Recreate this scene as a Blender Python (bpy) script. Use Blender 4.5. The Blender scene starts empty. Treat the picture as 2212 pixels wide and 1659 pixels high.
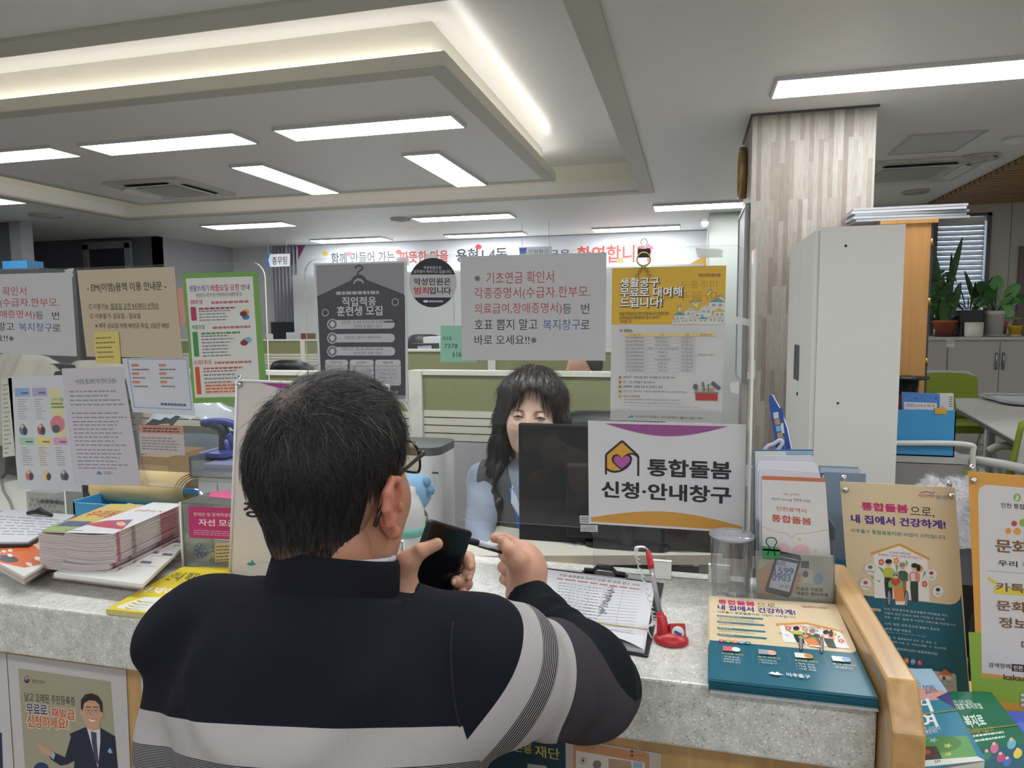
import bpy, bmesh, math, random
import numpy as np
from mathutils import Vector, Matrix
PI = math.pi
sc = bpy.context.scene
COL = sc.collection
# ------------------------------------------------------------------ camera
FPX, YAW, PITCH, ROLL, CZ = 1505.2, -0.25104, -0.0894, -0.00784, 1.33
_f = np.array([math.sin(YAW)*math.cos(PITCH), math.cos(YAW)*math.cos(PITCH), math.sin(PITCH)])
_r0 = np.array([math.cos(YAW), -math.sin(YAW), 0.0]); _u0 = np.cross(_r0, _f)
_r = math.cos(ROLL)*_r0+math.sin(ROLL)*_u0; _u = -math.sin(ROLL)*_r0+math.cos(ROLL)*_u0
CAMP = np.array([0, 0, CZ])
cd = bpy.data.cameras.new('camera'); cam = bpy.data.objects.new('camera', cd); COL.objects.link(cam)
cd.sensor_fit = 'HORIZONTAL'; cd.sensor_width = 36.0; cd.lens = 36.0*FPX/2212
cd.clip_start = 0.02; cd.clip_end = 200
cam.matrix_world = Matrix(((_r[0], _u[0], -_f[0], 0), (_r[1], _u[1], -_f[1], 0), (_r[2], _u[2], -_f[2], CZ), (0, 0, 0, 1)))
sc.camera = cam
# ------------------------------------------------------------------ exposure, world
vs = sc.view_settings
sc.display_settings.display_device = 'sRGB'
vs.view_transform = 'Standard'; vs.look = 'None'; vs.exposure = 0.0; vs.gamma = 1.0; vs.use_curve_mapping = False
W = bpy.data.worlds.new('world'); sc.world = W; W.use_nodes = True
W.node_tree.nodes['Background'].inputs[0].default_value = (0.80, 0.88, 1.0, 1)
W.node_tree.nodes['Background'].inputs[1].default_value = 5.0
LAMP = 17.0     # ceiling light panels
COVE = 5.5      # hidden strip lights round the dropped ceiling panel
sc.cycles.use_denoising = True
sc.cycles.max_bounces = 7; sc.cycles.diffuse_bounces = 5; sc.cycles.glossy_bounces = 3
sc.cycles.transmission_bounces = 4; sc.cycles.transparent_max_bounces = 24
sc.cycles.caustics_reflective = False; sc.cycles.caustics_refractive = False
sc.cycles.sample_clamp_indirect = 6.0
# ------------------------------------------------------------------ a pixel of the photograph -> a point on a real plane
def ray(x, y): return _f+_r*(x-1106)/FPX+_u*(829.5-y)/FPX
def _pl(x, y, a, v):
    d = ray(x, y); return CAMP+d*((v-CAMP[a])/d[a])
def az(x, y, z): return _pl(x, y, 2, z)
def ay(x, y, Y): return _pl(x, y, 1, Y)
def ax(x, y, X): return _pl(x, y, 0, X)
def ad(x, y, dep): return CAMP+ray(x, y)*dep
def apl(p0, n):
    p0 = np.array(p0, float); n = np.array(n, float)
    def fn(x, y):
        d = ray(x, y); return CAMP+d*(((p0-CAMP)@n)/(d@n))
    return fn
# ------------------------------------------------------------------ materials
def s2l(c):
    if isinstance(c, str):
        c = [int(c[i:i+2], 16)/255 for i in (0, 2, 4)]
        return tuple(v/12.92 if v <= .04045 else ((v+.055)/1.055)**2.4 for v in c)
    return tuple(c)
_M = {}
def mat(col, rough=.55, metal=0.0, spec=.5, bump=0, bscale=200, var=0, vscale=8, emit=0, coat=0, sss=0, key=''):
    k = (str(col), rough, metal, spec, bump, bscale, var, vscale, emit, coat, sss, key)
    if k in _M: return _M[k]
    m = bpy.data.materials.new('mat_%d' % len(_M)); m.use_nodes = True
    nt = m.node_tree; b = nt.nodes['Principled BSDF']
    c = s2l(col)+(1,)
    b.inputs['Base Color'].default_value = c
    b.inputs['Roughness'].default_value = rough; b.inputs['Metallic'].default_value = metal
    b.inputs['Specular IOR Level'].default_value = spec
    if coat: b.inputs['Coat Weight'].default_value = coat; b.inputs['Coat Roughness'].default_value = .08
    if sss:
        b.inputs['Subsurface Weight'].default_value = sss; b.inputs['Subsurface Radius'].default_value = (.012, .004, .002)
        b.inputs['Subsurface Scale'].default_value = .5
    if emit:
        b.inputs['Emission Color'].default_value = c; b.inputs['Emission Strength'].default_value = emit
    tc = None
    if bump or var: tc = nt.nodes.new('ShaderNodeTexCoord')
    if var:
        n = nt.nodes.new('ShaderNodeTexNoise'); n.inputs['Scale'].default_value = vscale; n.inputs['Detail'].default_value = 4
        nt.links.new(tc.outputs['Object'], n.inputs['Vector'])
        mx = nt.nodes.new('ShaderNodeMix'); mx.data_type = 'RGBA'
        mx.inputs[6].default_value = tuple(v*(1-var) for v in c[:3])+(1,); mx.inputs[7].default_value = tuple(min(1, v*(1+var)) for v in c[:3])+(1,)
        nt.links.new(n.outputs['Fac'], mx.inputs[0]); nt.links.new(mx.outputs[2], b.inputs['Base Color'])
    if bump:
        n = nt.nodes.new('ShaderNodeTexNoise'); n.inputs['Scale'].default_value = bscale; n.inputs['Detail'].default_value = 3
        nt.links.new(tc.outputs['Object'], n.inputs['Vector'])
        bp = nt.nodes.new('ShaderNodeBump'); bp.inputs['Strength'].default_value = bump; bp.inputs['Distance'].default_value = .002
        nt.links.new(n.outputs['Fac'], bp.inputs['Height']); nt.links.new(bp.outputs[0], b.inputs['Normal'])
    _M[k] = m; return m
def glass(tint='FFFFFF', haze=.03, gloss=1.0, key='glass', hazecol='FFFFFF'):
    k = ('glass', tint, haze, gloss, key)
    if k in _M: return _M[k]
    m = bpy.data.materials.new('clear_%d' % len(_M)); m.use_nodes = True; nt = m.node_tree
    for n in list(nt.nodes): nt.nodes.remove(n)
    o = nt.nodes.new('ShaderNodeOutputMaterial'); t = nt.nodes.new('ShaderNodeBsdfTransparent'); g = nt.nodes.new('ShaderNodeBsdfGlossy')
    d = nt.nodes.new('ShaderNodeBsdfDiffuse'); fr = nt.nodes.new('ShaderNodeFresnel'); m1 = nt.nodes.new('ShaderNodeMixShader'); m2 = nt.nodes.new('ShaderNodeMixShader')
    mu = nt.nodes.new('ShaderNodeMath'); mu.operation = 'MULTIPLY'; mu.inputs[1].default_value = gloss
    t.inputs[0].default_value = s2l(tint)+(1,); g.inputs['Roughness'].default_value = .0; d.inputs[0].default_value = s2l(hazecol)+(1,)
    fr.inputs[0].default_value = 1.45
    m1.inputs[0].default_value = haze
    L = nt.links.new
    L(t.outputs[0], m1.inputs[1]); L(d.outputs[0], m1.inputs[2]); L(fr.outputs[0], mu.inputs[0]); L(mu.outputs[0], m2.inputs[0])
    L(m1.outputs[0], m2.inputs[1]); L(g.outputs[0], m2.inputs[2]); L(m2.outputs[0], o.inputs[0])
    _M[k] = m; return m
# ------------------------------------------------------------------ mesh builder
class MB:
    def __init__(s): s.v = []; s.f = []; s.mi = []; s.mats = []; s.sm = []
    def m(s, mt):
        if mt not in s.mats: s.mats.append(mt)
        return s.mats.index(mt)
    def add(s, vs_, fs, mt, smooth=False):
        o = len(s.v); i = s.m(mt)
        s.v.extend([tuple(map(float, p)) for p in vs_])
        for f in fs: s.f.append([o+k for k in f]); s.mi.append(i); s.sm.append(smooth)
        return s
    def box(s, c, d, mt, rz=0, M=None):
        x, y, z = d[0]/2, d[1]/2, d[2]/2
        vs_ = [Vector((sx*x, sy*y, sz*z)) for sz in (-1, 1) for sy in (-1, 1) for sx in (-1, 1)]
        T = Matrix.Translation(Vector(c)) @ (M if M is not None else Matrix.Rotation(rz, 4, 'Z'))
        return s.add([T @ v for v in vs_], [(0, 2, 3, 1), (4, 5, 7, 6), (0, 1, 5, 4), (2, 6, 7, 3), (0, 4, 6, 2), (1, 3, 7, 5)], mt)
    def bb(s, lo, hi, mt):
        return s.box([(a+b)/2 for a, b in zip(lo, hi)], [abs(b-a) for a, b in zip(lo, hi)], mt)
    def rbox(s, c, d, r, mt, rz=0, seg=3, M=None):
        """box with rounded vertical edges"""
        p = rrect(d[0], d[1], r, seg); n = len(p)
        T = Matrix.Translation(Vector(c)) @ (M if M is not None else Matrix.Rotation(rz, 4, 'Z'))
        vs_ = [T @ Vector((x, y, -d[2]/2)) for x, y in p]+[T @ Vector((x, y, d[2]/2)) for x, y in p]
        return s.add(vs_, [tuple(range(n))[::-1], tuple(range(n, 2*n))]+[(i, (i+1) % n, n+(i+1) % n, n+i) for i in range(n)], mt)
    def tube(s, pts, r, mt, n=8, cap=True, closed=False):
        P = [Vector(p) for p in pts]; R = r if hasattr(r, '__len__') else [r]*len(P); rings = []
        up = None
        for i, p in enumerate(P):
            if closed: t = P[(i+1) % len(P)]-P[i-1]
            else: t = (P[min(i+1, len(P)-1)]-P[max(i-1, 0)])
            t = t.normalized() if t.length > 1e-9 else Vector((0, 0, 1))
            if up is None: up = t.orthogonal().normalized()
            up = (up-t*up.dot(t)); up = up.normalized() if up.length > 1e-6 else t.orthogonal().normalized()
            w = t.cross(up)
            rings.append([p+(up*math.cos(2*PI*k/n)+w*math.sin(2*PI*k/n))*R[i] for k in range(n)])
        vs_ = [q for g in rings for q in g]; fs = []
        m_ = len(P)
        for i in range(m_ if closed else m_-1):
            a, b = i*n, ((i+1) % m_)*n
            for k in range(n): fs.append((a+k, a+(k+1) % n, b+(k+1) % n, b+k))
        if cap and not closed: fs += [tuple(range(n))[::-1], tuple(range((m_-1)*n, m_*n))]
        return s.add(vs_, fs, mt, True)
    def lathe(s, prof, c, mt, n=28, M=None, smooth=True):
        T = Matrix.Translation(Vector(c)) @ (M if M is not None else Matrix())
        vs_ = [T @ Vector((r*math.cos(2*PI*k/n), r*math.sin(2*PI*k/n), z)) for r, z in prof for k in range(n)]
        fs = [(i*n+k, i*n+(k+1) % n, (i+1)*n+(k+1) % n, (i+1)*n+k) for i in range(len(prof)-1) for k in range(n)]
        if prof[0][0] > 1e-5 and prof[0][0] is not None and prof[0] != prof[-1]: fs.append(tuple(range(n))[::-1])
        if prof[-1][0] > 1e-5 and prof[0] != prof[-1]: fs.append(tuple(range((len(prof)-1)*n, len(prof)*n)))
        return s.add(vs_, fs, mt, smooth)
    def prism(s, pts, h, mt, M=None):
        """polygon in local XY pushed from z=0 to z=h, then moved by M"""
        n = len(pts); T = M if M is not None else Matrix()
        vs_ = [T @ Vector((x, y, 0)) for x, y in pts]+[T @ Vector((x, y, h)) for x, y in pts]
        return s.add(vs_, [tuple(range(n))[::-1], tuple(range(n, 2*n))]+[(i, (i+1) % n, n+(i+1) % n, n+i) for i in range(n)], mt)
    def quad(s, a, b, c, d, mt): return s.add([a, b, c, d], [(0, 1, 2, 3)], mt)
    def build(s, name, parent=None, bevel=0, seg=2, smooth=None, loc=None):
        me = bpy.data.meshes.new(name)
        o = bpy.data.objects.new(name, me); COL.objects.link(o)
        L = Vector(loc) if loc is not None else Vector((0, 0, 0))
        if parent is not None: L = L*0
        off = Vector(L); q = parent
        while q is not None: off = off+Vector(q.location); q = q.parent
        me.from_pydata([tuple(Vector(v)-off) for v in s.v], [], s.f)
        for m_ in s.mats: me.materials.append(m_)
        me.polygons.foreach_set('material_index', s.mi)
        me.polygons.foreach_set('use_smooth', [bool(x) if smooth is None else smooth for x in s.sm])
        me.update()
        if parent is not None: o.parent = parent
        else: o.location = L
        if bevel:
            b = o.modifiers.new('bevel', 'BEVEL'); b.width = bevel; b.segments = seg; b.limit_method = 'ANGLE'; b.angle_limit = .6
        return o
def rrect(w, h, r, seg=4):
    p = []
    for cx_, cy_, a in ((w/2-r, h/2-r, 0), (-w/2+r, h/2-r, 90), (-w/2+r, -h/2+r, 180), (w/2-r, -h/2+r, 270)):
        for k in range(seg+1):
            t = math.radians(a+90*k/seg); p.append((cx_+r*math.cos(t), cy_+r*math.sin(t)))
    return p
def tag(o, label=None, cat=None, group=None, kind=None):
    for k, v in (('label', label), ('category', cat), ('group', group), ('kind', kind)):
        if v: o[k] = v
    return o
def thing(name, label, cat, loc=(0, 0, 0), group=None, kind=None):
    o = bpy.data.objects.new(name, None); COL.objects.link(o); o.location = Vector(loc); o.empty_display_size = .05
    return tag(o, label, cat, group, kind)
def struct(name, mb, bevel=0, parent=None):
    o = mb.build(name, parent, bevel)
    if parent is None: o['kind'] = 'structure'
    return o
def dup(o, loc=None, rot=None, parent=None, **kw):
    c = o.copy(); COL.objects.link(c)
    if parent is not None: c.parent = parent
    if loc is not None: c.location = Vector(loc)
    if rot is not None: c.rotation_euler = rot
    for ch in o.children:
        dup(ch, parent=c)
    for k, v in kw.items(): c[k] = v
    return c
# ------------------------------------------------------------------ lettering
_fc = bpy.data.curves.new('lettering', 'FONT'); _fo = bpy.data.objects.new('lettering', _fc); COL.objects.link(_fo)
_fc.resolution_u = 2
_dg = bpy.context.evaluated_depsgraph_get()
_TX = {}
def ncopy(bold): return 10 if bold > .025 else (4 if bold > .004 else 1)
def text_mesh(s, bold=0, res=2):
    k = (s, bold, res)
    if k not in _TX:
        ob = 0          # weight comes from overlapping copies below
        _fc.body = s; _fc.size = 1; _fc.offset = ob; _fc.resolution_u = res; _fc.fill_mode = 'FRONT'
        bpy.context.view_layer.update()
        e = _fo.evaluated_get(bpy.context.evaluated_depsgraph_get()); me = e.to_mesh()
        v = np.array([q.co[:2] for q in me.vertices]) if len(me.vertices) else np.zeros((0, 2)); f = [list(p.vertices) for p in me.polygons]
        e.to_mesh_clear()
        if len(v) and bold > .004:          # heavy display weight: the outline thickened all round
            r = bold*.8; n = len(v); V = []; Fs = []; nd = ncopy(bold)
            for i in range(nd):
                t = 2*PI*(i+.5)/nd; V.append(v+np.array((math.cos(t)*r, math.sin(t)*r*.8))); Fs += [[j+i*n for j in p] for p in f]
            v = np.concatenate(V); f = Fs
        if len(v): v = (v-v.min(0))/np.maximum(v.max(0)-v.min(0), 1e-6)
        _TX[k] = (v, f)
    return _TX[k]
rnd = random.Random(4)
class Sheet:
    """A flat printed sheet: corners are photo pixels (tl, tr, br, bl) thrown on a real plane; print is laid out in the sheet's own
    unit square, so it stays on the sheet whichever way it is seen."""
    def __init__(s, corners, plane, paper='E8E8E6', rough=.55, thick=.0006, inner=None):
        s.P = [np.array(plane(*c)) for c in corners]; s.setup(corners); s.paper = paper; s.rough = rough; s.thick = thick; s.it = []; s.layer = 0
        s.outline = None
    def setup(s, corners):
        A = []; B = []
        for (x, y), (u, v) in zip(corners, ((0, 0), (1, 0), (1, 1), (0, 1))):
            A.append([x, y, 1, 0, 0, 0, -u*x, -u*y]); B.append(u); A.append([0, 0, 0, x, y, 1, -v*x, -v*y]); B.append(v)
        s.H = np.append(np.linalg.solve(np.array(A, float), np.array(B, float)), 1).reshape(3, 3)
    def uv(s, x, y):
        q = s.H @ np.array([x, y, 1]); return q[:2]/q[2]
    def pt(s, u, v): return s.P[0]*(1-u)*(1-v)+s.P[1]*u*(1-v)+s.P[2]*u*v+s.P[3]*(1-u)*v
    def _put(s, uvs, fs, col, nd=1):
        s.it.append((uvs, fs, col, s.layer, nd)); s.layer += .000012+.000008*(nd if nd > 1 else 0); return s
    def poly(s, pts, col): q = [s.uv(*p) for p in pts]; return s._put(q, [list(range(len(q)))], col)
    def upoly(s, q, col): return s._put(q, [list(range(len(q)))], col)
    def rect(s, b, col, r=0, seg=3):
        (u0, v0), (u1, v1) = s.uv(b[0], b[1]), s.uv(b[2], b[3])
        if r:
            Wd = np.linalg.norm(s.P[1]-s.P[0]); Hd = np.linalg.norm(s.P[3]-s.P[0])
            p = rrect(abs(u1-u0)*Wd, abs(v1-v0)*Hd, min(r*min(abs(u1-u0)*Wd, abs(v1-v0)*Hd), .5*min(abs(u1-u0)*Wd, abs(v1-v0)*Hd)-1e-6), seg)
            return s.upoly([((u0+u1)/2+x/Wd, (v0+v1)/2+y/Hd) for x, y in p], col)
        return s.upoly([(u0, v0), (u1, v0), (u1, v1), (u0, v1)], col)
    def ell(s, x, y, rx, ry, col, n=18, a0=0, a1=360):
        return s.poly([(x+rx*math.cos(math.radians(a0+(a1-a0)*k/n)), y+ry*math.sin(math.radians(a0+(a1-a0)*k/n))) for k in range(n)], col)
    def line(s, pts, w, col):
        for (x0, y0), (x1, y1) in zip(pts[:-1], pts[1:]):
            d = math.hypot(x1-x0, y1-y0) or 1; nx, ny = -(y1-y0)/d*w/2, (x1-x0)/d*w/2
            s.poly([(x0+nx, y0+ny), (x1+nx, y1+ny), (x1-nx, y1-ny), (x0-nx, y0-ny)], col)
        return s
    def text(s, t, b, col, bold=.0, res=2):
        v, f = text_mesh(t, bold, res)
        if not len(v): return s
        (u0, v0), (u1, v1) = s.uv(b[0], b[1]), s.uv(b[2], b[3])
        return s._put([(u0+(u1-u0)*x, v1+(v0-v1)*y) for x, y in v], f, col, ncopy(bold))
    def words(s, b, n, col, fill=.55, jag=.35):
        """rows of unreadable small print"""
        (u0, v0), (u1, v1) = s.uv(b[0], b[1]), s.uv(b[2], b[3]); q = []; fs = []
        for i in range(n):
            ya = v0+(v1-v0)*(i+.5-fill/2)/n; yb = v0+(v1-v0)*(i+.5+fill/2)/n; u = u0; end = u1-(u1-u0)*jag*rnd.random()
            while u < end-1e-4:
                w = (u1-u0)*rnd.uniform(.04, .13); e = min(u+w, end)
                k = len(q); q += [(u, ya), (e, ya), (e, yb), (u, yb)]; fs.append([k, k+1, k+2, k+3]); u = e+(u1-u0)*.022
        return s._put(q, fs, col) if q else s
    def add_to(s, mb, flip=False):
        n = np.cross(s.P[1]-s.P[0], s.P[3]-s.P[0]); n = -n/np.linalg.norm(n)          # towards the reader
        if (CAMP-s.P[0])@n < 0: n = -n
        s.n = n
        out = s.outline or [(0, 0), (1, 0), (1, 1), (0, 1)]
        k = len(out); t = n*s.thick
        mb.add([s.pt(*p) for p in out]+[s.pt(*p)-t for p in out], [tuple(range(k)), tuple(range(k, 2*k))[::-1]]+[(i, k+i, k+(i+1) % k, (i+1) % k) for i in range(k)], mat(s.paper, s.rough))
        for uvs, fs, col, ly, nd in s.it:
            k = max(1, len(uvs)//nd)
            mb.add([s.pt(*p)+n*(.00012+ly+.000008*(j//k)) for j, p in enumerate(uvs)], fs, mat(col, s.rough) if isinstance(col, (str, tuple)) else col)
        return mb
    def build(s, name, parent=None, label=None, cat=None, group=None):
        mb = s.add_to(MB()); o = mb.build(name, parent, loc=s.P[3] if parent is None else None)
        if label: tag(o, label, cat, group)
        return o
# ================================================================== SETTING
ZC = 2.55; ZT = .825; YF, YB = .963, 1.408; YA = 1.368
def nodes_mat(name):
    m = bpy.data.materials.new(name); m.use_nodes = True
    return m, m.node_tree, m.node_tree.nodes['Principled BSDF']
def ramp(nt, stops, interp='LINEAR'):
    r = nt.nodes.new('ShaderNodeValToRGB'); r.color_ramp.interpolation = interp
    e = r.color_ramp.elements
    while len(e) > 1: e.remove(e[-1])
    e[0].position = stops[0][0]; e[0].color = s2l(stops[0][1])+(1,)
    for p, c in stops[1:]: k = e.new(p); k.color = s2l(c)+(1,)
    return r
def plank_mat():
    m, nt, b = nodes_mat('wood_strip_cladding'); N = nt.nodes.new; L = nt.links.new
    tc = N('ShaderNodeTexCoord'); mp = N('ShaderNodeMapping'); mp.inputs['Rotation'].default_value = (0, PI/2, 0)
    sp = N('ShaderNodeSeparateXYZ'); L(tc.outputs['Object'], sp.inputs[0])
    ad_ = N('ShaderNodeMath'); ad_.operation = 'ADD'; L(sp.outputs[0], ad_.inputs[0]); L(sp.outputs[1], ad_.inputs[1])
    cb = N('ShaderNodeCombineXYZ'); L(sp.outputs[2], cb.inputs[0]); L(ad_.outputs[0], cb.inputs[1])
    br = N('ShaderNodeTexBrick'); L(cb.outputs[0], br.inputs['Vector'])
    br.inputs['Scale'].default_value = 1; br.inputs['Brick Width'].default_value = .34; br.inputs['Row Height'].default_value = .0265
    br.inputs['Mortar Size'].default_value = 0.0; br.inputs['Color1'].default_value = (0, 0, 0, 1); br.inputs['Color2'].default_value = (1, 1, 1, 1)
    br.offset = .37; br.offset_frequency = 3; br.squash = 1.5; br.squash_frequency = 2
    rp = ramp(nt, [(0, '968B80'), (.3, 'A79D93'), (.55, 'B7B0A7'), (.8, 'ADA59B'), (1, 'C2BDB5')]); L(br.outputs['Color'], rp.inputs[0])
    no = N('ShaderNodeTexNoise'); no.inputs['Scale'].default_value = 6; no.inputs['Detail'].default_value = 6
    m2 = N('ShaderNodeMapping'); m2.inputs['Scale'].default_value = (18, 18, 2); L(tc.outputs['Object'], m2.inputs[0]); L(m2.outputs[0], no.inputs['Vector'])
    mx = N('ShaderNodeMix'); mx.data_type = 'RGBA'; mx.blend_type = 'MULTIPLY'; mx.inputs[0].default_value = .28
    r2 = ramp(nt, [(.3, '8F8578'), (.7, 'FFFFFF')]); L(no.outputs[0], r2.inputs[0]); L(rp.outputs[0], mx.inputs[6]); L(r2.outputs[0], mx.inputs[7])
    L(mx.outputs[2], b.inputs['Base Color']); b.inputs['Roughness'].default_value = .5
    return m
def stone_mat():
    m, nt, b = nodes_mat('speckled_stone'); N = nt.nodes.new; L = nt.links.new
    tc = N('ShaderNodeTexCoord')
    v = N('ShaderNodeTexVoronoi'); v.inputs['Scale'].default_value = 420; L(tc.outputs['Object'], v.inputs['Vector'])
    sc_ = N('ShaderNodeSeparateColor'); L(v.outputs['Color'], sc_.inputs[0])
    rp = ramp(nt, [(0, 'A9A8A3'), (.04, 'C2C1BC'), (.14, 'D2D2CE'), (.86, 'DADAD6'), (.93, 'EEEEEA')], 'CONSTANT'); L(sc_.outputs[0], rp.inputs[0])
    n = N('ShaderNodeTexNoise'); n.inputs['Scale'].default_value = 45; n.inputs['Detail'].default_value = 5; L(tc.outputs['Object'], n.inputs['Vector'])
    r2 = ramp(nt, [(.35, 'E6E6E2'), (.65, 'FFFFFF')]); L(n.outputs[0], r2.inputs[0])
    v2 = N('ShaderNodeTexVoronoi'); v2.inputs['Scale'].default_value = 110; L(tc.outputs['Object'], v2.inputs['Vector'])
    r3 = ramp(nt, [(0, '8C8A85'), (.07, 'A5A39D'), (.12, 'FFFFFF')]); L(v2.outputs['Distance'], r3.inputs[0])
    mx = N('ShaderNodeMix'); mx.data_type = 'RGBA'; mx.blend_type = 'MULTIPLY'; mx.inputs[0].default_value = 1
    L(rp.outputs[0], mx.inputs[6]); L(r2.outputs[0], mx.inputs[7])
    m3 = N('ShaderNodeMix'); m3.data_type = 'RGBA'; m3.blend_type = 'MULTIPLY'; m3.inputs[0].default_value = .45
    L(mx.outputs[2], m3.inputs[6]); L(r3.outputs[0], m3.inputs[7]); L(m3.outputs[2], b.inputs['Base Color'])
    b.inputs['Roughness'].default_value = .33
    return m
def wood_mat(c0, c1, rough=.4, axis=2, scale=9, coat=0):
    m, nt, b = nodes_mat('wood_grain'); N = nt.nodes.new; L = nt.links.new
    tc = N('ShaderNodeTexCoord'); mp = N('ShaderNodeMapping'); s = [scale*2.2]*3; s[axis] = scale*.13; mp.inputs['Scale'].default_value = s
    L(tc.outputs['Object'], mp.inputs[0]); n = N('ShaderNodeTexNoise'); n.inputs['Scale'].default_value = 2.2; n.inputs['Detail'].default_value = 7; n.inputs['Distortion'].default_value = .6
    L(mp.outputs[0], n.inputs['Vector']); r = ramp(nt, [(.3, c0), (.7, c1)]); L(n.outputs[0], r.inputs[0]); L(r.outputs[0], b.inputs['Base Color'])
    b.inputs['Roughness'].default_value = rough
    if coat: b.inputs['Coat Weight'].default_value = coat; b.inputs['Coat Roughness'].default_value = .12
    return m
M_CEIL = mat('E4E3E1', .42, var=.02, vscale=3)
M_GLOSSC = mat('DCDBDC', .22, var=.02, vscale=2)
M_WALL = mat('C9CBCB', .6); M_DARKW = mat('6A6C74', .5); M_CREAM = mat('E0DDD0', .5); M_TRIM = mat('BFBEB4', .5)
M_LAMP = mat('F8FBFC', .5, emit=LAMP); M_COVE = mat('FFFBF4', .5, emit=COVE); M_FRAME = mat('D4D4D8', .4)
STONE = stone_mat(); PLANK = plank_mat(); OAK = wood_mat('A98350', 'C29C66', .35, 2, 9, .3); OAKY = wood_mat('A57F4B', 'C39C64', .28, 1, 9, .5)
# coffer opening in the ceiling
cX0 = az(287, 470, ZC)[0]; cX1 = az(1382, 412, ZC)[0]; cY0 = az(400, 64, ZC)[1]; cY1 = az(800, 441, ZC)[1]
RX0, RX1, RY0, RY1 = -9.6, 5.2, -3.2, 9.95
mb = MB()
for lo, hi in (((RX0, RY0, ZC), (RX1, cY0, ZC+.1)), ((RX0, cY1, ZC), (RX1, RY1+.1, ZC+.1)), ((RX0, cY0, ZC), (cX0, cY1, ZC+.1)), ((cX1, cY0, ZC), (RX1, cY1, ZC+.1))):
    mb.bb(lo, hi, M_CEIL)
struct('ceiling', mb)
mb = MB(); mb.bb((cX0-.1, cY0-.1, ZC+.26), (cX1+.1, cY1+.1, ZC+.30), M_GLOSSC)
for lo, hi in (((cX0-.1, cY0-.1, ZC+.1), (cX0, cY1+.1, ZC+.26)), ((cX1, cY0-.1, ZC+.1), (cX1+.1, cY1+.1, ZC+.26)), ((cX0, cY0-.1, ZC+.1), (cX1, cY0, ZC+.26)), ((cX0, cY1, ZC+.1), (cX1, cY1+.1, ZC+.26))):
    mb.bb(lo, hi, M_CREAM)
struct('ceiling_recess', mb)
tw = .13
for i, (lo, hi) in enumerate((((cX0-tw, cY0-tw), (cX1+tw, cY0)), ((cX0-tw, cY1), (cX1+tw, cY1+tw)), ((cX0-tw, cY0), (cX0, cY1)), ((cX1, cY0), (cX1+tw, cY1)))):
    mb = MB(); mb.bb(lo+(ZC-.018,), hi+(ZC,), M_TRIM); struct('trim_%d' % (i+1), mb)
# floating ceiling panel with a lit channel on top
pA = az(952, 145, ZC); pB = az(1207, 392, ZC); pC = az(300, 443, ZC)
pX0, pX1, pY0, pY1 = pC[0], (pA[0]+pB[0])/2, pA[1], (pB[1]+pC[1])/2
fp = thing('dropped_ceiling_panel', 'large rectangular white panel floating below the recessed ceiling, edged with glowing cream channel', 'ceiling panel', ((pX0+pX1)/2, (pY0+pY1)/2, ZC))
fp['kind'] = 'structure'
mb = MB(); mb.bb((pX0, pY0, ZC+.006), (pX1, pY1, ZC+.075), M_CREAM)
b_ = .10
mb2 = MB()
mb2.bb((pX0, pY0, ZC), (pX1, pY0+b_, ZC+.006), M_TRIM).bb((pX0, pY1-b_, ZC), (pX1, pY1, ZC+.006), M_TRIM).bb((pX0, pY0+b_, ZC), (pX0+b_, pY1-b_, ZC+.006), M_TRIM).bb((pX1-b_, pY0+b_, ZC), (pX1, pY1-b_, ZC+.006), M_TRIM)
mb3 = MB(); mb3.bb((pX0+b_, pY0+b_, ZC+.0022), (pX1-b_, pY1-b_, ZC+.0058), M_CEIL)
mb.build('side_band', fp); mb2.build('border', fp); mb3.build('underside', fp)
g = .10
mb = MB().bb((pX0+g, pY0+g, ZC+.075), (pX1-g, pY1-g, ZC+.26), M_CREAM); mb.build('neck', fp)
for lo, hi in (((pX0+.03, pY0+.03), (pX1-.03, pY0+.07)), ((pX0+.03, pY1-.07), (pX1-.03, pY1-.03)), ((pX0+.03, pY0+.1), (pX0+.07, pY1-.1)), ((pX1-.07, pY0+.1), (pX1-.03, pY1-.1))):
    MB().bb(lo+(ZC+.077,), hi+(ZC+.09,), M_COVE).build('light_strip', fp)
# floor, walls
mb = MB().bb((RX0, RY0, -.1), (RX1, RY1+.1, 0), mat('8C8781', .35, var=.05, vscale=1.5)); struct('floor', mb)
mb = MB().bb((-7.2, RY1, 0), (.19, RY1+.1, ZC), mat('D4D6D8', .6)); struct('wall_back', mb)
struct('wall_left', MB().bb((-7.3, 8.3, 0), (-7.2, RY1+.1, ZC), mat('A2A2A6', .6)))
struct('wall_far_left', MB().bb((RX0-.1, RY0, 0), (RX0, 8.4, ZC), M_WALL))
struct('wall_front', MB().bb((RX0, RY0-.1, 0), (RX1, RY0, ZC), M_WALL))
struct('wall_right', MB().bb((RX1, RY0, 0), (RX1+.1, 8.6, ZC), mat('C4C1BA', .6)))
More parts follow.
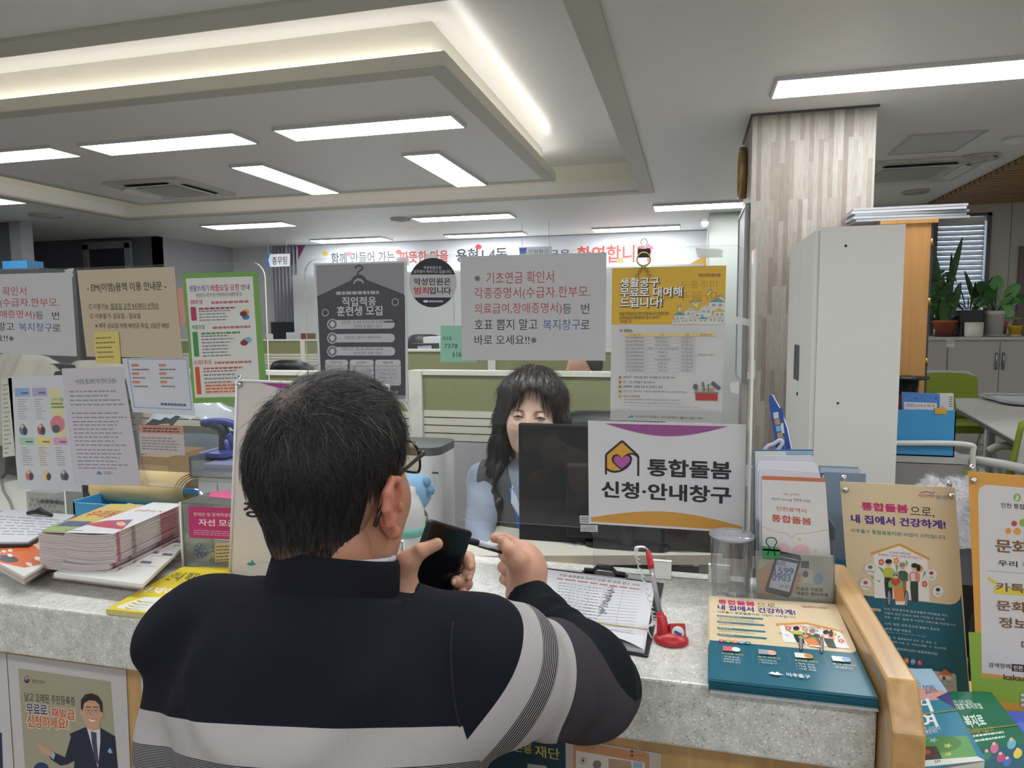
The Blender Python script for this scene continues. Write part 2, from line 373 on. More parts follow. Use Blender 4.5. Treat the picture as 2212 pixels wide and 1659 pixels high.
# right rear wall with the blind-covered window
wY = 8.42
wl = ay(2018, 462, wY); wr = ay(2143, 458, wY); wb = .95
wx0, wx1, wz1 = wl[0], wr[0], ay(2090, 461, wY)[2]
WR = mat('BFBDB6', .55)
mb = MB().bb((.19, wY, 0), (wx0, wY+.12, ZC), mat('C9CFC8', .6)).bb((wx1, wY, 0), (RX1, wY+.12, ZC), WR).bb((wx0, wY, 0), (wx1, wY+.12, wb), WR).bb((wx0, wY, wz1), (wx1, wY+.12, ZC), WR)
mb.bb((.19, wY+.12, 0), (.29, RY1+.1, ZC), M_WALL)
for x in (wx1+.18, wx1+.42, wx1+.66): mb.bb((x-.004, wY-.003, 1.1), (x+.004, wY, ZC), mat('8E8C86', .6))
struct('wall_rear_right', mb)
w = thing('window_1', 'narrow window with grey frame and horizontal blind behind the potted plants', 'window', ((wx0+wx1)/2, wY, wb)); w['kind'] = 'structure'
mb = MB(); fr = mat('5A5B5E', .4)
for lo, hi in (((wx0, wY-.01, wb), (wx0+.04, wY+.1, wz1)), ((wx1-.04, wY-.01, wb), (wx1, wY+.1, wz1)), ((wx0, wY-.01, wz1-.03), (wx1, wY+.1, wz1)), ((wx0, wY-.01, wb), (wx1, wY+.1, wb+.04))): mb.bb(lo, hi, fr)
mb.build('window_frame', w)
MB().bb((wx0+.04, wY+.06, wb+.04), (wx1-.04, wY+.066, wz1-.03), glass('F4FAFF', .05)).build('pane', w)
bl = thing('window_blind', 'white horizontal slat blind lowered over the window behind the plants', 'blind', ((wx0+wx1)/2, wY+.02, wb+.04))
MB().bb((wx0+.045, wY+.01, wz1-.075), (wx1-.045, wY+.05, wz1-.035), mat('EDEDEA', .5)).build('head_rail', bl)
zz = wz1-.10; k = 0; SL = mat('E3E6EA', .5)
while zz > wb+.06:
    MB().box(((wx0+wx1)/2, wY+.032, zz), (wx1-wx0-.10, .056, .0025), SL, M=Matrix.Rotation(1.12, 4, 'X')).build('slat', bl); zz -= .052
# dark glazed rooms on the far left
mb = MB().bb((-9.6, 8.3, 0), (-7.2, 8.4, ZC), M_DARKW); struct('wall_rear_left', mb)
def door(n, x0, x1, y, lab):
    d = thing('door_%d' % n, lab, 'door', ((x0+x1)/2, y, 0)); d['kind'] = 'structure'; fm = mat('8F9096', .45)
    m_ = MB()
    for lo, hi in (((x0, y-.05, 0), (x0+.09, y, 2.47)), ((x1-.09, y-.05, 0), (x1, y, 2.47)), ((x0, y-.05, 2.4), (x1, y, 2.5))): m_.bb(lo, hi, fm)
    m_.build('door_frame', d); MB().bb((x0+.09, y-.03, .02), (x1-.09, y-.015, 2.4), mat('3C3E46', .15)).build('pane', d)
    MB().tube([(x1-.17, y-.06, .9), (x1-.17, y-.06, 1.3)], .012, mat('A8A8AC', .3, 1)).build('door_handle', d)
door(1, -8.42, -7.62, 8.29, 'grey framed dark glass door far behind the left screen')
door(2, -9.2, -8.62, 6.7, 'dark glass door panel at the left edge behind the pale notice')
mb = MB().bb((-9.6, 6.7, 0), (-9.2, 6.76, ZC), M_DARKW).bb((-8.62, 6.66, 0), (-7.78, 6.76, ZC), mat('5E6068', .4)).bb((-7.78, 6.6, 0), (-7.62, 6.76, ZC), mat('9A9BA0', .5)); struct('wall_left_rear', mb)
# column
c0 = az(1626, 248, ZC); c1 = az(1896, 225, ZC); cy_ = (c0[1]+c1[1])/2
col_ = MB().bb((c0[0], cy_, 0), (c1[0], cy_+.68, ZC), PLANK); struct('pillar_1', col_)
mb = MB(); dk = mat('55524E', .5)
mb.bb((c0[0]-.012, cy_-.012, ZC-.012), (c1[0]+.012, cy_, ZC), dk).bb((c0[0]-.012, cy_, ZC-.012), (c0[0], cy_+.7, ZC), dk); struct('trim_5', mb)
# timber slat ceiling patch on the right
p0 = az(2212, 340, ZC); p1 = az(2010, 432, ZC); sm_ = wood_mat('8A6A48', 'A98660', .5, 0)
mb = MB(); y = p0[1]-.6
mb.bb((2.42, p0[1]-.7, ZC-.006), (RX1, wY, ZC), mat('4A3A2A', .7))
while y < wY-.05:
    mb.bb((2.42, y, ZC-.04), (RX1, y+.07, ZC-.006), sm_); y += .115
struct('trim_6', mb)
# ------------------------------------------------------------------ ceiling lamps
def lamp(x0, x1, y0, y1, z, lab):
    t = thing('ceiling_light', lab, 'ceiling light', ((x0+x1)/2, (y0+y1)/2, z), 'flat panel ceiling lamps')
    f_ = MB(); fw = .012
    f_.bb((x0-fw, y0-fw, z-.022), (x1+fw, y0, z), M_FRAME).bb((x0-fw, y1, z-.022), (x1+fw, y1+fw, z), M_FRAME).bb((x0-fw, y0, z-.022), (x0, y1, z), M_FRAME).bb((x1, y0, z-.022), (x1+fw, y1, z), M_FRAME)
    f_.build('frame', t); MB().bb((x0, y0, z-.020), (x1, y1, z-.002), M_LAMP).build('diffuser', t); return t
def lamp_px(q, z, lab):
    P = [az(x, y, z-.02) for x, y in q]; xs = sorted(p[0] for p in P); ys = sorted(p[1] for p in P)
    return lamp((xs[0]+xs[1])/2, (xs[2]+xs[3])/2, (ys[0]+ys[1])/2, (ys[2]+ys[3])/2, z, lab)
zp = ZC+.0022
lamp_px([(590, 282), (972, 251), (1005, 276), (640, 304)], zp, 'long glowing lamp nearest the right end of the floating ceiling panel')
lamp_px([(175, 317), (500, 287), (554, 311), (240, 335)], zp, 'long glowing lamp in the middle of the floating ceiling panel')
P = [az(x, y, zp-.02) for x, y in ((107, 320), (172, 338))]
lamp(P[0][0]-1.2, P[0][0]+.0, P[0][1], P[1][1], zp, 'long glowing lamp cut off by the left edge of the photo')
lamp_px([(505, 362), (570, 357), (731, 418), (670, 420)], zp, 'lamp running away from the viewer, left one of two on the floating panel')
lamp_px([(875, 338), (950, 331), (1046, 400), (987, 404)], zp, 'lamp running away from the viewer, right one of two on the floating panel')
r0 = az(1680, 175, ZC-.02); r1 = az(1668, 213, ZC-.02)
lamp(r1[0], r1[0]+1.19, r0[1], r1[1], ZC, 'large bright ceiling lamp in front of the wood strip column')
lamp_px([(893, 472), (1098, 462), (1112, 470), (910, 481)], ZC, 'far ceiling lamp just beyond the middle of the floating panel')
lamp_px([(433, 487), (620, 482), (637, 489), (462, 496)], ZC, 'far ceiling lamp above the green edged notice')
r0 = az(1412, 446, ZC-.02); r1 = az(1416, 457, ZC-.02)
lamp(r0[0], r0[0]+1.17, r0[1], r1[1], ZC, 'far ceiling lamp partly hidden behind the wood strip column')
lamp_px([(960, 509), (1125, 503), (1140, 507), (975, 515)], ZC, 'middle lamp of the furthest three in front of the banner')
lamp_px([(1278, 496), (1465, 488), (1470, 494), (1290, 503)], ZC, 'right lamp of the furthest three in front of the banner')
lamp_px([(675, 519), (830, 514), (842, 520), (690, 526)], ZC, 'left lamp of the furthest three in front of the banner')
P = az(27, 434, ZC-.02)
lamp(P[0]-1.17, P[0], P[1]-.14, P[1]+.14, ZC, 'far ceiling lamp just entering the left edge of the photo')
for x, y in ((-3.4, -2.4), (-1.4, -2.4), (.6, -2.4), (2.6, -2.4), (-3.4, -1.2), (-1.4, -1.2), (.6, -1.2), (2.6, -1.2), (-2.6, 1.35), (-.9, 1.35), (.8, 1.35), (3.4, .9), (3.4, 2.4), (3.4, 4.4), (-5.6, .5), (3.6, 6.4)):  # unseen lamps, most of them added to brighten counter, notices and people
    lamp(x, x+1.17, y, y+.28, ZC, 'ceiling lamp over the waiting area outside the picture') if y < 3 else lamp(x, x+1.17, y, y+.28, ZC, 'ceiling lamp of the meeting corner beyond the right edge of the picture')
# ================================================================== COUNTER
ct = thing('service_counter', 'long service counter with speckled white stone top and honey wood front', 'counter', (-1.4, 1.2, 0))
MB().bb((-3.4, YF, .729), (.245, YB, ZT), STONE).build('worktop', ct, .004)
MB().bb((-3.4, YF+.06, 0), (.245, YF+.10, .729), OAK).build('front_panel', ct)
MB().bb((-3.4, YB-.03, 0), (.245, YB, .729), OAK).build('back_panel', ct)
MB().bb((.215, YF+.10, 0), (.245, YB-.03, .729), OAK).build('end_panel', ct)
dv = MB(); x0, x1 = .2465, .2845
prof = [(1.425, .30), (1.425, .858), (1.372, .8745), (.939, .8745), (.901, .825), (.882, .30)]
M_ = Matrix(((0, 0, 1, x0), (1, 0, 0, 0), (0, 1, 0, 0), (0, 0, 0, 1)))
dv.prism([(p[0], p[1]) for p in prof], x1-x0, OAKY, M_)
o = dv.build('counter_divider', None, .004, loc=(.265, 1.2, .3)); tag(o, 'honey wood end board edging the right end of the stone counter top', 'divider')
sh = thing('side_shelf', 'pale wood display shelf right of the counter end board, carrying leaflets', 'shelf', (.75, 1.3, 0))
MB().bb((.287, .76, .538), (1.4, 1.60, .568), OAKY).build('shelf_board', sh)
MB().bb((.287, 1.57, 0), (1.4, 1.60, .538), OAKY).build('back_board', sh)
MB().bb((.287, .76, 0), (.317, 1.57, .538), OAKY).build('side_board', sh); MB().bb((1.37, .76, 0), (1.4, 1.57, .538), OAKY).build('side_board', sh)
# ------------------------------------------------------------------ acrylic screens
ACR = glass('FBFCFC', .014, .6, 'screen', 'E6E8E8'); EDGE = glass('FFFFFF', .88, .8, 'edge', 'FFFFFA')  # EDGE is whitened: light piped to the acrylic rims is put into its colour
def outline_screen(x0, x1, z0, z1, r, cut):
    p = [(x0, z0)]
    if cut:
        cx0, cx1, cz = cut; rr = .02
        p += [(cx0, z0)]+[(cx0+rr-rr*math.cos(t), cz-rr+rr*math.sin(t)) for t in (0, .4, .8, 1.2, PI/2)]
        p += [(cx1-rr+rr*math.sin(t), cz-rr+rr*math.cos(t)) for t in (0, .4, .8, 1.2, PI/2)]+[(cx1, z0)]
    p += [(x1, z0)]+[(x1-r+r*math.cos(t), z1-r+r*math.sin(t)) for t in np.linspace(0, PI/2, 7)]+[(x0+r-r*math.sin(t), z1-r+r*math.cos(t)) for t in np.linspace(0, PI/2, 7)]
    return p
def screen(lab, x0, x1, z1, cut, feet):
    t = thing('acrylic_screen', lab, 'screen', ((x0+x1)/2, YA, ZT), 'clear acrylic screens along the counter')
    p = outline_screen(x0, x1, ZT+.001, z1, .035, cut); n = len(p)
    mb = MB(); T = .004
    mb.add([(x, YA, z) for x, z in p]+[(x, YA+T, z) for x, z in p], [tuple(range(n)), tuple(range(n, 2*n))[::-1]], ACR)
    mb.add([(x, YA, z) for x, z in p]+[(x, YA+T, z) for x, z in p], [(i, n+i, n+(i+1) % n, (i+1) % n) for i in range(n)], EDGE)
    mb.build('pane', t)
    for fx in feet: MB().bb((fx-.02, YA-.012, ZT+.001), (fx+.02, YA-.0005, ZT+.03), EDGE).bb((fx-.02, YA+T+.0005, ZT+.001), (fx+.02, YA+.016, ZT+.03), EDGE).build('foot', t)
    return t
s1 = screen('wide clear acrylic screen between the man and the seated clerk', -.815, .105, 1.468, (-.485, -.184, .914), (-.62, -.05, .06))
s2 = screen('clear acrylic screen on the left, covered with taped notices', -1.95, -.912, 1.466, (-1.50, -1.10, .945), (-1.7, -1.0))
wg = thing('acrylic_wing', 'narrow clear acrylic side wing hinged to the right end of the wide screen', 'screen', (.108, 1.345, ZT))
MB().bb((.107, 1.325, ZT+.001), (.111, YA+.004, 1.455), EDGE).build('pane', wg)
for z in (1.02, 1.22): MB().bb((.104, YA-.020, z), (.116, YA+.006, z+.035), glass('FFFFFF', .5, 1, 'hinge')).build('hinge', wg)
# worn tape and scratches on the screens
TAPE = glass('FFFFFF', .55, .5, 'tape', 'F4F4F0')
def tape(q, lab, Y=None, name='tape_scrap'):
    s = Sheet(q, lambda x, y: ay(x, y, Y or YA-.0004), thick=.0002); s.paper = 'EFEFEA'
    mb = MB(); n = len(q); P = [s.pt(*c) for c in ((0, 0), (1, 0), (1, 1), (0, 1))]
    jag = []
    for i in range(4):
        a, b = P[i], P[(i+1) % 4]
        for k in range(4): jag.append(a+(b-a)*k/4+np.array((rnd.uniform(-.002, .002), 0, rnd.uniform(-.002, .002)))*(k > 0))
    mb.add([p for p in jag]+[p-np.array((0, .0003, 0)) for p in jag], [tuple(range(16)), tuple(range(16, 32))[::-1]]+[(i, (i+1) % 16, 16+(i+1) % 16, 16+i) for i in range(16)], TAPE)
    return tag(mb.build(name, None, loc=jag[0]), lab, 'tape', 'scraps of clear tape on the screens')
tape([(1576, 825), (1597, 826), (1596, 850), (1578, 848)], 'white torn tape scrap on clear screen right of yellow poster')
tape([(1503, 535), (1562, 540), (1560, 556), (1506, 556)], 'smeared tape residue above the upper right of the yellow poster')
tape([(1578, 680), (1622, 690), (1620, 706), (1582, 700)], 'streak of tape residue right of the yellow poster')
tape([(920, 548), (945, 548), (944, 560), (922, 560)], 'white tape piece above the round dark sticker')
tape([(852, 556), (880, 554), (884, 574), (862, 572)], 'clear tape over the upper right corner of the grey hanger notice')
tape([(868, 868), (900, 845), (906, 860), (884, 892)], 'clear tape at the lower right corner of the grey hanger notice')
tape([(138, 582), (158, 580), (158, 598), (148, 600)], 'white tape on corner of leftmost pale notice')
tape([(574, 722), (590, 722), (590, 734), (576, 736)], 'white tape lump at the left screen edge under the green notice')
# ------------------------------------------------------------------ notices
PF = lambda x, y: ay(x, y, YA-.0022); PB = lambda x, y: ay(x, y, YA-.0008)
RED, BLK, BLU = 'A8494C', '2E2E33', '4A5C9A'
GIC = [(994, 554), (1310, 545), (1308, 779), (998, 778)]
def gicho(corners):
    s = Sheet(GIC, PF, 'BDBDC0')
    s.P = [np.array(PF(*c)) for c in corners]
    for t, b, c in (('※', (1025, 596, 1038, 608), BLK), ('기초연금 확인서', (1051, 588, 1197, 611), RED), ('각종증명서(수급자.한부모.', (1025, 622, 1275, 646), RED), ('의료급여,장애증명서)', (1025.5, 656, 1214, 680), RED), ('등', (1216, 657, 1235, 678), BLK), ('번', (1256, 656, 1273, 678), BLK), ('호표 뽑지 말고', (1025.5, 690, 1162, 713), BLK), ('복지창구', (1174, 690, 1254, 713), BLU), ('로', (1255, 692, 1274, 711), BLK), ('바로 오세요!!※', (1025.5, 724, 1160, 745), BLK)):
        s.text(t, b, c, .002)
    return s
gicho(GIC).build('paper_notice', None, 'white landscape notice with red and black lines in the middle of the wide screen', 'notice')
gicho([(-122, 596), (154, 588), (166, 770), (-112, 758)]).build('paper_notice', None, 'white notice with red lines at the left edge, cut off by the photo', 'notice')
# mint memo
s = Sheet([(952, 703), (1029, 704), (1030, 782), (951, 782)], PB, '8FC4AE')
s.text('010', (958, 726, 976, 735), BLK).text('7378', (960, 742, 989, 752), BLK).text('616', (978, 759, 997, 771), BLK)
s.build('sticky_note', None, 'mint green sticky note with handwritten numbers beside the white notice', 'sticky note')
# hanger notice
def q_(o, k): return lambda *a: tuple((o[i % 2]+v/k) for i, v in enumerate(a))
c4 = q_((500, 480), 3.19)
s = Sheet([(677, 569), (879, 563), (882, 869), (691, 866)], PF, 'CBCBCE')
s.rect((682, 573, 876, 862), '8B8B90')
D = '47474F'; Lt = 'C3C3C7'
s.poly([c4(*p) for p in ((835, 400), (590, 518), (592, 540), (625, 1190), (1200, 1195), (1196, 530), (1192, 505), (930, 400))], D)
s.ell(*c4(880, 425), 18, 19, D, 20, 180, 360); s.ell(*c4(878, 432), 12, 13, '9A9AA0', 20, 180, 360); s.ell(*c4(877, 440), 9.5, 10, D, 20, 180, 360)
s.line([c4(*p) for p in ((872, 372), (872, 350), (893, 332), (908, 318), (900, 304), (878, 300), (858, 308), (856, 322))], 4, D)
s.words(c4(722, 482)+c4(1020, 504), 1, 'A9A9AF', .8, .02)
s.text('직업적응', c4(762, 522)+c4(1000, 585), Lt, .03).text('훈련생 모집', c4(727, 587)+c4(1042, 652), Lt, .03)
for p in ((648, 632), (1130, 558)):
    s.ell(*c4(*p), 7.5, 8, Lt); s.ell(*c4(*p), 6.2, 6.6, D)
for (a, b, c, d), t1, t2 in (((668, 684, 1127, 742), '모집기준 : 만 18세 이상의 등록 장애인', '신변처리 및 출퇴근 가능자'), ((668, 780, 1128, 836), '모집인원 : 연중 상시 (충원시까지)', ''), ((668, 869, 1130, 927), '이용시간 : 월-금, 09:00~18:00', '(탄력근무 적용 가능)')):
    s.rect(c4(a, b)+c4(c, d), 'B9B9BE', .5); s.ell(*c4(697, (b+d)/2), 11.5, 12, 'B9B9BE'); s.ell(*c4(697, (b+d)/2), 9.5, 10, '6B6B74'); s.ell(*c4(697, (b+d)/2), 5, 6, Lt)
    if t2: s.text(t1, c4(758, b+2)+c4(1045, b+24), '4B4B55'); s.text(t2, c4(842, b+31)+c4(1038, b+54), '4B4B55')
    else: s.text(t1, c4(783, b+13)+c4(1035, b+36), '4B4B55')
s.words(c4(1050, 684)+c4(1140, 706), 1, '2A2A30', .6, 0)
for (a, c), t in (((645, 808), '훈련수당'), ((815, 985), '모집절차'), ((990, 1170), '제출서류')):
    s.rect(c4(a, 955)+c4(c, 1130), 'B4B4BA', .1); s.rect(c4(a, 953)+c4(c, 998), '6B6B74', .4); s.rect(c4(a+3, 956)+c4(c-3, 995), 'C3C3C7', .4)
    s.text(t, c4((a+c)/2-36, 964)+c4((a+c)/2+36, 986), '4B4B55', .01)
s.text('현금 및 월 7만원', c4(660, 1022)+c4(790, 1046), '7A7A84', 0, 1).text('교육비 지원', c4(672, 1052)+c4(780, 1074), '7A7A84', 0, 1)
for i, t in enumerate(('접수 - 초기면접', '기초훈련', '평가/사례회의')): s.text(t, c4(840, 1016+26*i)+c4(962, 1036+26*i), '7A7A84', 0, 1)
for i, t in enumerate(('이력서 1부', '장애인증명서', '복지카드 사본 1부')): s.text(t, c4(1022, 1016+26*i)+c4(1140, 1036+26*i), '7A7A84', 0, 1)
s.text('길하로 137', c4(1055, 1160)+c4(1153, 1185), Lt, .01)
s.build('paper_notice', None, 'grey portrait notice with a dark coat hanger shape on the wide screen', 'notice')
# round sticker
s = Sheet([(884, 557), (986, 557), (986, 664), (884, 664)], PF, '23242F')
s.outline = [(.5+.5*math.cos(2*PI*k/40), .5+.5*math.sin(2*PI*k/40)) for k in range(40)]
def chord(v0, v1):
    f = lambda v: math.sqrt(max(0, .25-(v-.5)**2))
    vs_ = np.linspace(v0, v1, 12); return [(.5-f(v), v) for v in vs_]+[(.5+f(v), v) for v in vs_[::-1]]
s.upoly(chord(.335, .80), 'B7B6B6')
s.text('악성민원으로', c4(1325, 302)+c4(1448, 323), 'D5D5DA').text('공무원이 죽어가고 있습니다.', c4(1256, 328)+c4(1517, 351), 'D5D5DA')
s.text('악성민원은', c4(1258, 383)+c4(1512, 434), '23242F', .03).text('범죄', c4(1260, 445)+c4(1362, 496), 'B5283F', .03).text('입니다', c4(1366, 445)+c4(1515, 496), '23242F', .03)
s.ell(*c4(1342, 545), 6, 2.6, 'D5D5DA'); s.words(c4(1366, 537)+c4(1460, 553), 1, 'B9B9C0', .8, 0)
s.build('round_sticker', None, 'round dark sticker with a pale middle band beside the hanger notice', 'sticker')
# yellow tool loan poster
c5 = q_((960, 480), 3.16)
s = Sheet([(1322, 579), (1569, 573), (1559, 914), (1318, 907)], PF, 'C9C9CB')
YEL = 'D6AE3A'
s.poly([c5(*p) for p in ((1147, 313), (1924, 296), (1912, 699), (1140, 700))], YEL)
for t, b in (('미추홀구', (1865, 395, 1612, 452)), ('마을주택', (1862, 470, 1500, 540))): s.text(t, c5(*b), 'B8922F', .02)
for t, b in (('생활공구', (1199, 380, 1465, 441)), ('무료로 대여해', (1199, 447, 1622, 509)), ('드립니다!', (1199, 516, 1485, 580))):
    s.text(t, c5(b[0]-2, b[1]+2, b[2]+9, b[3]+8), '33333F', .075)
    s.text(t, c5(*b), 'F1EFEA', .032)
s.text('새로운변화', c5(1732, 350)+c5(1815, 374), 'A8343C', .01).text('함께하는 미추홀구', c5(1820, 350)+c5(1886, 374), '3A4A7A', .01)
for t, b in (('마을주택관리소까지 방문하시기 어렵다면?', (1195, 614, 1533, 637)), ('우리마을공구함에서도 공구 대여가', (1195, 642, 1470, 663)), ('가능합니다.', (1195, 667, 1283, 688))): s.text(t, c5(*b), '4B4330', .008)
def house(x, y, w, h, rc):
    s.rect(c5(x, y)+c5(x+w, y+h), 'CFCFC8'); s.poly([c5(x-6, y+2), c5(x+w*.5, y-h*.42), c5(x+w+6, y+2)], rc)
    s.rect(c5(x+w*.2, y+h*.2)+c5(x+w*.42, y+h*.5), '9A9A94'); s.rect(c5(x+w*.6, y+h*.2)+c5(x+w*.82, y+h*.5), '9A9A94')
for x, y, w, h, rc in ((1805, 545, 110, 60, '4E93AE'), (1745, 590, 80, 60, 'C4C4BC'), (1840, 610, 75, 60, 'C8A84E'), (1640, 605, 85, 60, 'B9B9B2'), (1700, 620, 80, 50, 'BFBFB8'), (1570, 635, 70, 62, '4E93AE'), (1660, 655, 70, 42, 'BDBDB5'), (1730, 660, 70, 38, '4E93AE'), (1800, 650, 60, 48, 'BDBDB5'), (1855, 660, 58, 38, 'BDBDB5'), (1555, 668, 60, 30, 'BDBDB5'), (1612, 664, 55, 34, 'C4C4BC')): house(x, y, w, h, rc)
for x, y, a in ((1815, 470, -20), (1880, 510, 30), (1690, 550, 40), (1740, 545, -30), (1605, 580, 0)):
    s.line([c5(x, y), c5(x+a, y+28)], 3, 'D8D8D0'); s.line([c5(x-14, y-4), c5(x+14, y-8)], 4, '8A8F96')
s.ell(*c5(1206, 740), 3, 3, 'C9843A'); s.text('운영장소', c5(1226, 731)+c5(1284, 749), '3A3A42', .02)
s.rect(c5(1228, 760)+c5(1850, 779), 'E2C67F')
for t, x in (('우리마을공구함', 1300), ('위치', 1488), ('전화', 1658), ('운영시간', 1785)): s.text(t, c5(x-(40 if len(t) > 3 else 12), 762)+c5(x+(40 if len(t) > 3 else 12), 777), '8A5A3A', .01, 1)
rows = [('숭의1,3동행정복지센터', '석정로57번길 21-17', '032-728-6113'), ('숭의2동행정복지센터', '경인로34번길 20', '032-728-6121'), ('숭의4동행정복지센터', '경인로156번길 30', '032-728-6141'), ('용현1,4동(미래)주택', '낙섬중로 129 303동 1층 주민복지관2', '032-886-3537'), ('용현3동행정복지센터', '인주대로 111', '032-728-6201'), ('주안4동행정복지센터', '구월남로 5', '032-728-6380'), ('주안6동행정복지센터', '경원대로864번길 98', '032-728-6421'), ('주안7동행정복지센터', '인하로 265', '032-728-6441'), ('관교동행정복지센터', '인하로 452', '032-728-6681'), ('문학동행정복지센터', '소성로 338', '032-728-6501')]
for i, (a, b, c) in enumerate(rows):
    y = 783+i*24.7
    s.text(a, c5(1238, y)+c5(1362, y+15), '4E4E55', 0, 1); w_ = 4.6*len(b); s.text(b, c5(1488-w_, y)+c5(1488+w_, y+15), '66666E', 0, 1); s.text(c, c5(1616, y)+c5(1698, y+14), '66666E', 0, 1)
    s.line([c5(1228, y+20), c5(1715, y+20)], .35, 'A3A3A8')
for x in (1377, 1596, 1714): s.line([c5(x, 780), c5(x-2, 1028)], .35, 'A3A3A8')
s.text('평일 09:00~18:00', c5(1735, 897)+c5(1835, 913), '66666E', 0, 1)
for t, y, x1_ in (('보유공구 : 전동드릴, 렌치, 케이블릴 등 400여종 구비', 1049, 1572), ('대      상 : 미추홀구 주민 누구나', 1082, 1438), ('대여방법 : 신분증 지참 후 운영장소 방문', 1113, 1490), ('대여기간 : 3일 이내   ※ 필요시 6일까지 연장 가능 (사전 연락 필수)', 1146, 1655)):
    s.ell(*c5(1200, y+9), 3.4, 3.4, 'C9A04A'); s.ell(*c5(1200, y+9), 1.6, 1.6, '6B4A2A'); s.text(t, c5(1222, y)+c5(x1_, y+21), '44444C', .006)
s.ell(*c5(1200, 1188), 3.4, 3.4, 'C9A04A'); s.text('이용 시 주의사항', c5(1220, 1179)+c5(1333, 1198), 'B04048', .015)
for t, y, x1_ in (('- 공구 대여 후 발생하는 제반 문제점은 책임지지 않습니다.', 1203, 1613), ('- 공구 대여 중 분실 시 동일한 물품으로 반납하셔야 합니다.', 1225, 1616), ('- 공구 대여 중 파손 또는 고장 시 수리하시어 대여전 상태로 반납하셔야 합니다.', 1247, 1753)): s.text(t, c5(1217, y)+c5(x1_, y+19), '55555D', 0, 1)
s.poly([c5(*p) for p in ((1136, 1285), (1896, 1293), (1893, 1370), (1132, 1350))], 'B0B0B0')
s.poly([c5(*p) for p in ((1250, 1335), (1262, 1322), (1272, 1326), (1280, 1312), (1290, 1326), (1298, 1330))], '2F7F98')
s.text('인천광역시 미추홀구  시민교통체육과', c5(1303, 1316)+c5(1600, 1342), '34343C', .012).text('☎032-880-7492', c5(1606, 1325)+c5(1766, 1348), '34343C', .012)
s.rect(c5(1716, 1166)+c5(1864, 1217), 'B23A32'); s.rect(c5(1706, 1156)+c5(1870, 1170), '7A7A80'); s.line([c5(1745, 1160), c5(1745, 1130), c5(1840, 1128), c5(1840, 1160)], 3, 'C9B98A')
s.line([c5(1720, 1150), c5(1712, 1118)], 4, '5A5E6A'); s.ell(*c5(1714, 1122), 5, 6, '5A5E6A'); s.line([c5(1775, 1155), c5(1762, 1090)], 4, '6A6E7A'); s.line([c5(1800, 1155), c5(1802, 1105)], 2, '4A4E5A'); s.line([c5(1815, 1155), c5(1858, 1110)], 3, 'B9875A'); s.line([c5(1825, 1094), c5(1880, 1138)], 8, '565A66')
s.build('poster', None, 'yellow topped poster with house drawings hung from a binder clip on the wide screen', 'poster')
# main sign
c6 = q_((1240, 880), 5.183)
def care_logo(s, T):
    K = '26262B'
    s.poly([T(*p) for p in ((537, 380), (362, 530), (362, 680), (395, 708), (450, 720), (520, 690), (600, 560), (680, 522))], 'D29A3C')
    s.poly([T(*p) for p in ((560, 560), (620, 525), (680, 530), (722, 560), (722, 600), (600, 690), (560, 660))], s.paper)
    s.line([T(*p) for p in ((357, 752), (357, 530), (537, 376), (718, 545), (718, 771))], 4.6*s.k, K)
    s.line([T(*p) for p in ((560, 556), (600, 528), (640, 520), (680, 530), (720, 560))], 4.0*s.k, K)
    s.line([T(*p) for p in ((365, 690), (405, 715), (455, 724), (510, 715), (560, 692), (600, 662), (635, 615))], 4.6*s.k, K)
    heart = [(535, 580), (515, 548), (480, 530), (445, 545), (430, 580), (440, 615), (480, 655), (535, 700), (590, 655), (632, 612), (642, 575), (625, 543), (590, 530), (555, 550)]
    s.poly([T(535+(x-535)*1.1, 612+(y-612)*1.1) for x, y in heart], K); s.poly([T(535+(x-535)*.87, 612+(y-612)*.87) for x, y in heart], 'A855A0')
s = Sheet([(1270, 908.5), (1612, 916.7), (1607.5, 1152), (1272, 1131)], lambda x, y: ay(x, y, YA-.003), 'CFCFD3'); s.k = 1
s.poly([c6(340, 180)]+[c6(1728, 213)]+[c6(1728-(1388)*t, 213+(180-213)*t+128*math.sin(PI*t)) for t in np.linspace(.06, .94, 14)], '93508A')
s.poly([c6(190, 1278), c6(190, 1232)]+[c6(190+1695*t, 1232+103*t-115*math.sin(PI*t)) for t in np.linspace(.06, .94, 14)]+[c6(1885, 1335), c6(1885, 1383)], 'C9943F')
care_logo(s, c6)
s.text('통합돌봄', c6(820, 572)+c6(1760, 812), '26262B', .045).text('신청·안내창구', c6(305, 822)+c6(1760, 1085), '26262B', .043)
s.build('printed_sign', None, 'white landscape sign with house and heart emblem taped low on the wide screen', 'sign')
# small tags behind the sign's left edge
for q, l in (([(1252, 1114), (1276, 1114), (1276, 1132), (1253, 1131)], 'tiny white label left of the house and heart sign, upper of two'), ([(1254, 1134), (1291, 1135), (1291, 1149), (1254, 1148)], 'tiny white grid label under the left corner of the sign')):
    s = Sheet(q, PB, 'C9CBCC'); s.words((q[0][0]+2, q[0][1]+2, q[1][0]-2, q[2][1]-2), 3, '5C5E66', .5, .1); s.build('label_tag', None, l, 'label')
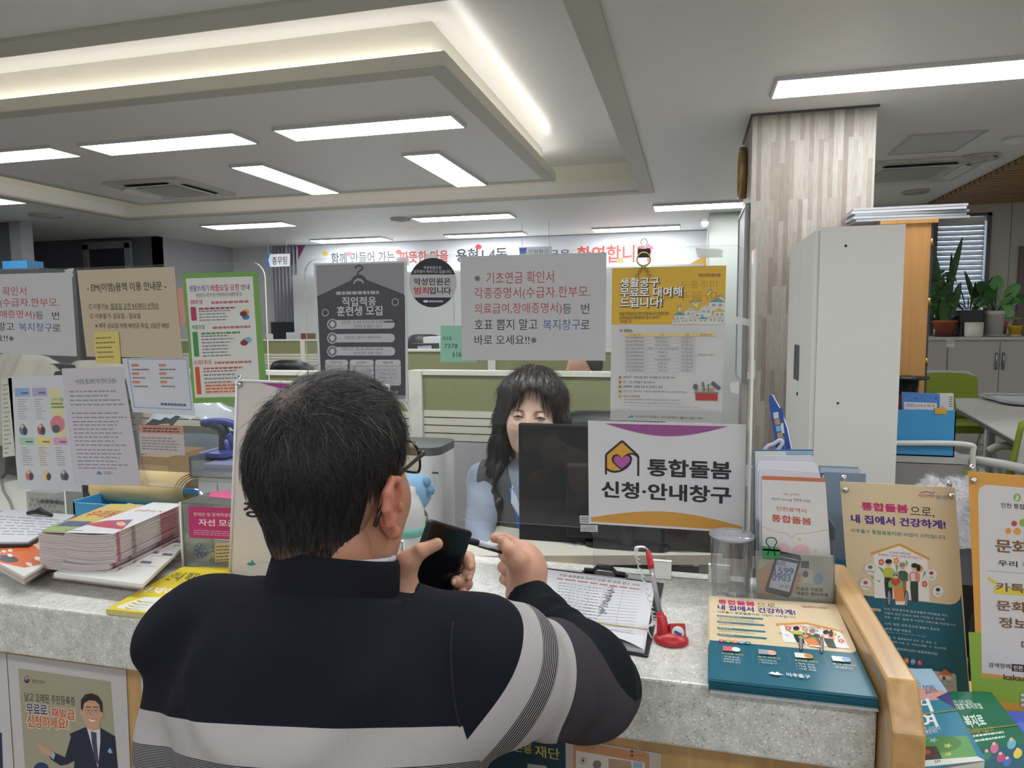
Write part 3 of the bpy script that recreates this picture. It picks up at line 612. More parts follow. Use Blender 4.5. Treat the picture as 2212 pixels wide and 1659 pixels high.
# ---- left screen notices
k1 = q_((0, 460), 3.456)
s = Sheet([(166, 584), (376, 576), (395, 774), (187, 770)], PF, 'BCAE97')
for t, b, bo in (('- EM(이엠)용액 이용 안내문 -', (645, 527, 1243, 588), .02), ('○ 이용가능: 월요일 오전 9시부터 선착순', (660, 678, 1186, 718), .012), ('○ 이용불가: 금요일 - 일요일', (670, 752, 1048, 790), .012), ('※ 매주 금요일 이엠 배양균 투입, 3일간 배양', (708, 824, 1264, 864), .012)): s.text(t, k1(*b), '35332F', bo)
s.line([k1(815, 722), k1(1186, 716)], 1, '35332F')
s.build('paper_notice', None, 'tan kraft paper notice on the left screen, second from the left edge', 'notice')
s = Sheet([(201, 718), (256, 715), (261, 784), (208, 785)], lambda x, y: ay(x, y, YA-.0045), 'CFC071'); s.words((206, 726, 252, 776), 5, '7A7148', .3, .3)
s.build('sticky_note', None, 'yellow sticky note on the lower edge of the tan notice', 'sticky note')
s = Sheet([(374, 624), (394, 622), (402, 700), (388, 703)], PB, 'C99288'); s.build('paper_slip', None, 'salmon pink slip showing between tan and green edged notices', 'slip')
k2 = q_((0, 540), 2.963)
s = Sheet([(394, 592), (555, 586), (579, 866), (417, 871)], PF, '6FA04F')
s.poly([k2(*p) for p in ((1190, 182), (1618, 168), (1668, 935), (1250, 945))], 'D2D3D0')
s.text('생활쓰레기', k2(1210, 226, 1340, 262), '4A5AA0', .025).text('배출요일·요령', k2(1348, 220, 1533, 258), 'B0385A', .025).text('안내', k2(1542, 218, 1600, 252), '33333A', .02)
s.text('생활쓰레기는 지정 수거용기 전용봉투에 담아 배출해야합니다.', k2(1255, 275, 1553, 293), '4A4A55', .008, 1)
for y, col, t in ((330, 'B0385A', '생활폐기물'), (490, '4F8A55', '재활용품'), (715, 'C46238', '음식물류 폐기물')):
    s.text(t, k2(1216+(y-330)*.07, y-13, 1300+(y-330)*.1+(18 if y > 700 else 0), y+13), col, .02); s.words(k2(1355+(y-330)*.06, y-8, 1600+(y-330)*.06, y+8), 1, 'B36A70', .6, .05)
for (a, b, c, d), col in (((1220, 362, 1262, 448), 'A53A5C'), ((1232, 520, 1278, 678), '3F8A50'), ((1248, 745, 1292, 922), 'C4562F')):
    s.rect(k2(a, b, c, d), col, .15); s.words(k2(c+12, b, c+270, b+14), 1, col, .5, .1); s.words(k2(c+12, b+18, c+(255 if d > 800 else 250), d), 4 if d < 500 else 7, '77777F', .35, .3)
s.rect(k2(1310, 850, 1640, 912), 'DDB9A5'); s.words(k2(1318, 858, 1632, 908), 3, 'A05A48', .4, .2)
for p, c in (((1575, 425), '4A78B0'), ((1575, 395), 'D0A030'), ((1562, 405), '7A2A3A'), ((1575, 580), '4F8A55'), ((1590, 570), '7AA8C8'), ((1565, 590), '8A2A30')): s.ell(*k2(*p), 8, 6, c)
s.build('poster', None, 'green bordered poster with pink, green and orange bars on left screen', 'poster')
s = Sheet([(263, 774), (405, 771), (422, 898), (287, 890)], PB, 'C6CAD2')
for a, b in (((275, 776), (403, 776)), ((403, 776), (414, 886)), ((414, 886), (290, 880)), ((290, 880), (275, 776))): s.line([a, b], 1.6, '6A9AC8')
for x in (282, 340):
    for i in range(3): s.rect((x+i*1.5, 787+i*18.5, x+17+i*1.5, 793+i*18.5), 'C8806A', .4); s.words((x+2+i*2, 796+i*18.5, x+40+i*2, 803+i*18.5), 1, '6A6A74', .5, .3)
s.words((345, 870, 402, 880), 1, '3A5A8A', .7, 0)
s.build('info_sheet', None, 'white sheet with blue outline below the tan notice', 'notice')
s = Sheet([(17, 814), (140, 810), (177, 1063), (40, 1055)], PB, 'C5C8CC')
for i, (x, y, c, w2) in enumerate(((92, 878, '86A8CC', 98), (202, 876, 'A79FC0', 98), (310, 880, 'CFCB9A', 98), (120, 1180, '9FC2A8', 96), (228, 1180, 'E0C878', 98), (336, 1180, 'D09AB0', 96))):
    if i == 2: s.rect(k2(x, y, x+w2+16, y+300), c); s.text('우리아이 미래를', k2(x+16, y+55, x+96, y+75), '5A8A4A', .02, 1); s.words(k2(x+12, y+80, x+100, y+120), 2, '5A8A4A', .6, .1); s.ell(*k2(x+55, y+215), 16, 18, 'C87A84'); s.ell(*k2(x+45, y+245), 9, 9, '5A5A6A'); continue
    s.rect(k2(x, y, x+w2, y+48), c); s.words(k2(x+40, y+20, x+90, y+36), 1, '4A5A7A', .7, .1)
    s.words(k2(x+14, y+60, x+96, y+190), 9, '8A8C94' if i != 4 else 'C8A050', .3, .5)
    s.ell(*k2(x+50+i*4, y+252), 7, 12, ('5A7A8A', 'B05A6A', '', 'C86A6A', 'D8C070', '5A6A7A')[i]); s.ell(*k2(x+66+i*4, y+262), 5, 9, '4A4A55'); s.ell(*k2(x+46+i*4, y+232), 3.5, 4, 'D8B098')
s.build('leaflet_sheet', None, 'pale sheet printed with six coloured columns at lower left of screen', 'leaflet')
s = Sheet([(133, 796), (265, 793), (305, 1050), (160, 1047)], PF, 'C0BEC8')
s.text('<민원실 출입제한·퇴거조치 안내문>', k2(480, 820, 752, 846), '4A4A55', .012, 1)
for y, n_ in ((882, 4), (1015, 3), (1090, 6), (1250, 4), (1350, 2)): s.words(k2(440+(y-880)*.12, y, 815+(y-880)*.06, y+n_*26), n_, '86868F', .30, .35)
s.poly([k2(*p) for p in ((615, 1430), (630, 1405), (645, 1415), (655, 1430))], '4A8AA0'); s.text('미추홀구', k2(662, 1408, 722, 1432), '5A5A64', .01)
s.build('paper_notice', None, 'white portrait text sheet overlapping the six column leaflet sheet', 'notice')
s = Sheet([(3, 820), (25, 816), (34, 984), (6, 988)], PB, 'C6C6BA'); s.words((6, 826, 26, 980), 16, '8A8A84', .3, .5); s.build('paper_slip', None, 'narrow cream slip at far left edge beside the leaflet sheet', 'slip')
s = Sheet([(300, 918), (395, 920), (400, 984), (304, 979)], PB, 'B9B3B4'); s.rect((300, 918, 396, 938), 'B9897C'); s.words((308, 922, 390, 936), 2, '5A3A38', .5, .1); s.words((305, 942, 394, 976), 5, '77747A', .35, .25)
s.build('paper_slip', None, 'small slip with salmon header hanging below the blue outlined sheet', 'slip')
# ------------------------------------------------------------------ posters under the counter top
FF = lambda x, y: ay(x, y, YF+.0585)
s = Sheet([(15, 1412), (272, 1447), (284, 1720), (36, 1720)], FF, 'C4BEC0')
s.poly([(43, 1444), (244, 1473), (262, 1720), (62, 1720)], 'A29C86')
k3 = q_((0, 1239), 3.95)
s.ell(*k3(255, 910), 6.6, 7.6, '20315F'); s.ell(*k3(258, 902), 5.2, 3.6, 'D8D4CC'); s.ell(*k3(262, 905), 4.6, 2.6, 'B0404A'); s.text('행정안전부', k3(298, 905, 425, 950), '3A382F', .012)
s.text('낡고 오래된 주민등록증', k3(230, 1015, 685, 1135), '35332B', .02)
for t, b, c in (('무료로', (245, 1110, 447, 1222), '3A3566'), ('재발급', (475, 1145, 688, 1258), 'C4562F'), ('신청하세요!', (250, 1205, 630, 1340), 'C4562F')):
    s.text(t, k3(b[0]-8, b[1]-6, b[2]+8, b[3]+8), 'DDD6C6', .10); s.text(t, k3(*b), c, .034)
SK, SU = 'C99C80', '23283C'
s.poly([k3(*p) for p in ((640, 1370), (780, 1310), (890, 1320), (1000, 1390), (1025, 1700), (1025, 1900), (660, 1900), (680, 1600), (620, 1630), (560, 1640), (480, 1590), (460, 1560), (510, 1530), (600, 1570), (650, 1400))], SU)
s.poly([k3(*p) for p in ((345, 1465), (380, 1455), (440, 1490), (495, 1530), (470, 1560), (420, 1540), (370, 1500))], SK); s.poly([k3(*p) for p in ((495, 1525), (515, 1545), (500, 1590), (470, 1562))], '9FB4D0')
s.poly([k3(*p) for p in ((780, 1310), (888, 1320), (890, 1430), (872, 1660), (845, 1560))], 'CDD3DC'); s.poly([k3(*p) for p in ((815, 1350), (860, 1360), (862, 1440), (880, 1640), (850, 1600), (822, 1440))], '4A4656')
s.poly([k3(*p) for p in ((775, 1260), (880, 1270), (885, 1330), (835, 1345), (778, 1320))], SK)
s.ell(*k3(822, 1190), 20, 33, SK, 26); s.ell(*k3(740, 1190), 3, 7, SK); s.ell(*k3(903, 1205), 3, 7, SK)
s.poly([k3(*p) for p in ((733, 1150), (735, 1080), (770, 1035), (820, 1025), (870, 1045), (903, 1100), (905, 1190), (890, 1180), (880, 1120), (850, 1090), (800, 1085), (760, 1110), (748, 1180))], '2A2624')
for x in (795, 855):
    s.ell(*k3(x, 1172), 7, 6, '6A4A3A', 14); s.ell(*k3(x, 1172), 6, 5, 'D3AB92', 14); s.ell(*k3(x, 1172), 3.5, 1.2, '2A2220'); s.line([k3(x-22, 1140), k3(x+20, 1142)], 1.8, '33291F')
s.poly([k3(*p) for p in ((818, 1190), (812, 1218), (832, 1220))], 'B98A70'); s.poly([k3(*p) for p in ((792, 1238), (830, 1252), (860, 1246), (835, 1268), (808, 1260))], 'EDE6E0'); s.line([k3(790, 1236), k3(830, 1251), k3(862, 1244)], 1, '8A4A44')
s.poly([k3(*p) for p in ((945, 1515), (965, 1485), (985, 1530), (960, 1535))], '8AB0D8')
s.ell(*k3(385, 1660), 17, 12, '2A3A6A')
s.build('poster', None, 'beige poster of a smiling suited man on the counter front', 'poster')
Sheet([(-60, 1400), (13, 1411), (33, 1720), (-60, 1720)], FF, 'C4C0C2').poly([(-60, 1560), (4, 1562), (10, 1720), (-60, 1720)], '2A3050').build('poster', None, 'white sheet with dark blue print at the bottom left corner', 'poster')
s = Sheet([(305, 1462), (345, 1468), (350, 1720), (312, 1720)], FF, 'A9BCCB'); s.rect((305, 1505, 348, 1520), 'C9C3C0'); s.build('poster', None, 'pale blue sheet on the counter front, mostly hidden by the man', 'poster')
s = Sheet([(1040, 1560), (1220, 1598), (1226, 1760), (1046, 1760)], FF, '1F3B48'); s.text('재단', (1165, 1610, 1212, 1642), 'C0B450', .02).text('진흥', (1120, 1600, 1160, 1630), 'C0B450', .02); s.rect((1150, 1650, 1190, 1720), 'A8A8A0'); s.build('poster', None, 'dark teal poster with yellow letters low on the counter front', 'poster')
s = Sheet([(1222, 1594), (1428, 1628), (1426, 1760), (1222, 1760)], FF, 'B5AAA0')
s.poly([(1243, 1600), (1408, 1629), (1408, 1760), (1243, 1760)], 'B5805A'); s.poly([(1250, 1622), (1400, 1648), (1400, 1760), (1250, 1760)], 'C8C2BA')
k5 = q_((840, 1119), 3.072)
s.text('안전수칙', k5(1255, 1500, 1400, 1540), '7A4A30', .01); s.ell(*k5(1315, 1612), 8, 8, 'B06060'); s.ell(*k5(1315, 1612), 6.4, 6.4, 'C8C2BA'); s.ell(*k5(1315, 1612), 3, 4, '4A4A50'); s.ell(*k5(1535, 1640), 8, 8, '6A6A70'); s.ell(*k5(1535, 1640), 6, 6, 'C8C2BA'); s.ell(*k5(1607, 1652), 12, 9, '4A3A30'); s.rect(k5(1655, 1620, 1705, 1700), '8AA8C0'); s.rect(k5(1500, 1600, 1640, 1760), 'A88A70'); s.ell(*k5(1420, 1640), 10, 9, '7A6A60')
for y in (1553, 1580): s.ell(*k5(1647, y), 3, 3, '5A4A40'); s.words(k5(1665, y-8, 1725, y+8), 1, '7A5A48', .6, 0)
s.build('poster', None, 'orange and white instruction poster under the right part of counter', 'poster')
# ================================================================== THINGS ON THE COUNTER
Z0 = ZT+.0008
def xyz(x, y, z): return Vector(az(x, y, z))
# poster stack: loose A4 posters piled at the right end
def family(s, T, k=1.0):
    """the printed family drawing in front of a little house"""
    s.poly([T(1225, 960), T(1395, 895), T(1575, 990), T(1590, 1262), T(1230, 1240)], 'E8E6E4')
    s.line([T(1207, 955), T(1393, 893), T(1590, 990)], 5*k, 'D79A45')
    s.text('내 집에서 편안하게!', T(1327, 937)+T(1464, 962), '3A3A44', .02); s.text('통합돌봄이 건강한 노후를 함께 만듭니다.', T(1255, 950)+T(1542, 990), 'C03A66', .012)
    for x, y, c in ((1275, 1008, 'D8625C'), (1372, 1000, 'E0A040'), (1530, 1050, 'E0A040'), (1557, 1150, 'D8625C')):
        for a in range(5): s.ell(*T(x+11*math.cos(a*1.256), y+13*math.sin(a*1.256)), 3.2*k, 3.2*k, c, 10)
        s.ell(*T(x, y), 2*k, 2*k, 'F0D890', 8)
    for p in (((1300, 1100), (1250, 1030), (1285, 1050)), ((1375, 1080), (1365, 1020), (1385, 1030)), ((1440, 1040), (1430, 990), (1450, 1010)), ((1540, 1120), (1555, 1060), (1565, 1075)), ((1230, 1105), (1205, 1095), (1222, 1115)), ((1270, 1130), (1240, 1120), (1262, 1140))): s.poly([T(*q) for q in p], '6FA878')
    def man(x, y, top, bot, hair, w=34, h=70):
        s.poly([T(x-w*.8, y+h+60), T(x-w*.7, y+h-6), T(x+w*.7, y+h-6), T(x+w*.75, y+230), T(x-w*.55, y+222)], bot)
        s.poly([T(x-w, y+h+20), T(x-w*1.05, y+45), T(x-w*.5, y+28), T(x+w*.5, y+28), T(x+w*1.05, y+45), T(x+w*1.05, y+h+26)], top)
        s.ell(*T(x, y), 7.0*k, 8.2*k, 'E9B79A', 16); s.ell(*T(x, y-11), 7.4*k, 5.2*k, hair, 16)
        for e in (-7, 7): s.ell(*T(x+e, y), .8*k, .8*k, '3A2A2A', 6)
        s.line([T(x-6, y+11), T(x+6, y+11)], .8*k, 'A04A40')
    man(1322, 1014, 'B5BE4A', '2B2D38', '23232B'); man(1412, 1035, '3F5F4C', '9A6A48', '8F8A84'); man(1490, 1040, 'E0867C', '33402F', '2B2222')
    s.ell(*T(1516, 1045), 5*k, 8*k, '2B2222'); s.poly([T(1465, 1085), T(1490, 1075), T(1495, 1130), T(1470, 1130)], 'D8D8D8')
    s.ell(*T(1325, 1240), 5*k, 19*k, '2B2B30'); s.ell(*T(1325, 1240), 3.4*k, 16*k, '8A8A92'); s.ell(*T(1437, 1248), 5*k, 19*k, '2B2B30'); s.ell(*T(1437, 1248), 3.4*k, 16*k, '8A8A92')
    s.poly([T(1320, 1140), T(1345, 1110), T(1385, 1105), T(1412, 1140), T(1415, 1175), T(1322, 1172)], '7FB56A'); s.poly([T(1340, 1110), T(1365, 1120), T(1390, 1110), T(1398, 1140), T(1366, 1165), T(1336, 1140)], 'C8423A')
    s.poly([T(1352, 1165), T(1415, 1170), T(1428, 1262), T(1365, 1262)], 'E08A4A'); s.poly([T(1365, 1262), T(1428, 1262), T(1428, 1286), T(1368, 1284)], 'E8E0DA')
    s.ell(*T(1366, 1092), 6.4*k, 7*k, 'E9B79A', 14); s.ell(*T(1366, 1082), 6.8*k, 4.6*k, 'A9A49C', 14)
    for x in (1357, 1375): s.ell(*T(x, 1092), 2.2*k, 2.2*k, '4A4A50', 10)
CREAMP, TEAL, PINK, PURP = 'DDC9A6', '1F6377', 'C2316D', '4A3488'
c7 = q_((1480, 1180), 3.464)
stq = [(1533, 1287), (1805, 1305), (1896, 1506), (1533, 1466)]
zs = ZT+.019
sp = thing('poster_stack', 'stack of cream and teal leaflets on counter end beside the wooden end board', 'poster stack', tuple(az(1700, 1400, ZT)))
P = [az(*c, zs) for c in stq]
mbp = MB(); NP = 26
for i in range(NP):
    z0 = Z0+i*(zs-Z0-.0008)/NP; z1 = z0+(zs-Z0)/NP*.8; dx, dy = rnd.uniform(-.0022, .0012), rnd.uniform(-.0035, .001)
    if i == 3: dy = -.006
    c_ = 'D5D5DA' if i == 3 else TEAL
    a = [(p[0]+dx, p[1]+dy) for p in P]
    # front half teal, rear half cream edges
    f_ = .38; lm = [a[3][j]+(a[0][j]-a[3][j])*f_ for j in (0, 1)]; rm = [a[2][j]+(a[1][j]-a[2][j])*f_ for j in (0, 1)]
    for q4, cc in (((a[3], a[2], rm, lm), c_), ((lm, rm, a[1], a[0]), 'D5D5DA' if i == 3 else CREAMP)):
        mbp.add([(x, y, z0) for x, y in q4]+[(x, y, z1) for x, y in q4], [(3, 2, 1, 0), (4, 5, 6, 7)]+[(k, (k+1) % 4, 4+(k+1) % 4, 4+k) for k in range(4)], mat(cc, .5))
o = mbp.build('sheet_pile', sp); o['kind'] = 'stuff'
s = Sheet(stq, lambda x, y: az(x, y, zs), TEAL, .28)
def care_poster_top(s, T, inner):
    s.text('통합돌봄', T(*inner[0])+T(*inner[1]), PINK, .06); s.text('으로,', T(*inner[2])+T(*inner[3]), '2A2A30', .005)
    s.text('내 집에서 건강하게!', T(*inner[4])+T(*inner[5]), PURP, .05); s.text('미추홀구 통합돌봄지원 사업이 시작됩니다.', T(*inner[6])+T(*inner[7]), '2A7F80', .014)
u0, v0 = s.uv(*c7(180, 770)); 
s.upoly([(0, 0), (1, 0), (1, .56), (.985, .585), (.95, .60), (0, .60)], CREAMP)
def ut(t, u0, v0, u1, v1, col, bold=0, res=2):
    v, f = text_mesh(t, bold, res); s._put([(u0+(u1-u0)*x, v1+(v0-v1)*y) for x, y in v], f, col, ncopy(bold))
ut('통합돌봄', .065, .045, .36, .115, PINK, .06); ut('으로,', .375, .055, .54, .125, '2A2A30'); ut('내 집에서 건강하게!', .062, .125, .66, .20, PURP, .05)
ut('미추홀구 통합돌봄지원 사업이 시작됩니다.', .06, .215, .66, .245, '2A7F80', .015)
ut('새로운변화 미추홀구', .72, .055, .93, .085, 'A8343C', .01, 1)
for i, v in enumerate((.275, .355, .435, .515)):
    pts = [(.055+.36*a, v+.011) for a in (0, 1)]
    s.upoly([(.055, v), (.40, v), (.405, v+.010), (.40, v+.020), (.055, v+.020)], '2A7687'); ut(('통합돌봄지원이란?', '지원대상', '진행절차', '상담·신청')[i], .07, v+.003, .07+(.17, .09, .09, .10)[i], v+.017, 'E8DDC4', .01, 1)
    for j, t in enumerate((('노쇠, 장애 등으로 일상생활에 어려움을 겪는', '사람이 살던 곳에서 계속 거주할 수 있도록', '의료·요양·돌봄 등 다양한 서비스를 제공합니다.'), ('노쇠, 질병, 장애 등으로 돌봄이 필요한', '65세 이상 어르신'), ('신청 ○ 돌봄필요도 조사 ○ 판정', '지원계획 수립 ○ 서비스제공 ○ 모니터링'), ('거주지 행정복지센터 맞춤형복지팀',))[i]):
        ut(t, .065, v+.024+j*.0165, .065+.0115*len(t), v+.037+j*.0165, '5A5448', .004, 1)
def TS(x, y):      # family drawing, laid out on the sheet
    u = .49+(x-1207)/383*.47; v = .30+(y-893)/400*.285; return s.pt_px(u, v)
Hinv = np.linalg.inv(s.H)
def pt_px(u, v):
    q = Hinv @ np.array([u, v, 1]); return (q[0]/q[2], q[1]/q[2])
s.pt_px = pt_px
family(s, TS, .95)
for i, (c, t) in enumerate((('C2316D', '주'), ('6FA84A', '요'), ('D8763A', '서'), ('6A9AD0', '비'), ('2A7F80', '스'))):
    u = .085+i*.045; s.upoly([(u+.022*math.cos(k*PI/8), .605+.0155*math.sin(k*PI/8)) for k in range(16)], c); ut(t, u-.011, .596, u+.011, .614, 'F2EEE6', .02, 1)
for i, (t, ls) in enumerate((('보건의료 서비스', 3), ('요양 서비스', 2), ('일상생활 서비스', 3), ('주거 서비스', 1))):
    u = .07+i*.24; ic = (('D86A78', 'E8E4E0'), ('9AA8B0', 'E0B098'), ('E8E4E0', 'C88A4A'), ('E8E4E0', '8AA8C8'))[i]
    s.upoly([(u+.02, .665), (u+.10, .665), (u+.10, .715), (u+.02, .715)], ic[0]); s.upoly([(u+.11+.03*math.cos(k*PI/6), .69+.025*math.sin(k*PI/6)) for k in range(12)], ic[1])
    ut(t, u+.01, .735, u+.16, .755, 'D8C85A', .01, 1)
    for j in range(ls): ut(('› 방문진료', '› 재택의료센터', '› 만성질환 관리')[j] if i == 0 else (('› 방문요양·목욕·간호', '› 복지용구')[j % 2] if i == 1 else (('› 식사 지원', '› 가사 지원', '› 이동 지원')[j] if i == 2 else '› 주거환경개선')), u+.01, .768+j*.026, u+.13, .786+j*.026, 'D5E2E4', 0, 1)
    if i: s.upoly([(u-.025, .66), (u-.023, .66), (u-.023, .80), (u-.025, .80)], '5A8A98')
s.upoly([(.37, .905), (.40, .885), (.415, .895), (.43, .88), (.45, .90), (.47, .905), (.42, .915)], 'E8ECEC'); ut('미추홀구', .485, .88, .63, .915, 'E8ECEC', .03)
s.build('top_sheet', sp)
# desk standing posters on the side shelf
def pin(parent, p, n=(0, -1, 0), mt=None, r=.006):
    MB().lathe([(0, .006), (r*.7, .0055), (r, .003), (r, 0)], p, mt or CHROME, 14, Matrix.Rotation(PI/2, 4, 'X')).build('rivet', parent)
CHROME = mat('C8C8CC', .18, 1)
def stand_poster(corners, Y, lab, tilt, paint, paper, feet=True):
    base = ay(*corners[3], Y)
    pl_ = apl(base, (0, -1, tilt))
    t = thing('tabletop_poster', lab, 'poster', tuple(base)); s = Sheet(corners, pl_, paper); s.thick = .002
    paint(s); s.build('printed_face', t)
    back = MB()
    for u in (.03, .97):
        a = s.pt(u, 0); b = s.pt(u, 1); n = s.n
        back.tube([Vector(a)+Vector((0, .006, .012)), Vector(b)+Vector((0, .006, 0))], .0022, CHROME, 8)
        
    for u in (.22, .80):
        a = s.pt(u, .02); b = s.pt(u, 1); back.tube([Vector(a)+Vector((0, .006, .0)), Vector((b[0], b[1]+.09, .571))], .002, CHROME, 8)
    back.build('wire_stand', t)
    for u in (.04, .96):
        pin(t, s.pt(u, .035)-np.array((0, .001, 0)))
        MB().tube([Vector(s.pt(u, .0))+Vector((0, .004, k)) for k in (-.002, .012)], .004, CHROME, 10).build('clip', t)
    return t
c8 = q_((1480, 880), 3.0164); c9 = q_((1780, 1000), 2.5185)
def paint_care(s):
    s.poly([c8(1075, 1215), c8(1720, 1285), c8(1760, 1278), c8(1790, 1250), c8(1798, 1215), c8(1850, 1850), c8(1850, 2200), c8(1020, 2200), c8(1010, 1210)], TEAL)
    s.text('새로운변화', c8(1515, 562)+c8(1625, 590), 'A8343C', .02); s.text('함께하는 미추홀구', c8(1630, 570)+c8(1715, 604), '2A6A80', .01); s.line([c8(1530, 556), c8(1570, 548), c8(1610, 560), c8(1625, 548)], 1.5, '5A3A7A')
    s.text('통합돌봄', c8(1143, 615)+c8(1452, 690), PINK, .06); s.text('으로,', c8(1462, 645)+c8(1622, 720), '2A2A30', .008); s.text('내 집에서 건강하게!', c8(1077, 695)+c8(1698, 795), PURP, .05); s.text('미추홀구 통합돌봄지원 사업이 시작됩니다.', c8(1080, 788)+c8(1702, 862), '2A7F80', .016)
    family(s, c8)
    for x, y, t, c in ((1203, 1052, '일상생활', '6A7A50'), (1173, 1152, '보건의료', 'C04A4A'), (1600, 1090, '요양', 'B0304A'), (1643, 1198, '주거', '3A3A44')):
        s.ell(*c8(x, y), 13, 13.5, 'B9B4AC'); s.ell(*c8(x, y), 12.4, 12.9, 'E4E2E0'); s.ell(*c8(x, y-12), 5, 4, c); s.text(t, c8(x-(26 if len(t) > 2 else 13), y+8)+c8(x+(26 if len(t) > 2 else 13), y+24), '33333A', .02)
    for i, (t, y) in enumerate((('통합돌봄지원이란?', 1290), ('지원대상', 1385), ('진행절차', 1478), ('상담·신청', 1545))):
        s.rect(c8(1085, y)+c8(1272+i*4, y+38), 'CDBB9A'); s.text(t, c8(1110, y+8)+c8(1262+i*4, y+34), '5A4E3A', .012)
    for t, a, b, bo in (('노쇠, 장애 등으로 일상생활에 어려움을 겪는', (1290, 1300), (1708, 1362), .008), ('사람이 살던 곳에서 계속 거주할 수 있도록', (1292, 1328), (1688, 1388), .004), ('의료 · 요양 · 돌봄 등 다양한 서비스를 제공합니다.', (1292, 1356), (1766, 1424), .008), ('노쇠, 질병, 장애 등으로 돌봄이 필요한', (1296, 1395), (1655, 1455), .002), ('65세 이상 어르신', (1296, 1428), (1466, 1466), .02), ('※ 장애인 대상 사업은 추후 시행 예정', (1296, 1455), (1565, 1494), 0), ('신청  ○  돌봄필요도 조사  ○  판정  ○', (1300, 1485), (1632, 1540), .012), ('지원계획 수립  ○  서비스제공  ○  모니터링', (1300, 1512), (1696, 1576), .012), ('거주지 행정복지센터 맞춤형복지팀', (1302, 1552), (1638, 1612), .012)): s.text(t, c8(*a)+c8(*b), 'D5DCDC', bo)
    for i, (c, t) in enumerate((('C2316D', '주'), ('6FA84A', '요'), ('D8763A', '서'), ('6A9AD0', '비'), ('C2316D', '스'))):
        s.ell(*c9(371+i*36, 1063+i*5), 6, 7, c); s.text(t, c9(362+i*36, 1053+i*5)+c9(380+i*36, 1073+i*5), 'F2EEE6', .02)
    s.rect(c9(330, 1092)+c9(722, 1260), 'B9BCC2', .1); s.poly([c9(*p) for p in ((612, 1150), (655, 1118), (698, 1152))], 'D8763A'); s.rect(c9(622, 1150)+c9(690, 1178), 'E4E2DE'); s.rect(c9(640, 1156)+c9(656, 1178), '3A4A6A'); s.text('주거 서비스', c9(625, 1178)+c9(690, 1196), '4A3488', .02); s.text('주거환경개선', c9(625, 1198)+c9(705, 1216), '3A3A44', .01)
    s.ell(*c9(415, 1108), 6, 8, '8A4A3A'); s.ell(*c9(380, 1112), 6, 7, '5A5A62')
stand_poster([(1815, 1040), (2063, 1053), (2100, 1570), (1851, 1530)], 1.43, 'cream and teal upright poster with family drawing behind the wooden end board', .06, paint_care, CREAMP)
ORG, LIM = 'D9A04A', '8FB043'
def paint_kakao(s):
    s.poly([c8(1843, 1445), c8(1930, 1450), c8(1930, 1745), c8(2700, 1800), c8(2700, 1960), c8(1870, 1900)], LIM)
    s.poly([c8(1910, 560), c8(1922, 520), c8(1960, 500), c8(2700, 560), c8(2700, 1800), c8(1935, 1718)], 'D2D2D6')
    s.ell(*c8(2170, 582), 8.6, 8.6, '8FB070'); s.text('♪', c8(2155, 565)+c8(2182, 600), 'E8E8E8', .02); s.text('인천 통합문화이용권', c8(2062, 612)+c8(2400, 672), '3A342E', .03)
    for x, y, c, r in ((2150, 745, 'C0424A', 6.5), (2210, 740, '8FB043', 9), (2110, 792, 'D9A04A', 7), (2170, 795, 'D9A04A', 8.5)): s.ell(*c8(x, y), r, r*.9, c)
    s.text('문화', c8(2022, 840)+c8(2250, 945), '7A5A3E', .04); s.text('누리', c8(2275, 852)+c8(2500, 965), '7A5A3E', .04); s.text('우리 친구해요', c8(2040, 975)+c8(2480, 1050), '3A342E', .03)
    s.line([c8(1968, 1045), c8(2400, 1080)], .8, '8A8A8A'); s.rect(c8(2015, 1150)+c8(2420, 1225), 'D9C84A')
    for t, a, b in (('카톡플친', (2025, 1118), (2410, 1208)), ('문화누리', (2028, 1235), (2430, 1335)), ('정보가', (2045, 1345), (2350, 1440))): s.text(t, c8(*a)+c8(*b), '7A5A3E', .035)
    for k in range(3): s.ell(*c8(1985+k*18, 1095+k*14), 5, 3, 'D9C84A')
    s.text('검색창에', c9(896, 1072)+c9(1018, 1110), '3A342E', .01); s.rect(c9(1024, 1080)+c9(1110, 1128), '3A342E'); s.text('인천', c9(1034, 1088)+c9(1085, 1120), 'E8E8E8', .02); s.text('kakao', c9(980, 1138)+c9(1110, 1180), '3A342E', .015)
    for i in range(3): s.ell(*c9(1085, 1255+i*28), 6, 5, '6A6A70'); s.ell(*c9(1085, 1255+i*28), 4.6, 3.8, 'D2D2D6')
    s.text('매일', c8(2195, 1500)+c8(2300, 1570), '3A342E', .02)
stand_poster([(2092, 1018), (2360, 1040), (2395, 1575), (2115, 1552)], 1.353, 'orange and lime bordered upright poster at the right edge of the photo', .06, paint_kakao, ORG)
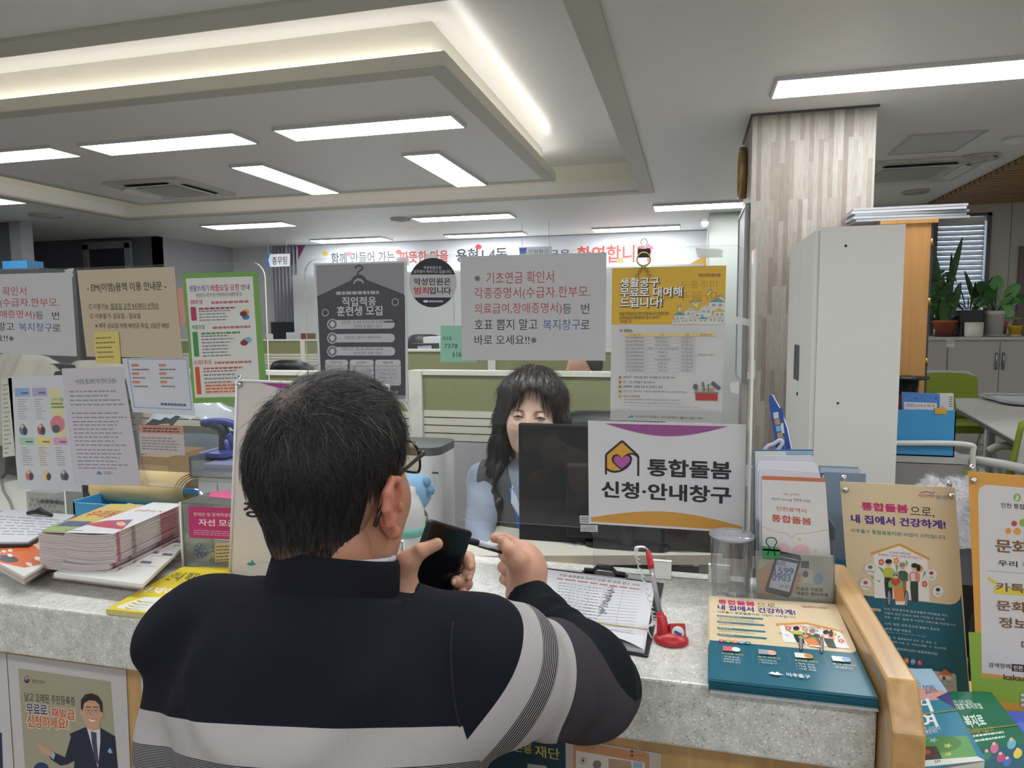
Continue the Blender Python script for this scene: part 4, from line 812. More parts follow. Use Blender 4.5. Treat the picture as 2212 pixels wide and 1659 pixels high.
# leaflet bundles lying on the shelf
def bundle(lab, q, z0, z1, edge, paint, paper, band=True, cat='leaflet', n=10, tilt=None):
    z0 = .5685
    t = thing('leaflet_bundle', lab, cat, tuple(az(*q[3], z1)-np.array((0, 0, z1-z0))), 'leaflet bundles on the side shelf')
    P = [np.array(az(*c, z1)) for c in q]; mb = MB()
    for i in range(n):
        a, b = z0+(z1-.0012-z0)*i/n, z0+(z1-.0012-z0)*(i+.8)/n; d = np.array((rnd.uniform(-.002, .002), rnd.uniform(-.002, .002), 0))
        mb.add([(p+d)[:2].tolist()+[a] for p in P]+[(p+d)[:2].tolist()+[b] for p in P], [(3, 2, 1, 0), (4, 5, 6, 7)]+[(k, (k+1) % 4, 4+(k+1) % 4, 4+k) for k in range(4)], mat(edge if i % 3 else 'C9CDD2', .55))
    mb.build('sheet_pile', t)['kind'] = 'stuff'
    s = Sheet(q, lambda x, y: az(x, y, z1), paper, .35); paint(s); s.build('cover', t)
    if band:
        v = .52; a, b = s.pt(-.01, v), s.pt(1.01, v+.0)
        MB().tube([Vector(a)+Vector((0, 0, .0012)), Vector(b)+Vector((0, 0, .0012))], .0008, mat('9A9A3A', .5)).build('rubber_band', t)
    return t
def p_home(s):
    s.poly([c9(395, 1125), c9(585, 1120), c9(650, 1210), c9(430, 1235)], '9FBBD0'); s.poly([c9(400, 1190), c9(600, 1200), c9(655, 1215), c9(660, 1240), c9(420, 1260)], 'C99A94')
    s.poly([c9(590, 1235), c9(655, 1210), c9(690, 1290), c9(640, 1260)], '3F3F78')
    s.text('DOWN', c9(526, 1185)+c9(600, 1215), '2A3A6A', .02); s.text('주거비용은', c9(420, 1170)+c9(520, 1190), '4A6A8A', .0); s.text('거', c9(455, 1248)+c9(578, 1300), 'DDE4E8', .04); s.text('여', c9(490, 1312)+c9(605, 1380), 'DDE4E8', .04)
    s.text('좋은 집 수선까지', c9(490, 1386)+c9(618, 1402), 'DDE4E8', 0); s.text('지원합니다.', c9(520, 1402)+c9(605, 1416), 'DDE4E8', 0)
    s.poly([c9(480, 1445), c9(755, 1440), c9(830, 1590), c9(500, 1605)], '5F9C5C'); s.ell(*c9(625, 1490), 42, 22, '4A7F45'); s.poly([c9(520, 1500), c9(600, 1500), c9(640, 1590), c9(530, 1600)], '3A332F')
    for x, y, c in ((580, 1460, '7AB0CC'), (660, 1500, 'B8C24A'), (670, 1560, 'B8C24A')): s.poly([c9(x+(28 if k % 2 == 0 else 12)*math.cos(k*PI/5), y+(18 if k % 2 == 0 else 8)*math.sin(k*PI/5)) for k in range(10)], c)
    s.rect(c9(525, 1525)+c9(575, 1550), 'B03A3A', .3); s.poly([c9(500, 1598), c9(830, 1588), c9(880, 1625), c9(520, 1650)], 'D5D8D2'); s.text('LH', c9(598, 1600)+c9(634, 1617), '2A4A6A', .04)
bundle('blue and green leaflet bundle on the shelf just right of the wooden end board', [(1925, 1452), (2012, 1445), (2130, 1640), (1965, 1668)], .60+.03, .70, 'B9BEC4', p_home, '2F7C98')
def p_bok(s):
    s.text('위한 모든 복지!', c9(680, 1278)+c9(812, 1296), 'D5E4DA', .01); s.text('대표 복지포털', c9(705, 1294)+c9(862, 1316), 'E0EAE2', .02); s.text('복지로', c9(740, 1345)+c9(880, 1396), 'E0EAE2', .05); s.text('bokjiro.go.kr', c9(770, 1406)+c9(925, 1428), 'C8B05A', .01)
    s.words(c9(790, 1436)+c9(1000, 1466), 2, 'D5E4DA', .4, .2); s.poly([c9(840, 1520), c9(1100, 1500), c9(1150, 1680), c9(900, 1680)], '2A5A6A')
    for x, y, c in ((920, 1520, 'C06A8A'), (1010, 1500, '6AB0B8'), (960, 1580, 'B04A7A'), (1050, 1560, 'D8C04A'), (880, 1560, '3A7A5A'), (1000, 1610, '4A6AB0')): s.ell(*c9(x, y), 9, 12, c); s.ell(*c9(x-4, y-26), 4, 4, 'DDB098')
bundle('dark green leaflet bundle right of the blue one, leaning on a yellow bundle', [(2048, 1494), (2140, 1494), (2262, 1648), (2128, 1680)], 0.6105, 0.6677, 'D8C84A', p_bok, '1F6A50')
bundle('violet blue leaflet bundle at the bottom right corner of the photo', [(2160, 1536), (2290, 1538), (2380, 1650), (2240, 1665)], 0.6057, 0.6534, 'B9BEC4', lambda s: s.rect((2200, 1560, 2300, 1600), '5A70C8'), '4658B0', False)
def p_y(s): s.words((2060, 1500, 2110, 1620), 6, 'B09A30', .3, .3)
bundle('yellow leaflet bundle peeking out beneath the dark green one', [(2012, 1478), (2060, 1480), (2160, 1690), (2070, 1700)], -1, .58, 'D0BE3A', p_y, 'D8C63A', False)
# ------------------------------------------------------------------ clipboard with forms
cq = [(1178, 1224), (1434, 1257), (1400, 1414), (1128, 1365)]
zc_ = ZT+.006
cb = thing('clipboard', 'black clipboard with a stack of signed forms lying in front of the clerk', 'clipboard', tuple(az(1300, 1320, ZT)))
P = [Vector(az(*c, zc_)) for c in cq]; cen = sum(P, Vector())/4
mb = MB(); mb.add([Vector((p.x, p.y, Z0)) for p in P]+[Vector((p.x, p.y, zc_-.002)) for p in P], [(3, 2, 1, 0), (4, 5, 6, 7)]+[(k, (k+1) % 4, 4+(k+1) % 4, 4+k) for k in range(4)], mat('1E1F24', .45)); mb.build('board', cb, .001)
pq = [(1184, 1230), (1416, 1260), (1392, 1404), (1138, 1362)]
c5b = q_((840, 1119), 3.072)
s = Sheet(pq, lambda x, y: az(x, y, zc_+.004), 'CFD0D6'); s.thick = .0058
s.text('인천 통합돌봄서비스 신청 및 상담 접수 대장', c5b(1130, 388)+c5b(1668, 442), '4A4A54', .012)
s.words(c5b(1110, 420)+c5b(1690, 470), 1, 'C07A7A', .35, .02)
for i in range(15):
    y = 455+i*20
    s.line([c5b(1120-i*6, y-20), c5b(1690-i*5, y+26)], .5, '9A9AA2'); s.words(c5b(1125-i*4, y-10)+c5b(1425-i*4, y+18), 1, '8A8A92', .3, .1)
for a, b in ((1220, 1130), (1330, 1290), (1430, 1370), (1560, 1500)): s.line([c5b(a, 455), c5b(b, 730)], .6, '9A9AA2')
for i in range(26):
    x, y = c5b(1480-i*3+rnd.uniform(-14, 14), 475+i*7); s.line([(x-rnd.uniform(3, 9), y+rnd.uniform(-3, 3)), (x+rnd.uniform(2, 8), y+rnd.uniform(-3, 3)), (x+rnd.uniform(-5, 5), y+rnd.uniform(2, 6))], .8, '5A5A66')
s.words(c5b(1440, 745)+c5b(1640, 800), 2, '8A8A92', .3, .2)
s.build('form_stack', cb)
P2 = [Vector(az(*c, zc_+.0045)) for c in pq]
MB().tube([P2[3].lerp(P2[0], .22)+Vector((0, 0, .0004)), P2[2].lerp(P2[1], .26)+Vector((0, 0, .0004))], .0009, mat('C9B84A', .5)).build('rubber_band', cb)
a, b = P2[3], P2[2]; dx = (b-a).normalized(); dy = (P2[0]-a).normalized()
cp = [a+dx*(b-a).length*.55, b-dx*.01]
mb = MB(); N_ = 10; vs_ = []
for i in range(N_+1):
    for j in range(6):
        t_, w_ = i/N_, j/5; vs_.append(a.lerp(b, .45+.54*t_)+dy*.045*w_+Vector((0, 0, .001+.012*math.sin(PI*t_)*(1-w_)**2)))
mb.add(vs_, [(i*6+j, i*6+j+1, (i+1)*6+j+1, (i+1)*6+j) for i in range(N_) for j in range(5)], mat('D6D7DC', .5), True); mb.build('curled_page', cb)
ca, cb2 = Vector(az(1258, 1234, zc_+.006)), Vector(az(1356, 1246, zc_+.006)); m_ = (ca+cb2)/2; ex = (cb2-ca).normalized(); ey = Vector((-ex.y, ex.x, 0))
mb = MB(); R_ = Matrix(((ex.x, ey.x, 0, 0), (ex.y, ey.y, 0, 0), (0, 0, 1, 0), (0, 0, 0, 1)))
mb.rbox(m_+Vector((0, 0, -.001)), ((cb2-ca).length, .022, .003), .006, CHROME, M=R_); bk = mat('17181C', .35)
Lc = (cb2-ca).length
mb.tube([m_+ex*Lc*t+Vector((0, 0, .004+h)) for t, h in ((-.45, 0), (-.25, .001), (-.17, .008), (.17, .008), (.25, .001), (.45, 0))], .0045, bk, 8); mb.tube([m_-ex*.016+Vector((0, 0, .013)), m_+ex*.016+Vector((0, 0, .013))], .006, bk, 8)
mb.build('clip', cb)
# ------------------------------------------------------------------ red pen holder with chained pen
pb = xyz(1450, 1388, ZT); ph = thing('pen_holder', 'red plastic pen holder with a clear chained pen on the counter', 'pen holder', tuple(pb))
RD = mat('B3202A', .35); mb = MB()
prof = [(.0, 0), (.025, 0), (.027, .003), (.026, .008), (.019, .014), (.010, .017), (0, .0175)]
mb.lathe(prof, pb+Vector((0, 0, .0008)), RD, 28, Matrix.Diagonal((1.0, .8, 1, 1)))
mb.tube([pb+Vector((-.012, .0, .012)), pb+Vector((-.016, .006, .040))], [.011, .0075], RD, 14)
mb.box(pb+Vector((.009, .002, .018)), (.025, .009, .024), RD, .2, Matrix.Rotation(.25, 4, 'Z') @ Matrix.Rotation(-.35, 4, 'X'))
mb.build('base', ph, .0025)
lb = MB().lathe([(0, .0012), (.0095, .001), (.010, 0)], pb+Vector((.010, -.0045, .019)), mat('C9CCD4', .4), 20, Matrix.Rotation(.25, 4, 'Z') @ Matrix.Rotation(PI/2-.35, 4, 'X')); lb.box(pb+Vector((.0102, -.0062, .019)), (.012, .001, .004), mat('2A3A7A', .5), M=Matrix.Rotation(.25, 4, 'Z') @ Matrix.Rotation(-.35, 4, 'X') @ Matrix.Rotation(.5, 4, 'Y')); lb.build('badge', ph)
tp = Vector(ay(1400, 1190, pb.y+.055)); bt = pb+Vector((-.0155, .0055, .030)); d = (tp-bt)
pen = thing('ballpoint_pen', 'clear ballpoint pen with red cap end standing in the red holder', 'pen', tuple(bt)); CL = glass('E8EAEE', .35, 1, 'pen', 'D5D8DE')
MB().tube([bt+d*.12, bt+d*.74], .0042, CL, 12).build('barrel', pen); MB().tube([bt+d*.10, bt+d*.73], .0016, mat('B0506A', .4), 8).build('ink_tube', pen)
MB().tube([bt+d*.74, bt+d*.80, bt+d*.99, bt+d], [.0046, .0054, .0046, .003], RD, 12).build('end_cap', pen); MB().tube([bt, bt+d*.12, bt+d*.13], [.0062, .0062, .005], RD, 12).build('grip', pen)
pts = []; A = tp+Vector((0, 0, .002)); K = [A, A+Vector((-.012, 0, .004)), A+Vector((-.018, -.003, -.01)), Vector(az(1412, 1330, ZT+.03)), pb+Vector((-.036, 0, .02)), pb+Vector((-.03, 0, .004))]
def catmull(K, n):
    K = [Vector(k) for k in K]; o = []
    for i in range(len(K)-1):
        p0, p1, p2, p3 = K[max(i-1, 0)], K[i], K[i+1], K[min(i+2, len(K)-1)]
        for j in range(n):
            t = j/n; o.append(.5*((2*p1)+(p2-p0)*t+(2*p0-5*p1+4*p2-p3)*t*t+(3*p1-p0-3*p2+p3)*t**3))
    return o+[K[-1]]
CW = mat('E4E4E6', .4)
path = catmull(K, 60); hel = []
for i, p in enumerate(path):
    f_ = i/len(path); r_ = .0032 if .12 < f_ < .72 else .0004
    hel.append(p+Vector((math.cos(i*1.15)*r_, math.sin(i*1.15)*r_, 0)))
MB().tube(hel, .0009, CW, 5).build('coiled_cord', pen)
# clear plastic cup
cpos = xyz(1578, 1297, ZT); cu = thing('plastic_cup', 'clear empty plastic cup standing beside the leaflet holder', 'cup', tuple(cpos))
CUP = glass('FFFFFF', .014, .5, 'cup', 'E8ECF4'); zt = .118
MB().lathe([(.0, .003), (.030, .002), (.0325, .004), (.0375, zt), (.0395, zt+.002), (.0395, zt+.004), (.0365, zt+.003), (.0315, .006), (0, .005)], cpos+Vector((0, 0, .0006)), CUP, 40).build('cup_wall', cu)
MB().lathe([(.0375, zt-.001), (.0398, zt+.001), (.0398, zt+.004), (.0375, zt+.005)], cpos+Vector((0, 0, .0006)), glass('FFFFFF', .35, 1.4, 'rim', 'DADCEC'), 40).build('rim', cu)
# ------------------------------------------------------------------ leaflet holder
hb = thing('leaflet_holder', 'clear upright leaflet holder packed with leaflets at the right end of counter', 'leaflet holder', (.19, 1.30, ZT))
YH = 1.262; HC = glass('F8FAFA', .06, .7, 'holder', 'E4E8EA')
hx0, hx1 = ay(1637, 1290, YH)[0], ay(1797, 1290, YH)[0]; zf = ay(1700, 1196, YH)[2]
mb = MB(); mb.bb((hx0-.003, YH+.075, Z0), (hx1+.003, YH+.078, Z0+.20), HC).bb((hx0-.003, YH-.001, Z0), (hx0-.0005, YH+.075, Z0+.15), HC).bb((hx1+.0005, YH-.001, Z0), (hx1+.003, YH+.075, Z0+.15), HC).bb((hx0-.003, YH-.003, Z0), (hx1+.003, YH-.001, zf), HC)
mb.build('shell', hb)
ls = thing('free_leaflets', 'white and orange care leaflets standing in the clear holder', 'leaflet', (.19, 1.30, Z0), 'paper standing in the clear leaflet holder')
fl = apl((0, YH+.008, ZT), (0, -1, .02))
s = Sheet([(1646, 1028), (1783, 1041), (1797, 1240), (1646, 1225)], fl, 'D5D5D6'); s.thick = .0015; c10 = q_((1580, 850), 4.74)
s.poly([c10(312, 842), c10(964, 872), c10(966, 908), c10(312, 878)], 'C4754F')
for t, a, b, c, bo in (('사는 곳', (530, 1003), (632, 1035), 'B0406A', .01), ('에서', (638, 1008), (692, 1036), '3A3A44', 0), ('필요한 서비스를', (412, 1046), (622, 1090), '4A8A5A', .01), ('한번에 누리는', (638, 1056), (815, 1102), '3A3A44', .005), ('인천광역시', (460, 1132), (768, 1205), 'C0663F', .015), ('통합돌봄', (412, 1212), (822, 1325), 'C0553A', .035)): s.text(t, c10(*a)+c10(*b), c, bo)
s.line([c10(*p) for p in ((315, 1335), (400, 1372), (480, 1398), (570, 1410), (622, 1462), (668, 1415), (760, 1410), (880, 1390), (985, 1368))], .8, 'C98A78')
s.ell(*c10(530, 1590), 18, 17, 'DDB6BC'); s.ell(*c10(715, 1600), 20, 16, 'DDB6BC')
for x, y in ((703, 1470), (862, 1590)): s.ell(*c10(x, y), 3.4, 3.4, 'D8BE7A')
s.build('front_leaflet', ls)
mb = MB()
for i, (q, c) in enumerate((([(1640, 1010), (1776, 1020), (1790, 1240), (1640, 1230)], 'DAD8E4'), ([(1636, 996), (1770, 1000), (1786, 1240), (1637, 1230)], 'E2E0EA'), ([(1633, 984), (1764, 984), (1783, 1240), (1634, 1230)], 'D5D4E0'))):
    sh_ = Sheet(q, apl((0, YH+.013+i*.006, ZT), (0, -1, .02)), c); sh_.thick = .002
    sh_.outline = [(0, 1), (0, .06), (.03, .015), (.08, 0), (.90, 0), (.95, .012), (.99, .08), (1, 1)]
    sh_.build('envelope', ls)
s = Sheet([(1631, 971), (1757, 971), (1775, 1240), (1632, 1230)], apl((0, YH+.034, ZT), (0, -1, .02)), 'D8E0D6'); s.rect((1631, 971, 1757, 974), '2F6AB0'); s.rect((1697, 975, 1758, 984), '9AB4CC'); s.build('booklet', ls)
s = Sheet([(1629, 972), (1690, 972), (1690, 1240), (1630, 1232)], apl((0, YH+.04, ZT), (0, -1, .02)), '4A94C4'); s.build('folder', ls)
s = Sheet([(1632, 1190), (1800, 1200), (1800, 1312), (1637, 1300)], apl((0, YH+.0015, ZT), (0, -1, 0)), 'BDB9B0', .4); s.thick = .0012
SKN = 'C29678'
s.rect(c8(755, 985)+c8(955, 1130), 'B9B7B2'); s.rect(c8(755, 1000)+c8(808, 1050), '4A4C54'); s.rect(c8(765, 1060)+c8(830, 1150), 'CFCEC8'); s.ell(*c8(785, 1088), 6.5, 7.5, '5A5C64')
s.ell(*c8(870, 1120), 10, 12, '7AA4CC')
s.poly([c8(480, 1060), c8(540, 1020), c8(585, 1000), c8(600, 1030), c8(560, 1090), c8(560, 1200), c8(600, 1230), c8(480, 1240)], SKN)
for x, y in ((735, 1095), (728, 1130), (718, 1165), (705, 1195)): s.ell(*c8(x, y), 9, 5.5, SKN)
s.poly([c8(615, 935), c8(745, 962), c8(758, 985), c8(690, 1225), c8(670, 1240), c8(530, 1205), c8(520, 1185), c8(600, 945)], '23252C')
s.poly([c8(610, 968), c8(742, 995), c8(678, 1205), c8(545, 1172)], 'D2D6E2'); s.poly([c8(606, 972), c8(740, 1000), c8(734, 1020), c8(600, 992)], '2A3550')
for t, a, b, bo in (('www.', (592, 1000), (662, 1045), .01), ('1599', (580, 1040), (710, 1095), .05), ('0903', (562, 1080), (690, 1140), .05), ('.or.kr', (610, 1145), (680, 1180), .01)): s.text(t, c8(*a)+c8(*b), '5A78B4', bo)
s.text('비움은 무료로', c8(725, 1168)+c8(898, 1206), '2E2E34', .04); s.text('배출은 편리하게', c8(725, 1198)+c8(928, 1236), '2E2E34', .04); s.rect(c8(770, 1240)+c8(850, 1254), 'D0D4D0'); s.text('검색창에', c8(728, 1238)+c8(766, 1252), '5A5A5A', 0, 1)
s.build('front_card', hb)
bc = thing('binder_clip', 'green binder clip with wire handle gripping the leaflet holder front', 'clip', tuple(ay(1665, 1195, YH-.004)))
GB = mat('2F8A4A', .4); p0 = Vector(ay(1666, 1196, YH-.006)); mb = MB(); mb.box(p0, (.028, .004, .015), GB).box(p0+Vector((0, .007, .0065)), (.028, .018, .002), GB); mb.build('jaw', bc)
WR_ = mat('4A4A48', .3, 1); mb = MB(); mb.tube(catmull([p0+Vector((x, -.003, z)) for x, z in ((-.006, -.002), (-.004, .012), (-.009, .020), (-.007, .028), (.003, .029), (.008, .022), (.004, .012), (.006, -.002))], 5), .0009, WR_, 6); mb.build('wire_handle', bc)
# tall floor rack with curling pamphlets, and a tall blue fan
ra = ay(1788, 1200, 1.64); rb = ay(1822, 1200, 1.64)
rp = thing('pamphlet_rack', 'clear rack of curling blue grey pamphlets behind the leaflet holder', 'leaflet holder', (ra[0]+.03, 1.66, 0))
X0_ = ra[0]-.01; zr = ay(1800, 1205, 1.64)[2]-.14
for i in range(7):
    y = 1.645+i*.012; c = ('7A8FA8', 'C0C8D4', '5A7FA0', 'A9B4C4', '4A6A88', 'B4BCCC', '8A9AB0')[i]
    MB().add([(X0_+x, y+.02*(zz/.3)**2*(1 if i % 2 else .4), zr+zz) for x in (0, .085) for zz in np.linspace(.003, .33-.012*(i % 3), 7)], [(k, k+1, 8+k, 7+k) for k in range(6)], mat(c, .5), True).build('pamphlet', rp)
MB().bb((X0_-.004, 1.637, zr), (X0_+.09, 1.639, zr+.14), mat('2E7FA6', .4)).bb((X0_-.004, 1.745, zr), (X0_+.09, 1.748, zr+.2), HC).bb((X0_-.004, 1.637, zr-.004), (X0_+.09, 1.748, zr), HC).build('shell', rp)
MB().bb((X0_-.004, 1.637, 0), (X0_+.09, 1.748, zr-.004), OAK).build('pedestal', rp)
fan = thing('hand_fan', 'tall blue hand fan with printed lines standing behind the leaflet holder', 'fan', tuple(ay(1685, 985, 1.352)))
fq = [(1662, 852), (1668, 853), (1684, 882), (1700, 925), (1709, 970), (1712, 1035), (1683, 1035), (1676, 970), (1668, 915), (1661, 868)]
YF_ = 1.352; mb = MB()
pts = [ay(x, y, YF_) for x, y in fq]; n = len(pts)
mb.add([p for p in pts]+[p+np.array((.002, .0016, 0)) for p in pts], [tuple(range(n)), tuple(range(n, 2*n))[::-1]], mat('2A55A0', .4)); mb.add([p for p in pts]+[p+np.array((.002, .0016, 0)) for p in pts], [(i, n+i, n+(i+1) % n, (i+1) % n) for i in range(n)], mat('D8DCE8', .4)); mb.build('blade', fan)
s = Sheet([(1668, 885), (1690, 880), (1705, 1000), (1680, 1000)], lambda x, y: ay(x, y, YF_-.0008), '2A55A0', thick=.0003)
for y, c in ((895, 'C8D4E8'), (908, 'B8935A'), (922, '7AB4DC'), (936, 'B8935A'), (948, '6A94D0')): s.rect((1670+(y-895)*.2, y-4, 1682+(y-895)*.22, y+6), c)
s.rect((1686, 912, 1694, 932), 'D5DCE8'); s.words((1690, 940, 1700, 990), 9, 'A9BCD8', .4, .2); s.build('print', fan)
MB().tube([Vector(ay(1697, 1035, YF_+.001)), Vector(ay(1700, 1180, YF_+.001)), Vector(ay(1702, 1300, YF_+.001))], .005, mat('DADCE4', .4)).build('handle', fan)
mb = MB(); p = Vector(ay(1672, 962, YF_-.012)); mb.tube(catmull([p+Vector((-.02, 0, -.02)), p+Vector((-.012, 0, -.003)), p+Vector((0, 0, .003)), p+Vector((.010, 0, .010)), p+Vector((.014, 0, .004)), p+Vector((.004, 0, -.012))], 6), .0035, mat('C9C6DC', .4), 8)
tag(mb.build('ribbon_loop', None, loc=p), 'pale lilac looped ribbon on top of the packed leaflet holder', 'ribbon')
# ------------------------------------------------------------------ binder clip and ring over the yellow poster
p = Vector(ay(1391, 547, YA)); bc = thing('binder_clip', 'black binder clip gripping the screen edge over the yellow poster', 'clip', tuple(p)); BK = mat('1E1E2A', .35)
mb = MB(); M_ = Matrix(((1, 0, 0, 0), (0, 0, 1, 0), (0, 1, 0, 0), (0, 0, 0, 1)))
mb.box(p+Vector((0, -.004, 0)), (.0235, .002, .015), BK).box(p+Vector((0, .009, 0)), (.0235, .002, .015), BK).box(p+Vector((0, .0025, .0075)), (.0235, .014, .002), BK); mb.build('jaw', bc)
mb = MB(); mb.tube(catmull([p+Vector((x, .002, z)) for x, z in ((-.006, .008), (-.004, .016), (-.0065, .022), (0, .028), (.0065, .022), (.004, .016), (.006, .008))], 5), .0009, CHROME, 6); mb.build('wire_handle', bc)
GD = mat('B89A5A', .3, 1); kr = thing('key_ring', 'brass ring and short chain hanging from the black binder clip', 'ring', tuple(p+Vector((0, -.006, -.015))))
c_ = p+Vector((0, -.007, -.012)); mb = MB().tube([c_+Vector((.0125*math.cos(t), 0, .0125*math.sin(t))) for t in np.linspace(0, 2*PI, 28, endpoint=False)], .0016, GD, 8, closed=True); mb.build('ring', kr)
for sx in (-1, 1):
    for k in range(4):
        q = c_+Vector((sx*(.003+.003*k), -.001, -.014-.0055*k)); MB().tube([q+Vector((.0022*math.cos(t)*(1 if k % 2 else .4), .0016*math.cos(t), .0036*math.sin(t))) for t in np.linspace(0, 2*PI, 12, endpoint=False)], .0008, GD, 6, closed=True).build('chain_link', kr)
# ------------------------------------------------------------------ left end of the counter
def magazine(name, lab, q, z0, z1, edge, cover, paint=None, group=None, cat='magazine', spine=None):
    P = [np.array(az(*c, z1)) for c in q]; base = np.array(az(*q[3], z1)); base[2] = z0
    t = thing(name, lab, cat, tuple(base), group)
    e = MB(); e.add([p[:2].tolist()+[z0+.0008] for p in P]+[p[:2].tolist()+[z1-.0008] for p in P], [(3, 2, 1, 0), (4, 5, 6, 7)]+[(k, (k+1) % 4, 4+(k+1) % 4, 4+k) for k in range(4)], mat(edge, .6)); e.build('pages', t)
    s = Sheet(q, lambda x, y: az(x, y, z1), cover, .3); s.thick = .0007
    if paint: paint(s)
    s.build('cover', t)
    b = MB(); b.add([p[:2].tolist()+[z0] for p in P]+[p[:2].tolist()+[z0+.0007] for p in P], [(3, 2, 1, 0), (4, 5, 6, 7)]+[(k, (k+1) % 4, 4+(k+1) % 4, 4+k) for k in range(4)], mat(spine or cover, .5)); b.build('back_cover', t)
    return t
k6 = q_((0, 980), 3.95)
def p_yel(s):
    s.poly([k6(1340, 1140), k6(1450, 1140), k6(1320, 1340), k6(1030, 1300), k6(1045, 1270)], 'DDDDD4'); s.text('화재예방', k6(1370, 1060)+k6(1640, 1120), 'F0EAD8', .04); s.text('안내 책자', k6(1550, 985)+k6(1700, 1030), '4A4A30', .02)
    for x, y in ((1110, 1290), (1165, 1255), (1220, 1220), (1275, 1190)): s.ell(*k6(x, y), 4, 3.4, 'C9A83A'); s.words(k6(x+20, y-4)+k6(x+100, y+20), 2, '8A8A90', .4, .2)
magazine('booklet', 'thick yellow booklet at the front counter edge left of the man', [(395, 1224), (498, 1226), (520, 1345), (229, 1316)], Z0, ZT+.0105, 'C9BE8A', 'D8C431', p_yel, cat='booklet')
# under stack
UNDER = [(250, 1150), (415, 1160), (306, 1262), (115, 1238)]
zz = Z0
for i, (h, ec, cc) in enumerate(((.013, 'B9A6A2', '8A4A50'), (.004, 'A0303A', 'A0303A'), (.009, 'CFCFCB', 'D5D3CE'), (.006, 'D5D5D0', 'D8D8D4'))):
    q = [(x+(i-2)*2, y) for x, y in UNDER]
    lab = ('thick rosy brown catalogue at the bottom of the left magazine pile', 'thin red booklet second from the bottom of the left magazine pile', 'white edged magazine above the thin red booklet', 'white magazine with small product pictures directly under the tall pile')[i]
    P_ = [az(x, y, ZT+.02) for x, y in q]; 
    def pp(s, i=i):
        if i == 3:
            for x, y in ((1500, 810), (1300, 900), (1100, 980), (1430, 920), (1240, 985)): s.rect((k6(x, y-60)[0]-9, k6(x, y-60)[1]-4, k6(x, y-60)[0]+9, k6(x, y-60)[1]+3), '6A6A7A'); s.words((k6(x, y-60)[0]-4, k6(x, y-60)[1]+6, k6(x, y-60)[0]+24, k6(x, y-60)[1]+10), 1, '8A8A9A', .6, 0)
    t = magazine('magazine', lab, q, zz, zz+h, ec, cc, pp, 'magazines piled on the left of the counter'); zz += h+.0004
# the tall pile: individual copies of one magazine
zb = zz+.0004; NM = 18; HM = .0041
topq = [(330, 1085), (398, 1088), (245, 1153), (140, 1150)]; zt_ = zb+NM*HM
def p_mag(s):
    s.poly([k6(760, 590), k6(960, 555), k6(1180, 545), k6(1060, 640), k6(860, 612)], 'B8485A'); s.poly([k6(960, 590), k6(1180, 545), k6(1100, 600)], '6A6AA0'); s.text('건강소식', k6(1210, 465)+k6(1400, 490), 'B05A5A', .02); s.words(k6(590, 640)+k6(700, 660), 1, '8A8A90', .5, 0); s.ell(*k6(1070, 585), 10, 5, 'D8B090')
base = None
for i in range(NM):
    z0 = zb+i*HM
    if i == 0:
        P = [np.array(az(*c, zt_)) for c in topq]; base = P[3].copy(); base[2] = z0
        t0 = thing('magazine', 'thick pale edged magazine in the tall leaning pile left of the man', 'magazine', tuple(base), 'magazines in the tall pile'); e = MB()
        # curled fore edge: rounded front
        cols = []
        for w_, lift in ((0, 0), (.33, 0), (.66, .0), (1, 0)): pass
        rings = []
        for (a, b) in ((P[3], P[0]), (P[2], P[1])): rings.append((a, b))
        vs_ = []; nseg = 8
        for zz_ in (z0+.0002, z0+HM-.0003):
            for j in range(nseg+1):
                f_ = j/nseg; a = P[3]*(1-f_)+P[2]*f_; b = P[0]*(1-f_)+P[1]*f_; dz = -.004*math.sin(PI*f_)
                for p in (a, b): vs_.append((p[0], p[1], zz_+dz))
        m_ = 2*(nseg+1); fs = []
        for j in range(nseg):
            a = 2*j; fs += [(a, a+1, a+3, a+2), (m_+a, m_+a+2, m_+a+3, m_+a+1), (a, a+2, m_+a+2, m_+a), (a+1, m_+a+1, m_+a+3, a+3)]
        fs += [(0, m_, m_+1, 1), (2*nseg, 2*nseg+1, m_+2*nseg+1, m_+2*nseg)]
        e.add(vs_, fs, mat('BDB2B2', .6)); q = e; f0, f1 = P[2]*.97+P[1]*.03, P[2]*.93+P[1]*.07; g0, g1 = P[2]*.78+P[1]*.22, P[2]*.73+P[1]*.27; h0, h1 = P[2]*.38+P[1]*.62, P[2]*.12+P[1]*.88
        nn = np.cross(P[1]-P[2], (0, 0, 1)); nn = nn/np.linalg.norm(nn)*.0006
        if nn[0] < 0: nn = -nn
        for (a, b), c in (((f0, f1), 'A85A6A'), ((g0, g1), '8A8A86'), ((h0, h1), 'A86A74')):
            q.add([(*(a+nn)[:2], z0+.0003), (*(b+nn)[:2], z0+.0003), (*(b+nn)[:2], z0+HM-.0004), (*(a+nn)[:2], z0+HM-.0004)], [(0, 1, 2, 3)], mat(c, .6))
        e.build('pages', t0)
        
        continue
    c = dup(t0, (base[0]+rnd.uniform(-.0012, .0012)-(.010 if i < 4 else 0), base[1]+rnd.uniform(-.0012, .0012)-(.004 if i < 4 else 0), z0))
    if i == NM-1:
        c['label'] = 'topmost magazine of the tall pile, white with a red wave on cover'; del c['group']
        s = Sheet(topq, lambda x, y: az(x, y, zt_+.0006), 'D3D3D6', .3); s.thick = .0005; s.setup(topq); p_mag(s)
        # keep the cover on the leaning copy
        o = s.build('cover', c)
shf_ = np.array(az(212, 1120, zt_))-np.array(az(268, 1122, zt_))+np.array((-.004, .004, 0))
